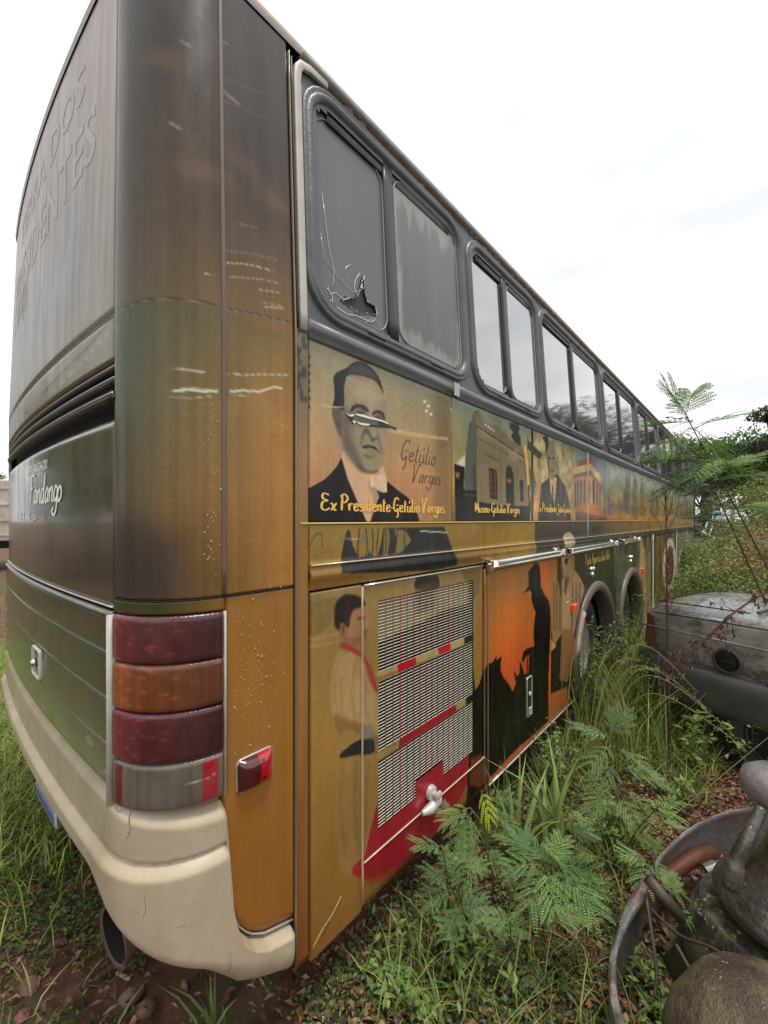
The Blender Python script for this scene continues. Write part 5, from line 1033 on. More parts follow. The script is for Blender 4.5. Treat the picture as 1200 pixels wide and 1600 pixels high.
# grass on the right, along the skirt and round the wheels
def dr(s_, w_): return np.clip((fbm(s_ * 1.7, w_ * 2.2, 51) - .46) * 6, 0, 1) * np.clip((w_ - .35) / .5, .02, 1) * np.where((s_ < 2.3) & (w_ > .95), .08, 1)
P = np.concatenate([scatter(r, 8000, 1.0, 3.4, .1, 1.22, lambda s_, w_: dr(s_, w_) * np.clip((s_ - 1.0) / 1.4, .22, 1)), scatter(r, 9000, 3.2, 9, .2, 1.16), scatter(r, 12000, 8, 20, -6, 1.1), scatter(r, 350, 1.0, 1.7, .2, 1.1)])
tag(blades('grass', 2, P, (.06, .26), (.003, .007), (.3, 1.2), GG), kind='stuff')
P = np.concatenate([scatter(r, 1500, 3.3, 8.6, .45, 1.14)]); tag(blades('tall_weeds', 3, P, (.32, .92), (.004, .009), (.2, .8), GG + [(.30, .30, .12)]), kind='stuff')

# ---- feathery twice-divided leaf
def feather_leaf(r, pos, dirv, L_, col, droop=.5, pairs=7, side=None):
    """returns kite arrays for one compound leaf plus its midrib points"""
    d = nrm(np.array(dirv, float)); up = np.array([0, 0, 1.]); sd_ = nrm(np.cross(d, up)) if side is None else nrm(np.array(side, float)); nn = np.cross(sd_, d)
    Ps, Ds, Ns, Ls, Ws = [], [], [], [], []; rib = []
    for k in range(pairs + 1):
        t = (k + .8) / (pairs + 1); p = np.array(pos) + d * L_ * t - up * droop * L_ * t * t * .6; rib.append(p)
        if k == pairs: break
        pl = L_ * (.46 + .22 * math.sin(math.pi * t)) * r.uniform(.8, 1.15)
        for sg in (-1, 1):
            pd = nrm(sd_ * sg * (.95 - .45 * t) + d * (.45 + .75 * t) + nn * r.uniform(-.05, .18)); m = 12; q = (np.arange(m) + 1) / m
            pc = p + pd * pl * q[:, None] - up * (pl * q ** 2 * .30 * (droop + .3))[:, None]; ps = nrm(np.cross(pd, nn))
            for g2 in (-1, 1):
                Ps.append(pc); Ds.append(np.tile(ps * g2 * .85 + pd * .5, (m, 1)) - up * .12); Ns.append(np.tile(nn, (m, 1)) + r.normal(0, .15, (m, 3))); Ls.append(pl * .155 * (1.05 - .55 * np.abs(q * 2 - .9) ** 2)); Ws.append(np.full(m, pl * .062))
            for h_ in range(2): pass
    P = np.concatenate(Ps); n = len(P); C = np.array(col) * r.uniform(.82, 1.2, (n, 1)); V, C = kites(P, np.concatenate(Ds), np.concatenate(Ns), np.concatenate(Ls), np.concatenate(Ws), C, .05); return V, C, np.array([pos] + rib)
FG = (.21, .36, .12); FD = (.15, .26, .11); FY = (.50, .52, .03)
def feather_plant(label, base, leaves, seed, group='feathery seedlings among the weeds', hub=None, stemr=.005, stm=None, cat='plant', name='feathery_plant'):
    r = np.random.default_rng(seed); base = Vector(base); t = empty(name, base, label, cat, group); Vs = []; Cs = []; sb = MB()
    for (pos, dv, L_, col) in leaves:
        V, C, rib = feather_leaf(r, np.array(pos), dv, L_ * .62, np.array(col) * r.uniform(.8, 1.2) * np.array((r.uniform(.9, 1.15), 1, r.uniform(.8, 1.1))), droop=r.uniform(.15, .9), pairs=int(r.integers(4, 7))); Vs.append(V); Cs.append(C)
        sb.tube([Vector(p) for p in rib], [.0022 * L_ / .2] * (len(rib) - 1) + [.0006], 4)
        b = Vector(base) if hub is None else Vector(hub); p = Vector(pos); mid = b.lerp(p, .55) + Vector((r.normal(0, .01), r.normal(0, .01), .04 * (p - b).length))
        sb.tube(crom([b, mid, p], False, 5), [stemr * .6] * 10 + [stemr * .35], 5)
    if hub is not None: sb.tube(crom([base, base.lerp(Vector(hub), .5) + Vector((.01, -.01, 0)), hub], False, 6), [stemr] * 12 + [stemr * .6], 6)
    sb.build('stem', stm or gstem, t, True); kite_obj('foliage', np.concatenate(Vs), np.concatenate(Cs), leafm, t); return t
def wdir(rx, fz, up): return np.array([RGT[0] * rx + FWD[0] * fz, RGT[1] * rx + FWD[1] * fz, up])   # direction by right / forward / up
def A3(x, y, k): return np.array(at(x, y, k))
# the sprig in front of the grille latch
feather_plant('feathery seedling touching the grille latch, with one lime yellow leaf', gnd(770, 1400), [
    (A3(735, 1262, 1.78), wdir(-1, -.1, -.1), .20, FG), (A3(738, 1268, 1.78), wdir(-.7, -.3, -.6), .19, FG), (A3(730, 1275, 1.75), wdir(-.1, -.6, -.8), .17, FG),
    (A3(752, 1235, 1.86), wdir(.3, -.4, -.8), .15, FY), (A3(760, 1248, 1.9), wdir(1, .1, .15), .20, FD), (A3(765, 1262, 1.9), wdir(.8, -.3, -.4), .18, FD), (A3(745, 1310, 1.8), wdir(-.9, -.2, -.2), .16, FD), (A3(760, 1330, 1.8), wdir(.7, -.3, -.3), .16, FD)], 1, hub=A3(762, 1330, 1.85))
feather_plant('small bluish feathery seedling in the shade under the skirt corner', gnd(735, 1450), [
    (A3(700, 1372, 1.68), wdir(-.9, -.2, .5), .17, FD), (A3(705, 1390, 1.66), wdir(-1, -.2, 0), .18, FD), (A3(715, 1385, 1.66), wdir(-.2, .2, 1), .14, FD), (A3(722, 1395, 1.66), wdir(.6, -.3, .2), .15, FD), (A3(718, 1415, 1.62), wdir(-.5, -.7, -.2), .16, FD), (A3(740, 1420, 1.6), wdir(.8, -.5, 0), .15, FD)], 2)
feather_plant('large feathery seedling fanning out in the middle of the weeds', gnd(850, 1450), [
    (A3(845, 1352, 1.66), wdir(-1, .1, .1), .23, FG), (A3(850, 1355, 1.66), wdir(-.6, -.6, -.3), .22, FG), (A3(855, 1358, 1.64), wdir(-.1, -1, -.5), .20, FG), (A3(862, 1355, 1.64), wdir(.4, -.8, -.5), .20, FG), (A3(868, 1350, 1.66), wdir(1, -.2, .1), .24, (.14, .25, .085)), (A3(872, 1352, 1.66), wdir(.9, -.6, -.2), .25, (.15, .27, .09)),
    (A3(862, 1345, 1.7), wdir(.6, .6, .4), .20, FG), (A3(850, 1345, 1.7), wdir(-.5, .6, .4), .20, FD), (A3(880, 1362, 1.62), wdir(.6, -.9, -.3), .22, (.14, .25, .085))], 3)
feather_plant('tall feathery seedling with pale leaves at the edge of the dark hollow', gnd(965, 1330), [
    (A3(950, 1150, 2.3), wdir(-1, .1, .35), .30, (.16, .27, .12)), (A3(960, 1150, 2.3), wdir(.5, .3, 1), .26, (.17, .29, .13)), (A3(955, 1165, 2.25), wdir(-.9, -.4, -.2), .26, FG), (A3(965, 1170, 2.25), wdir(.9, -.3, -.3), .28, (.17, .29, .13)), (A3(960, 1195, 2.2), wdir(-.8, -.5, -.2), .27, (.15, .26, .11)), (A3(975, 1200, 2.2), wdir(1, -.2, -.1), .27, FG),
    (A3(975, 1235, 2.1), wdir(.8, -.5, -.2), .25, (.15, .26, .09)), (A3(965, 1245, 2.1), wdir(.3, -.8, -.5), .25, FG), (A3(955, 1235, 2.1), wdir(-.8, -.3, -.2), .24, FG)], 4, hub=A3(962, 1225, 2.3))
feather_plant('feathery seedling hanging over the steel hoop', gnd(1035, 1420), [
    (A3(1010, 1342, 1.75), wdir(-1, .1, .3), .17, FG), (A3(1015, 1345, 1.75), wdir(-.7, -.6, -.2), .17, FG), (A3(1020, 1345, 1.72), wdir(.5, -.7, -.4), .16, FG), (A3(1018, 1338, 1.75), wdir(.4, .5, .6), .14, (.15, .25, .07)), (A3(1060, 1420, 1.6), wdir(.5, -.3, -.3), .15, FG), (A3(1052, 1400, 1.62), wdir(.2, .5, .4), .13, FG)], 5)
rr = np.random.default_rng(77)
def rand_leaves(cx, cy, k, sx, sy, n, L_, cols, sk=.15):
    out = []
    for i in range(n):
        x, y = cx + rr.normal(0, sx), cy + rr.normal(0, sy); out.append((A3(x, y, k + rr.normal(0, sk)), wdir(rr.normal(0, 1), rr.normal(0, .6), rr.normal(.1, .4)), L_ * rr.uniform(.75, 1.2), cols[rr.integers(len(cols))])) 
    return out
feather_plant('low feathery seedling clump near the bottom of the weeds', gnd(800, 1500), rand_leaves(800, 1450, 1.6, 45, 32, 9, .15, [FD, FG]), 6)
feather_plant('feathery seedling between the bus skirt and the broad grass tufts', gnd(700, 1400), rand_leaves(735, 1330, 1.85, 30, 26, 9, .17, [FD, FG]), 61)
feather_plant('feathery seedling low behind the big fan shaped one', gnd(900, 1420), rand_leaves(905, 1320, 1.9, 40, 30, 8, .17, [FG, (.2, .3, .09)]), 62)
feather_plant('feathery seedling at the edge of the brown litter near the hoop', gnd(960, 1360), rand_leaves(985, 1290, 2.0, 35, 24, 8, .18, [FG, FD]), 63)
# tall legume shrub leaning in from the right
for lab, b0, tip, mids, lv, sd_ in (('tall leaning feathery sapling whose tip rises above the roofline at right', at(1330, 1200, 3.0), at(1075, 655, 3.2), [at(1260, 1010, 3.0), at(1180, 850, 3.1)],
        [((1075, 652), (-.4, .2, 1)), ((1082, 660), (-1, 0, .1)), ((1078, 668), (-.9, -.3, -.5)), ((1088, 672), (.5, -.2, -.6)), ((1100, 690), (-1, -.1, .1)), ((1095, 665), (1, .1, .45)), ((1115, 710), (-1, .1, -.1)), ((1130, 735), (1, .2, .6)), ((1070, 648), (.5, .4, .9)), ((1095, 700), (-1, .3, -.2)), ((1110, 715), (-.8, -.5, -.4)), ((1140, 760), (-1, .2, .1)), ((1160, 800), (.9, .1, .4)), ((1125, 725), (.7, -.3, -.2)), ((1150, 790), (-1, -.2, 0))], 8),
        ('shorter leaning feathery sapling crossing in front of the far shrubs', at(1290, 1180, 3.3), at(1095, 722, 3.5), [at(1230, 1020, 3.3), at(1160, 860, 3.4)],
        [((1095, 722), (-1, 0, .2)), ((1100, 726), (-.8, -.3, -.4)), ((1110, 742), (-1, .2, -.2)), ((1098, 720), (-.5, .3, .8)), ((1120, 765), (-1, -.2, 0)), ((1115, 752), (1, 0, .3)), ((1140, 805), (-1, 0, .1)), ((1135, 795), (.9, 0, .2)), ((1150, 830), (-1, 0, -.1)), ((1105, 735), (.8, .3, .4)), ((1090, 730), (-1, .1, -.1)), ((1108, 750), (-.9, .4, .3)), ((1125, 780), (-1, .1, -.3)), ((1145, 820), (-.8, .4, .3)), ((1160, 850), (1, .1, .2))], 9)):
    leaves = [(A3(x, y, 3.25 + .1 * math.sin(i * 2.3)), wdir(*d), .36 * (1 - .02 * i), (.17, .27, .095) if i % 3 else (.23, .34, .08)) for i, ((x, y), d) in enumerate(lv)]
    r_ = np.random.default_rng(sd_); t = empty('feathery_sapling', b0, lab, 'sapling', 'leaning saplings at the right edge'); Vs = []; Cs = []; sb = MB(); pth = crom([b0] + mids + [tip], False, 8)
    sb.tube(pth, list(np.linspace(.013, .004, len(pth))), 7)
    for (pos, dv, L_, col) in leaves:
        V, C, rib = feather_leaf(r_, pos, dv, L_, col, droop=.35, pairs=8); Vs.append(V); Cs.append(C); sb.tube([Vector(p) for p in rib], [.003] * (len(rib) - 1) + [.001], 4)
        d_ = [np.linalg.norm(np.array(q) - pos) for q in pth]; sb.tube([Vector(pth[int(np.argmin(d_))]), Vector(pos)], [.004, .003], 4)
    sb.build('stem', stemm, t, True); kite_obj('foliage', np.concatenate(Vs), np.concatenate(Cs), leafm, t)
# broad-bladed grass tufts
def tuft(label, x, y, n, h, w, seed, sp=.03, cols=((.22, .33, .08), (.30, .40, .13), (.17, .27, .07))):
    g = gnd(x, y); r_ = np.random.default_rng(seed); P_ = np.stack([r_.normal(g.x, sp, n), r_.normal(g.y, sp, n), np.zeros(n)], -1)
    tag(blades('grass_tuft', seed, P_, h, w, (.15, .8), cols, bend=.9), label, 'grass tuft', 'broad grass tufts beside the bus')
tuft('broad bladed grass tuft nearest to the sunset luggage door', 800, 1352, 20, (.38, .62), (.014, .028), 31)
tuft('broad bladed grass tuft with tall arched blades in the middle of the weeds', 868, 1345, 24, (.42, .70), (.016, .032), 32)
tuft('thin grass tuft at the bottom of the photo beneath the grille door', 690, 1590, 26, (.16, .34), (.004, .008), 33, .06)
tuft('thin pale grass tuft at the very bottom under the bumper corner', 330, 1625, 9, (.14, .22), (.008, .014), 34, .02)
tuft('thin grass tuft between the litter and the skirt', 650, 1545, 22, (.14, .30), (.003, .007), 35, .06)
tuft('fine grass tuft left of the steel hoop', 915, 1420, 22, (.20, .38), (.003, .006), 36, .06)
tuft('tall fine grass tuft by the sunset door edge', 770, 1290, 14, (.45, .75), (.004, .008), 37, .04)
# arching seed stalks over the hollow
def stalks(label, base, ends, seed, m=None, seeds=True):
    r_ = np.random.default_rng(seed); b = Vector(base); t = empty('seed_stalk_clump', b, label, 'weed', 'arching seed stalks'); sb = MB(); Ps = []; Ds = []
    for (x, y, k, lift) in ends:
        e = at(x, y, k); md = b.lerp(e, .45) + Vector((0, 0, lift)); p = crom([b, md, e], False, 10); sb.tube(p, list(np.linspace(.0035, .001, len(p))), 5)
        for q in range(60):
            i = r_.integers(len(p) * 6 // 10, len(p)); Ps.append(p[i] + r_.normal(0, .008, 3)); Ds.append(r_.normal(0, 1, 3) + np.array([0, 0, -.4]))
    sb.build('stalks', m or mat('straw stalk', (.30, .28, .11), rough=.6), t, True)
    if seeds: Ps = np.array(Ps); V, C = kites(Ps, np.array(Ds), r_.normal(0, 1, Ps.shape), r_.uniform(.008, .02, len(Ps)), .005, np.array([(.34, .30, .12), (.26, .20, .09), (.20, .22, .07)])[r_.integers(3, size=len(Ps))]); kite_obj('seeds', V, C, drym, t)
stalks('arching yellow green seed stalks drooping over the dark hollow in front of the grey car', gnd(915, 1200), [(1140, 1140, 2.4, .50), (1110, 1110, 2.6, .5), (1160, 1165, 2.3, .42), (1060, 1060, 2.7, .4), (1000, 1030, 3, .35), (960, 1010, 3.1, .3), (1090, 1080, 2.6, .6), (1030, 1045, 2.6, .3)], 41)
stalks('long straw coloured stalk slanting from the hoop to the right edge', gnd(985, 1330), [(1215, 1140, 2.0, .0), (1180, 1228, 1.9, .12)], 42, seeds=False)
stalks('pale grass stems bending in front of the far scrap', gnd(1070, 1010), [(1140, 850, 5, .5), (1105, 880, 5, .3), (1060, 900, 5.5, .3), (1180, 870, 5, .6)], 43)
stalks('yellow dead stem lying across the brown litter', gnd(842, 1440), [(922, 1492, 1.68, .05)], 44, seeds=False)
# bare upright reddish stem in front of the far end of the bus
b0 = gnd(1046, 1190); t = empty('bare_shrub', b0, 'bare reddish upright stem with fine twigs in front of the far end of the bus', 'shrub'); sb = MB()
pt = [b0, at(1044, 1050, 3.05), at(1042, 930, 3.05), at(1040, 760, 3.05)]; sb.tube(crom(pt, False, 6), list(np.linspace(.010, .0035, 19)), 7)
for x0, y0, x1, y1 in ((1041, 850, 1018, 780), (1041, 835, 1065, 770), (1042, 870, 1010, 815), (1041, 800, 1022, 755), (1041, 815, 1055, 750), (1043, 900, 1028, 850), (1042, 880, 1060, 820), (1028, 815, 1010, 785), (1055, 795, 1072, 775), (1043, 960, 1060, 900), (1040, 790, 1032, 745), (1041, 780, 1050, 745)):
    sb.tube([at(x0, y0, 3.05), at((x0 + x1) / 2 + 2, (y0 + y1) / 2 + 4, 3.03), at(x1, y1, 3.0)], [.003, .002, .001], 4)
sb.build('stem', redstem, t, True)
Ps = np.array([A3(1041 + rr.normal(0, 2.5), rr.uniform(880, 960), 3.03) for i in range(170)] + [A3(1040 + rr.normal(0, 14), rr.uniform(750, 850), 3.02) for i in range(50)]); V, C = kites(Ps, rr.normal(0, 1, Ps.shape), rr.normal(0, 1, Ps.shape), .014, .006, np.tile((.11, .035, .025), (len(Ps), 1))); kite_obj('foliage', V, C, drym, t)  # these pieces are the dried reddish seed heads, not leaves
# fallen dead branch with curled brown leaves lying on the car
b0 = at(1030, 1075, 2.75); t = empty('dead_branch', b0, 'dead brown branch with curled hanging leaves lying over the grey car', 'branch'); sb = MB(); pth = crom([b0, at(1090, 1010, 2.7), at(1150, 955, 2.7), at(1230, 905, 2.7)], False, 8); sb.tube(pth, list(np.linspace(.008, .006, len(pth))), 7); Ps = []; Ds = []
for i in range(46):
    p = Vector(pth[rr.integers(3, len(pth))]); e = p + Vector(wdir(rr.normal(0, .08), rr.normal(0, .05), rr.normal(-.02, .08))); sb.tube([p, p.lerp(e, .5) + Vector((0, 0, .01)), e], [.0025, .0016, .001], 4)
    for q in range(9): Ps.append(np.array(p.lerp(e, rr.uniform(.4, 1)))); Ds.append(rr.normal(0, .5, 3) + np.array([0, 0, -1.]))
sb.build('stem', redstem, t, True); Ps = np.array(Ps); V, C = kites(Ps, np.array(Ds), rr.normal(0, 1, Ps.shape), rr.uniform(.015, .045, len(Ps)), rr.uniform(.006, .014, len(Ps)), np.array([(.09, .045, .028), (.13, .07, .04), (.05, .028, .02)])[rr.integers(3, size=len(Ps))], .4); kite_obj('dead_leaves', V, C, drym, t)
# leafy weeds: stems with oval leaves
def weed(label, x, y, h, n, seed, cols=((.15, .25, .06), (.21, .32, .09), (.11, .18, .05), (.28, .34, .12)), L_=.05, sp=.10, k=None, cat='weed', name='leafy_weed'):
    r_ = np.random.default_rng(seed); b = gnd(x, y) if k is None else at(x, y, k); t = empty(name, b, label, cat, 'leafy weeds between bus and car'); sb = MB(); Ps = []; Ds = []
    for i in range(n):
        e = b + Vector((r_.normal(0, sp), r_.normal(0, sp), h * r_.uniform(.6, 1.05))); m_ = b.lerp(e, .5) + Vector((r_.normal(0, .02), r_.normal(0, .02), .03)); p = crom([b, m_, e], False, 6); sb.tube(p, list(np.linspace(.004, .0015, len(p))), 5)
        for q in range(16): c = p[r_.integers(3, len(p))]; Ps.append(c + r_.normal(0, .006, 3)); a = r_.uniform(0, 6.28); Ds.append((math.cos(a), math.sin(a), r_.uniform(-.5, .6)))
    sb.build('stem', gstem, t, True); Ps = np.array(Ps); m = len(Ps)
    V, C = kites(Ps, np.array(Ds), r_.normal(0, .4, Ps.shape) + np.array([0, 0, 1.]), r_.uniform(.6, 1.3, m) * L_, r_.uniform(.35, .5, m) * L_, np.array(cols)[r_.integers(len(cols), size=m)] * r_.uniform(.8, 1.2, (m, 1)), .2); kite_obj('foliage', V, C, leafm, t)
for i, a in enumerate((('tall oval leaved weed climbing in front of the nearest wheel', 925, 1150, .95, 16, 51), ('leafy weed filling the gap behind the nearest wheel arch', 955, 1085, .75, 16, 52), ('leafy weed at the foot of the second wheel arch', 975, 1035, .6, 14, 53),
        ('upright leafy weed against the rear corner of the grey car', 1010, 1150, .95, 9, 54), ('weed with drooping large leaves in the dark hollow under the car', 1085, 1210, .42, 9, 55), ('leafy weed at the right edge below the car', 1185, 1215, .35, 12, 56), ('low leafy weed behind the steel hoop', 1060, 1270, .22, 10, 57), ('round leaved seedlings growing inside the steel hoop', 1040, 1610, .12, 10, 58),
        ('low round leaved weed right of the broad grass tufts', 950, 1330, .20, 14, 59), ('dark low weed beneath the grille door', 720, 1500, .14, 16, 60), ('low weed at the bottom edge right of the bus corner', 640, 1570, .10, 14, 61), ('leafy weed in front of the sunset door foot', 870, 1230, .38, 14, 62), ('bushy weed growing in the nearest wheel arch', 905, 1130, .80, 18, 63), ('pale leaved weed between the two wheels', 962, 1060, .95, 18, 64), ('tall weed in front of the second wheel', 990, 1020, .9, 16, 65), ('yellowish weed between the wheel and the grey car', 985, 1100, .7, 16, 66), ('weed leaning against the grey car bumper', 1030, 1140, .55, 14, 67), ('tangled weed in front of the car flank', 1085, 1150, .6, 14, 68), ('small weed growing before the car wheel', 1150, 1180, .5, 14, 69))): weed(*a, L_=.065 if i in (4,) else .042)
#tag_ = [o for o in S.objects if o.get('label') == 'round leaved seedlings growing inside the steel hoop']
# ================================================================== GREY CAR
carm = mat('lichen stained grey paint', (.27, .27, .25), rough=.32, dirt=.85, dirtcol=(.07, .05, .045), scale=3.4, stretch=(1, 1, 1.6), sharp=True, var=.7, coat=.55, bump=.35, bscale=60, rvar=.14, spots=((.30, .31, .27), 30, .675))
plas = mat('faded black plastic', (.055, .055, .052), rough=.6, dirt=.6, dirtcol=(.12, .11, .09), scale=7, bump=.2)
cr, cf = 2.20, 3.66; hr, hf = .46, -.888     # rear right corner and heading, in right / forward metres
hw = Vector((RGT[0] * hr + FWD[0] * hf, RGT[1] * hr + FWD[1] * hf, 0)); rw = Vector((hw.y, -hw.x, 0))    # heading, right hand side
cp = Vector((RGT[0] * cr + FWD[0] * cf, RGT[1] * cr + FWD[1] * cf, 0)) - rw * .80
CM = Matrix.Translation((cp.x, cp.y, .015)) @ Matrix.Rotation(math.atan2(hw.y, hw.x), 4, 'Z')
car = empty('parked_car', (cp.x, cp.y, 0), 'abandoned grey three-box car covered in lichen beside the bus', 'car')
def cobj(name, V, F, m, parent, sub=2, smooth=True):
    o = link(name, mesh_np(name, [CM @ Vector(v) for v in V], F, smooth=smooth), m, parent)
    if sub: md = o.modifiers.new('sub', 'SUBSURF'); md.levels = sub; md.render_levels = sub
    return o
ST = [(.02, .70, .40, .80, .95, 1.00), (.06, .76, .34, .84, 1.00, 1.055), (.30, .80, .30, .86, 1.03, 1.085), (.80, .81, .28, .86, 1.045, 1.09), (1.12, .82, .26, .86, 1.05, 1.08),
      (2.6, .83, .25, .86, .98, 1.02), (3.3, .82, .25, .84, .97, 1.00), (3.9, .80, .28, .80, .90, .94), (4.25, .74, .32, .66, .76, .80), (4.38, .66, .40, .58, .64, .66)]
V = []; F = []
for x, w, z0_, zs, zd, zt_ in ST:
    half = [(0, z0_), (.6 * w, z0_), (.97 * w, z0_ + .05), (w, (z0_ + zs) / 2), (w * 1.01, zs - .05), (w * .985, zs), (w * .94, zd - .03), (w * .86, zd), (w * .5, zt_), (0, zt_ + .01)]
    V += [(x, -a, b) for a, b in half] + [(x, a, b) for a, b in half[-2:0:-1]]
nR = 18
for i in range(len(ST) - 1):
    for j in range(nR): F.append((i * nR + j, (i + 1) * nR + j, (i + 1) * nR + (j + 1) % nR, i * nR + (j + 1) % nR))
F.append(tuple(range(nR))); F.append(tuple((len(ST) - 1) * nR + j for j in reversed(range(nR))))
body = cobj('body', V, F, carm, car)
GH = [(.78, .66, 1.05, 1.075), (1.15, .60, 1.05, 1.27), (1.50, .57, 1.05, 1.39), (2.4, .57, 1.0, 1.42), (2.85, .58, 1.0, 1.36), (3.45, .66, .96, .99)]
V = []; F = []
for x, w, z0_, z1_ in GH: V += [(x, -.74, z0_ - .08), (x, -.72, z0_), (x, -w, z1_ - .03), (x, -w * .7, z1_), (x, w * .7, z1_), (x, w, z1_ - .03), (x, .72, z0_), (x, .74, z0_ - .08)]
for i in range(len(GH) - 1):
    for j in range(7): F.append((i * 8 + j, (i + 1) * 8 + j, (i + 1) * 8 + j + 1, i * 8 + j + 1))
F.append(tuple(range(8))); F.append(tuple(5 * 8 + j for j in reversed(range(8))))
cobj('roof', V, F, carm, car, 1)
gls = mat('dusty car glass', (.06, .065, .07), rough=.12, dirt=.6, dirtcol=(.2, .19, .17), scale=5, spec=.8)
cobj('rear_window', [(.84, -.56, 1.110), (1.20, -.50, 1.305), (1.20, .50, 1.305), (.84, .56, 1.110)], [(0, 1, 2, 3)], gls, car, 0)
for sg in (-1, 1): cobj('side_window', [(1.40, sg * .735, 1.04), (1.62, sg * .625, 1.34), (2.62, sg * .62, 1.33), (3.1, sg * .73, 1.02)], [(0, 1, 2, 3)], gls, car, 0)
def cstrip(name, pts, r, m, parent, n=8): 
    mb = MB(); mb.tube([CM @ Vector(p) for p in pts], r, n); return mb.build(name, m, parent, True)
# bumper wrapping the tail
V = []; F = []; pathb = [(1.02, -.835), (.6, -.83), (.20, -.82), (.02, -.74), (-.06, -.5), (-.08, 0), (-.06, .5), (.02, .74), (.20, .82), (.6, .83), (1.02, .835)]
for i, (x, y) in enumerate(pathb):
    a = Vector(pathb[max(i - 1, 0)]); b = Vector(pathb[min(i + 1, 10)]); t_ = (b - a).normalized(); nx, ny = -t_.y, t_.x
    for o_, z_ in ((-.03, .30), (.03, .32), (.055, .42), (.06, .56), (.045, .625), (.0, .64), (-.05, .64)): V.append((x + nx * o_, y + ny * o_, z_))
for i in range(10):
    for j in range(6): F.append((i * 7 + j, (i + 1) * 7 + j, (i + 1) * 7 + j + 1, i * 7 + j + 1))
cobj('bumper', V, F, plas, car, 1)
tl = MB()
for sg in (-1, 1):
    o = cobj('tail_light', [(.040, sg * .60, .70), (.045, sg * .60, .95), (.085, sg * .765, .70), (.085, sg * .755, .96), (.19, sg * .812, .70), (.17, sg * .800, .95)], [(0, 1, 3, 2), (2, 3, 5, 4)], mat('browned tail lens', (.20, .05, .035), rough=.3, dirt=.7, dirtcol=(.12, .08, .06), scale=16), car, 0, False)
    cobj('fuel_flap' if False else 'side_moulding', [(.30, sg * .832, .60), (.30, sg * .845, .64), (3.6, sg * .845, .62), (3.6, sg * .832, .58)], [(0, 1, 2, 3)], plas, car, 0, False)
fcM = CM @ Matrix.Translation((.70, -.828, .735)) @ Matrix.Rotation(math.pi / 2, 4, 'X')
mb = MB(); mb.lathe([(.095, -.01), (.093, .006), (.080, .012), (.074, .002), (.070, -.004)], fcM, 28); smooth_angle(mb.build('filler_ring', plas, car), 40)
mb = MB(); mb.lathe([(.073, .003), (.06, .004), (.058, .016), (.052, .018), (0, .018)], fcM, 24); mb.box((0, 0, 0), (.09, .016, .014), M=fcM @ Matrix.Translation((0, 0, .022)), b=.003); smooth_angle(mb.build('fuel_cap', mat('black cap', (.012, .012, .013), rough=.35), car), 40)
for pts in ([(.16, -.79, .985), (.5, -.80, 1.00), (.95, -.80, 1.01)], [(.10, -.60, 1.045), (.10, .0, 1.07), (.10, .60, 1.045)], [(.10, -.60, 1.05), (.4, -.68, 1.075), (.78, -.69, 1.085)], [(1.22, -.845, .35), (1.24, -.85, .7), (1.30, -.81, 1.0)]): cstrip('panel_gap', crom([Vector(p) for p in pts], False, 5), .005, black, car, 6)
cstrip('crease', crom([Vector(p) for p in ((.04, -.795, .865), (.5, -.822, .872), (1.2, -.835, .872), (2.4, -.84, .86))], False, 5), .008, carm, car, 6)
cstrip('window_seal', crom([Vector(p) for p in ((.80, -.62, 1.085), (.81, 0, 1.105), (.80, .62, 1.085))], False, 5), .012, plas, car, 6)
cstrip('bumper_groove', crom([Vector(p) for p in ((1.0, -.862, .47), (.5, -.868, .475), (.20, -.862, .48), (.0, -.79, .48), (-.10, -.5, .48))], False, 5), .006, black, car, 6)
for x in (.95 + .05, 3.55):
    for sg in (-1, 1):
        M = CM @ Matrix.Translation((x, sg * .80, .29)) @ Matrix.Rotation(math.pi / 2 * (1 if sg < 0 else -1), 4, 'X')
        mb = MB(); mb.lathe([(.36, .0), (.355, .034), (.34, .040), (0, .035)], M @ Matrix.Translation((0, 0, .012)), 32); mb.build('wheel_arch', black, car)  # black disc set proud of the flank, standing for the dark arch hollow
        mb = MB(); mb.lathe([(.17, .045), (.26, .06), (.29, .05), (.295, .02), (.295, -.1), (0, -.1)], M @ Matrix.Translation((0, 0, .0)), 30); wh = mb.build('wheel', tyrem, car, True)
        mb = MB(); mb.lathe([(.18, .05), (.15, .035), (.06, .04), (0, .05)], M, 24); mb.build('rim', rimm, wh, True)

# dead leaves and lichen crumbs that have settled on the car
rl = np.random.default_rng(88); Pl = []
for i in range(900): x_ = rl.uniform(.08, 1.3) ; y_ = rl.uniform(-.74, .6); Pl.append(CM @ Vector((x_, y_, 1.088 - .05 * abs(y_) ** 3 - .02 * (x_ < .2) + .006 - (.0 if x_ < .8 else 0))))
Pl = np.array([tuple(p) for p in Pl]); nl = len(Pl); al = rl.uniform(0, 6.28, nl)
V, C = kites(Pl, np.stack([np.cos(al), np.sin(al), rl.normal(0, .1, nl)], -1), np.tile([0, 0, 1.], (nl, 1)), rl.uniform(.006, .035, nl), rl.uniform(.004, .014, nl), np.array([(.13, .07, .04), (.20, .19, .14), (.07, .045, .03), (.16, .16, .09)])[rl.integers(4, size=nl)], .3)
tag(kite_obj('leaf_debris', V, C, drym), kind='stuff')
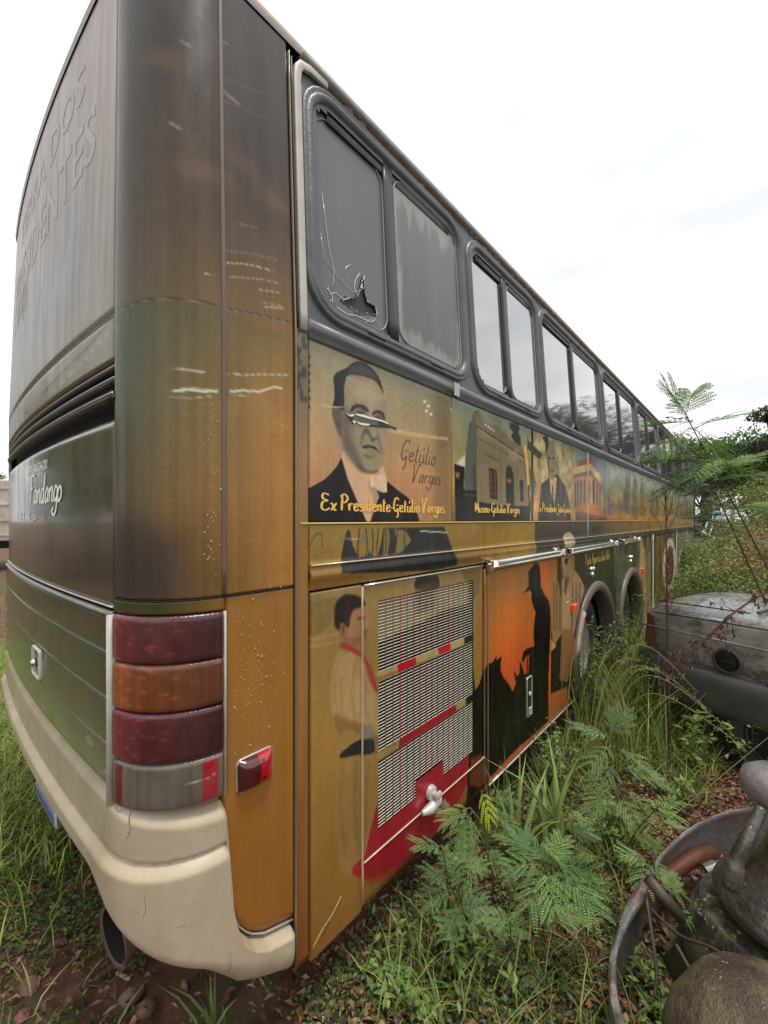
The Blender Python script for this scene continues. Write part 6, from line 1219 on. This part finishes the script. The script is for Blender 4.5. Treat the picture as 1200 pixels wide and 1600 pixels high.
# ================================================================== SCRAP at bottom right
hoopm = mat('oxidised steel hoop', (.19, .20, .20), rough=.42, metal=.3, dirt=.8, dirtcol=(.15, .075, .055), scale=4, sharp=True, bump=.6, bscale=45, var=.7, rvar=.15, coat=.4)
pts = [(1230, 1258, .32), (1175, 1262, .33), (1130, 1270, .33), (1085, 1290, .33), (1045, 1320, .32), (1015, 1355, .31), (985, 1400, .30), (965, 1450, .29), (952, 1500, .28), (952, 1550, .27), (962, 1600, .26), (985, 1660, .25), (1020, 1730, .24), (1080, 1810, .24), (1160, 1860, .24)]
pw = [at(x, y, (HC - z) * FX / (y - HY)) for x, y, z in pts]; pw = crom([Vector(p) for p in pw], False, 5); cen = Vector(pw.mean(0)); V = []; F = []
for i, p in enumerate(pw):
    p = Vector(p); o_ = (cen - p); o_.z = 0; o_.normalize(); up = Vector((0, 0, 1))
    wv_ = .004 * math.sin(i * .9) + .003 * math.sin(i * 2.3)
    for a, b in ((.004 + wv_, -.20), (0, 0), (.002, .004), (.018, .010 + wv_), (.038, .008), (.043, .002), (.043, -.006), (.010, -.012), (.012 + wv_, -.20)): V.append(p + o_ * a + up * b)
for i in range(len(pw) - 1):
    for j in range(8): F.append((i * 9 + j, i * 9 + j + 1, (i + 1) * 9 + j + 1, (i + 1) * 9 + j))
hoop = link('steel_hoop', mesh_np('steel_hoop', V, F), hoopm); smooth_angle(hoop, 40); tag(hoop, 'large oxidised steel hoop lying in the brown leaf litter at bottom right', 'metal hoop')
castm = mat('lichen spotted cast iron', (.042, .036, .030), rough=.42, dirt=.6, dirtcol=(.10, .085, .075), scale=9, sharp=True, bump=1, bscale=45, var=.8, coat=.7, rvar=.2, spots=((.33, .38, .36), 55, .69))
lich = mat('lichen covered iron', (.045, .038, .030), rough=.6, dirt=.7, dirtcol=(.19, .18, .09), scale=8, sharp=True, bump=1, bscale=60, var=.7, spots=((.30, .30, .17), 34, .65))
def placed(x, y, k): v = at(x, y, k); return Matrix.Translation((v.x, v.y, 0))
g0 = placed(1222, 1400, 1.50); cast = empty('iron_casting', g0.translation, 'dark rusty cast iron column with capped top and flared skirt inside the hoop', 'scrap machine part')
mb = MB(); mb.lathe([(.30, .0), (.31, .10), (.28, .24), (.24, .32), (.10, .34)], g0, 36); smooth_angle(dent(mb.build('base', lich, cast), .012, 9, 2), 50)
mb = MB(); mb.lathe([(.10, .33), (.225, .355), (.238, .375), (.232, .40), (.20, .455), (.15, .50), (.115, .56), (.10, .66), (.095, .78)], g0 @ Matrix.Rotation(.10, 4, 'X'), 40); smooth_angle(dent(mb.build('flared_skirt', castm, cast), .010, 11, 3), 60)
for i in range(9):
    a_ = i * .698; bo = MB(); bo.lathe([(0, .028), (.011, .026), (.014, .018), (.014, -.01)], g0 @ Matrix.Translation((.262 * math.cos(a_), .262 * math.sin(a_), .288)), 6); bo.build('bolt', castm, cast)
mb = MB(); mb.lathe([(.0, .755), (.10, .76), (.118, .785), (.122, .81), (.112, .845), (.08, .868), (0, .875)], g0, 36); smooth_angle(mb.build('cap', mat('grey purple worn cap', (.20, .17, .17), rough=.4, dirt=.6, dirtcol=(.10, .11, .12), scale=9, bump=.6, bscale=50, var=.5, spots=((.40, .42, .42), 46, .68), coat=.4), cast), 50)
dent([o for o in cast.children if o.name.startswith('cap')][0], .008, 14, 4)
mb = MB(); mb.tube(crom([at(1140, 1385, 1.42), at(1150, 1345, 1.42), at(1168, 1310, 1.42), at(1190, 1262, 1.45)], False, 6), [.030] * 6 + [.022] * 7 + [.018] * 6, 12); mb.build('arm', castm, cast, True)
g1 = placed(1262, 1600, 1.06); mb = MB(); mb.lathe([(.30, .0), (.315, .12), (.31, .26), (.285, .36), (.235, .43), (.16, .475), (.07, .495), (0, .50)], g1 @ Matrix.Rotation(.06, 4, 'Y'), 44)
dr_ = mb.build('iron_drum', mat('brown lichen drum', (.075, .052, .032), rough=.5, dirt=.7, dirtcol=(.15, .125, .06), scale=7, sharp=True, bump=1, bscale=90, var=.8, coat=.2, spots=((.24, .22, .12), 40, .67)), None, True); dent(dr_, .016, 7, 5); tag(dr_, 'rounded brown iron drum with yellow lichen at the bottom right corner', 'scrap drum')
rustm = mat('copper brown rust', (.13, .05, .028), rough=.42, metal=.3, dirt=.5, dirtcol=(.06, .03, .02), scale=10, bump=.4, bscale=30); darkp = mat('dark iron pipe', (.05, .038, .032), rough=.5, dirt=.5, dirtcol=(.12, .07, .05), scale=8, bump=.3)
mb = MB(); mb.tube([at(1012, 1372, 1.62), at(1066, 1436, 1.55)], .021, 14); tag(mb.build('iron_pipe', darkp, None, True), 'short dark iron pipe leaning inside the hoop', 'pipe')
mb = MB(); mb.tube(crom([at(1030, 1385, 1.78), at(1055, 1360, 1.85), at(1085, 1340, 1.92), at(1112, 1330, 2.0)], False, 5), [.026, .030, .034, .034, .032] + [.030] * 5 + [.034] * 6, 14); tag(mb.build('rusty_manifold', rustm, None, True), 'curved copper brown rusty pipe behind the dark iron pipe', 'pipe')
mb = MB(); mb.lathe([(.0, .0), (.035, .0), (.038, .05), (.030, .06), (.028, .13), (0, .135)], Matrix.Translation(at(1105, 1365, 1.85)) @ Matrix.Rotation(1.1, 4, 'X') @ Matrix.Rotation(.6, 4, 'Y'), 18); tag(smooth_angle(mb.build('metal_flange', mat('grey worn steel', (.28, .27, .26), rough=.35, metal=.6, dirt=.5, scale=14), None), 40), 'small grey steel flange lying against the capped casting', 'scrap fitting')
mb = MB(); mb.tube(crom([at(1010, 1405, 1.58), at(1020, 1470, 1.50), at(1026, 1520, 1.45), at(1022, 1560, 1.42)], False, 5), .006, 6); mb.tube(crom([at(1015, 1418, 1.57), at(1060, 1460, 1.45), at(1110, 1480, 1.36), at(1145, 1503, 1.30)], False, 5), .005, 6); tag(mb.build('bent_wire', darkp, None, True), 'bent rusty wire crossing inside the hoop', 'wire')
mb = MB(); mb.box((0, 0, 0), (.15, .012, .13), M=Matrix.Translation(at(1070, 1530, 1.48)) @ Matrix.Rotation(.9, 4, 'Z') @ Matrix.Rotation(-.5, 4, 'Y'), b=.003); tag(mb.build('sheet_bracket', black if False else darkp, None), 'dark folded bracket propped between the wire and the drum', 'bracket')

# ================================================================== STONES, BRICK BITS
def stone(label, x, y, r_, sq, seed, m, grp='stones in front of the bus corner'):
    g = gnd(x, y); rs = np.random.default_rng(seed); V = []; F = []; nu_, nv = 18, 11; ph = rs.uniform(0, 6, 6)
    for i in range(nv):
        t = math.pi * i / (nv - 1)
        for j in range(nu_):
            a = 2 * math.pi * j / nu_; d = Vector((math.sin(t) * math.cos(a), math.sin(t) * math.sin(a), math.cos(t))); q = 1 + .13 * math.sin(3 * d.x + ph[0]) + .11 * math.sin(4 * d.y + ph[1]) + .10 * math.sin(5 * d.z + ph[2]) + .05 * math.sin(9 * d.x + 7 * d.y + ph[3])
            V.append((g.x + d.x * r_ * sq[0] * q, g.y + d.y * r_ * sq[1] * q, g.z + r_ * sq[2] * .55 + d.z * r_ * sq[2] * q))
    for i in range(nv - 1):
        for j in range(nu_): F.append((i * nu_ + j, (i + 1) * nu_ + j, (i + 1) * nu_ + (j + 1) % nu_, i * nu_ + (j + 1) % nu_))
    o = link('stone', mesh_np('stone', V, F), m); tag(o, label, 'stone', grp)
st1 = mat('brown stone', (.17, .11, .07), rough=.6, dirt=.5, dirtcol=(.10, .09, .05), scale=12, bump=.5, bscale=60, var=.3); st2 = mat('red brown stone', (.15, .065, .045), rough=.5, dirt=.4, scale=12, bump=.5, bscale=60, var=.3); brk = mat('broken brick', (.24, .10, .07), rough=.8, dirt=.7, dirtcol=(.12, .08, .05), scale=20, sharp=True, bump=.8, bscale=60, var=.4)
for a in (('rounded olive brown stone under the bumper, upper of the touching pair', 208, 1562, .036, (1.2, .8, .75), 1, st1), ('red brown stone under the bumper, lower of the touching pair', 228, 1588, .036, (1.1, .9, .85), 2, st2), ('small tan pebble right of the touching pair of stones', 288, 1545, .018, (.7, 1.2, .8), 3, st1),
          ('pink brick fragment left of the exhaust pipe', 84, 1482, .030, (1.4, .7, .5), 4, brk), ('broken pink brick lump at the lower left', 45, 1545, .036, (.9, 1.2, .5), 5, brk), ('brick chip at the left edge near the bottom', 8, 1562, .030, (1, .8, .5), 6, brk), ('small brick chip in the grass left of the bumper', 52, 1395, .035, (1.3, .8, .4), 7, brk),
          ('flat brick chip nearest to the bottom left corner', 36, 1590, .026, (1, .8, .5), 8, brk), ('round reddish chip just below the exhaust mouth', 166, 1508, .012, (1.1, .9, .8), 9, brk), ('brown stone at the bottom edge right of the bumper', 490, 1570, .030, (1.2, .8, .6), 10, st2), ('reddish stone in the shade under the skirt', 612, 1440, .045, (1.2, .9, .5), 11, st2),
          ('orange brick chip among the litter at the bottom', 672, 1560, .030, (1.2, .8, .5), 12, brk)): stone(*a)
mb = MB(); mb.tube([gnd(183, 1525) + Vector((0, 0, .012)), gnd(203, 1536) + Vector((0, 0, .014))], [.006, .007], 8); tag(mb.build('wood_chip', mat('pale wood', (.42, .32, .2), rough=.7), None, True), 'pale wood chip on the soil beside the exhaust pipe', 'wood chip')

# ================================================================== FAR THINGS
crownm = mat('tree foliage', attr=True, rough=.6, transl=.15, spec=.25)
def crown(r_, blobs, n, leaf, cols, hang=0):
    """blobs: list of (centre, radius xyz); leaf-sized faces scattered over and through each clump"""
    Ps = []; Ns = []; tot = sum(b[1][0] * b[1][1] for b in blobs); 
    for c, rad in blobs:
        m = int(n * rad[0] * rad[1] / tot); d = nrm(r_.normal(0, 1, (m, 3))); q = r_.uniform(.35, 1.08, (m, 1)) ** .5; k = fbm(d[:, 0] * 3 + c[0], d[:, 1] * 3 + d[:, 2] * 2 + c[1], 3)[:, None]
        ok = k[:, 0] > .36; Ps.append((np.array(c) + d * q * np.array(rad) * (.75 + .5 * k))[ok]); Ns.append(d[ok])
    P = np.concatenate(Ps); N_ = np.concatenate(Ns); m = len(P); C = np.array(cols)[np.minimum((fbm(P[:, 0] * .9, P[:, 1] * .9 + P[:, 2], 6) * 1.15 * len(cols)).astype(int), len(cols) - 1)] * r_.uniform(.7, 1.3, (m, 1))
    return kites(P, r_.normal(0, 1, (m, 3)) - np.array([0, 0, hang]), N_ * .6 + r_.normal(0, .6, (m, 3)) + np.array([0, 0, .5]), r_.uniform(.6, 1.3, m) * leaf, r_.uniform(.35, .6, m) * leaf, C, .15)
def tree(label, x, y, h, rad, seed, cols, n=9000, leaf=.16, name='broadleaf_tree', cat='tree', group='trees beyond the yard', trunk=.28, nb=9, flat=.55, hang=.3, low=.35):
    r_ = np.random.default_rng(seed); t = empty(name, (x, y, 0), label, cat, group); tb = MB(); B = []
    for i in range(nb):
        a = 2.4 * i + r_.uniform(-.4, .4); q = rad * math.sqrt((i + .5) / nb) * .72; z = h * (1 - .22 * (q / rad) ** 2) - h * (1 - low) * r_.uniform(.12, .75) * (.5 + .5 * (i % 2)); rr2 = rad * r_.uniform(.30, .50)
        B.append(((x + q * math.cos(a), y + q * math.sin(a), min(z, h - rr2 * flat)), (rr2, rr2, rr2 * flat)))
    top = Vector((x + .1, y, h * .42)); tb.tube(crom([(x, y, -.05), (x + .08, y - .05, h * .2), top], False, 4), list(np.linspace(trunk, trunk * .6, 9)), 10)
    for c, rd_ in B: c = Vector(c); tb.tube(crom([top, top.lerp(c, .5) + Vector((0, 0, -.08 * h)), c], False, 3), list(np.linspace(trunk * .4, trunk * .08, 7)), 6)
    tb.build('trunk', barkm, t, True); V, C = crown(r_, B, n, leaf, cols, hang); kite_obj('crown', V, C, crownm, t)
TG = [(.090, .165, .045), (.13, .22, .06), (.065, .12, .040), (.17, .26, .075)]; TB = [(.20, .21, .07), (.27, .20, .08), (.15, .19, .06), (.33, .20, .11)]; TD = [(.03, .045, .022), (.045, .06, .03), (.06, .07, .035)]
def wpos(x, k): v = at(x, HY, k); return v.x, v.y
for lab, px, k, h, rad, sd_, cols, n, lf in (
    ('wide bright green tree right behind the front of the bus', 1118, 26, 7.6, 4.0, 1, TG, 16000, .20), ('green spreading tree further right beyond the scrap', 1190, 24, 6.6, 3.6, 2, TG, 14000, .20), ('distant dark green tree low behind the bus front', 1098, 40, 7.0, 5, 3, TD + TG[:1], 9000, .32),
    ('rust tinged shrubby tree at the right edge', 1222, 10.5, 3.1, 1.4, 4, TB + TG[:1], 12000, .085)): 
    x, y = wpos(px, k); tree(lab, x, y, h, rad, sd_, cols, n, lf)
x, y = wpos(1232, 17); tree('dark conifer like treetop reaching in at the right edge', x, y, 7.0, 1.4, 5, TD, 9000, .14, name='dark_tree', flat=.5, low=.2, nb=12)
# trees on the open side of the yard, seen only in the window film
for i, (dx, dy, k, h, nm) in enumerate(((.90, -.43, 17, 6.9, 'nearest'), (.93, -.36, 21, 8.8, 'second'), (.955, -.29, 25, 10.2, 'third'), (.97, -.23, 30, 11.2, 'fourth'), (.985, -.16, 36, 10.5, 'fifth'), (.86, -.51, 24, 7.2, 'outermost'))):
    tree('leafy tree on the open side of the yard, %s from the bus tail' % nm, dx * k, dy * k, h, 3.6 + .35 * i, 20 + i, TD + TG[:1], 6500, .30, group='trees on the open side of the yard', flat=.8, nb=11)
for i, (x, y, h) in enumerate(((-4.5, 15, 6.0), (-7, 21, 7.5), (-12, 19, 7.0), (-6, 30, 9), (-14, 9, 6.0))): tree(['tree left of the bus, closest', 'tree left of the bus, second', 'tree left of the bus, third', 'tree left of the bus, farthest', 'tree behind the viewer'][i], x, y, h, 3.6, 40 + i, TD + TG, 5500, .28, group='trees left of the bus', flat=.8, low=.15)
# bushes between car and scrap
def bush(label, px, k, h, rad, seed, cols, n=5000, leaf=.05, name='bush', zc_=.45):
    r_ = np.random.default_rng(seed); x, y = wpos(px, k); t = empty(name, (x, y, 0), label, 'bush', 'bushes beyond the grey car'); B = []; sb = MB()
    for i in range(7):
        a = 2.4 * i; q = rad * .55 * math.sqrt((i + .3) / 7); c = (x + q * math.cos(a), y + q * math.sin(a), h * r_.uniform(.35, .72)); B.append((c, (rad * .5, rad * .5, h * .32))); sb.tube([(x, y, 0), c], [.02, .006], 5)
    sb.build('stems', stemm, t, True); V, C = crown(r_, B, n, leaf, cols, .2); kite_obj('foliage', V, C, crownm, t)
TY = [(.22, .31, .08), (.16, .25, .065), (.28, .34, .11), (.11, .18, .05)]
for a in (('tall pale green bush left of the tree at the far right', 1142, 10, 2.55, 1.0, 71, TY + TG[:1]), ('tall bright bush right of the scrap, above the car roofline', 1180, 9.2, 2.75, 1.05, 72, TY), ('bright green bush at the foot of the bus front', 1098, 8.5, 1.45, .9, 61, TY), ('low green bush left of the yellowish one', 1120, 6.8, 1.15, .8, 62, TY + TG), ('yellowish brown feathery bush behind the car boot', 1160, 6.2, 1.35, .85, 63, TB + TY), ('brownish bush at the right edge behind the car', 1205, 6.6, 1.75, .95, 64, TB), ('green bush beyond the second wheel', 1060, 11.5, 1.0, .9, 65, TY + TG), ('dark green bush under the scrap pile', 1150, 12, 1.3, 1.3, 66, TG), ('taller rusty green bush at the right edge beyond the scrap', 1195, 8.4, 2.35, .95, 67, TB + TG[:2])): bush(*a)
# scrap pile far right
wtube = mat('white tube', (.62, .62, .60), rough=.4, dirt=.4); 
def frame(label, px, py, k, w, h, rz, tilt):
    M = Matrix.Translation(at(px, py, k)) @ Matrix.Rotation(rz, 4, 'Z') @ Matrix.Rotation(tilt, 4, 'Y'); mb = MB()
    P_ = [Vector((-w, 0, -h)), Vector((w, 0, -h)), Vector((w, 0, h)), Vector((-w, 0, h))]
    for i in range(4): mb.tube([M @ P_[i], M @ P_[(i + 1) % 4]], .028, 6)
    for q in (-.33, .33): mb.tube([M @ Vector((w * q, 0, -h)), M @ Vector((w * q, 0, h))], .02, 6)
    tag(mb.build('tube_frame', wtube, None), label, 'metal frame', 'white tube frames in the scrap pile')
frame('white tube frame on top of the scrap pile', 1122, 800, 13.5, .55, .30, -.6, .15); frame('white tube frame lower in the scrap pile, tilted', 1112, 838, 13, .5, .32, -.3, .7); frame('white tube frame at the right of the scrap pile', 1160, 822, 13.5, .45, .35, -1, -.4)
def lump(name, label, cat, px, py, k, d, rot, m, b=.06):
    mb = MB(); mb.box((0, 0, 0), d, M=Matrix.Translation(at(px, py, k)) @ Matrix.Rotation(rot[2], 4, 'Z') @ Matrix.Rotation(rot[1], 4, 'Y') @ Matrix.Rotation(rot[0], 4, 'X'), b=b); tag(mb.build(name, m, None), label, cat)
lump('blue_tarp', 'folded blue tarp on the scrap pile', 'tarp', 1108, 803, 14, (.7, .5, .16), (.1, .15, .4), mat('blue tarp cloth', (.08, .30, .60), rough=.5, bump=.5, bscale=6))
lump('white_panel', 'white vehicle panel leaning in the scrap pile', 'scrap panel', 1128, 815, 14, (1.0, .12, .42), (.3, -.35, .3), mat('white scrap paint', (.65, .65, .63), rough=.4, dirt=.5))
lump('black_crate', 'black crate beneath the white panel', 'crate', 1126, 829, 13.6, (.5, .4, .3), (0, .1, .5), rubber, .02); lump('green_panel', 'faded green sheet leaning below the scrap pile', 'scrap panel', 1138, 846, 13, (.7, .06, .5), (.4, .1, .2), mat('faded green sheet', (.16, .26, .16), rough=.6, dirt=.5))
lump('dark_blue_bin', 'dark blue bin at the left of the scrap pile', 'bin', 1099, 812, 14.2, (.45, .4, .35), (0, 0, .2), mat('navy plastic', (.03, .05, .12), rough=.5), .04); lump('dark_block', 'dark engine block at the base of the scrap pile', 'engine block', 1104, 828, 13.6, (.7, .6, .4), (0, .2, .7), darkp, .05)
lump('rust_sheet', 'rust brown sheet at the right of the scrap pile', 'scrap sheet', 1143, 812, 14, (.5, .05, .6), (.2, .5, .2), rustm, .01)
mb = MB(); mb.tube([at(1096, 830, 12.5), at(1146, 860, 12.0)], .035, 8); tag(mb.build('metal_pole', alu, None, True), 'long grey pole sliding out of the scrap pile', 'pole')
mb = MB(); mb.tube([at(1150, 850, 12.5), at(1170, 828, 12.8), at(1200, 812, 13)], .04, 8); tag(mb.build('metal_pole', wtube, None, True), 'white rail rising to the right of the scrap pile', 'pole')
# white rusty truck box at the far left
x, y = wpos(-24, 14.5); tk = empty('truck_box', (x, y, 0), 'old white truck box with rust streaks at the left edge', 'truck'); Mt = Matrix.Translation((x, y, 0)) @ Matrix.Rotation(.1, 4, 'Z')
wrust = mat('rust streaked white paint', (.62, .60, .54), rough=.6, dirt=.75, dirtcol=(.30, .13, .06), scale=3, stretch=(1.5, 1.5, .5), bump=.2)
mb = MB(); mb.box((0, 0, 0), (2.4, 4.6, 2.1), M=Mt @ Matrix.Translation((0, 1.4, 2.1)), b=.03); mb.build('box_body', wrust, tk)
for z in (1.25, 1.75, 2.3, 2.85):
    mb = MB(); mb.box((0, 0, 0), (2.46, 4.66, .05), M=Mt @ Matrix.Translation((0, 1.4, z))); mb.build('rib', wrust, tk)
mb = MB(); mb.box((0, 0, 0), (2.2, 4.4, .25), M=Mt @ Matrix.Translation((0, 1.4, .92)), b=.02); mb.build('chassis', black, tk)
for sx in (-1, 1):
    mb = MB(); mb.lathe([(.2, .12), (.42, .14), (.46, .05), (.46, -.1), (0, -.1)], Mt @ Matrix.Translation((sx * .95, .4, .46)) @ Matrix.Rotation(sx * math.pi / 2, 4, 'Y'), 24); mb.build('wheel', tyrem, tk, True)
x, y = wpos(-60, 26); tree('green tree beyond the truck box at the far left', x, y, 5.2, 3, 70, TG, 5000, .25)
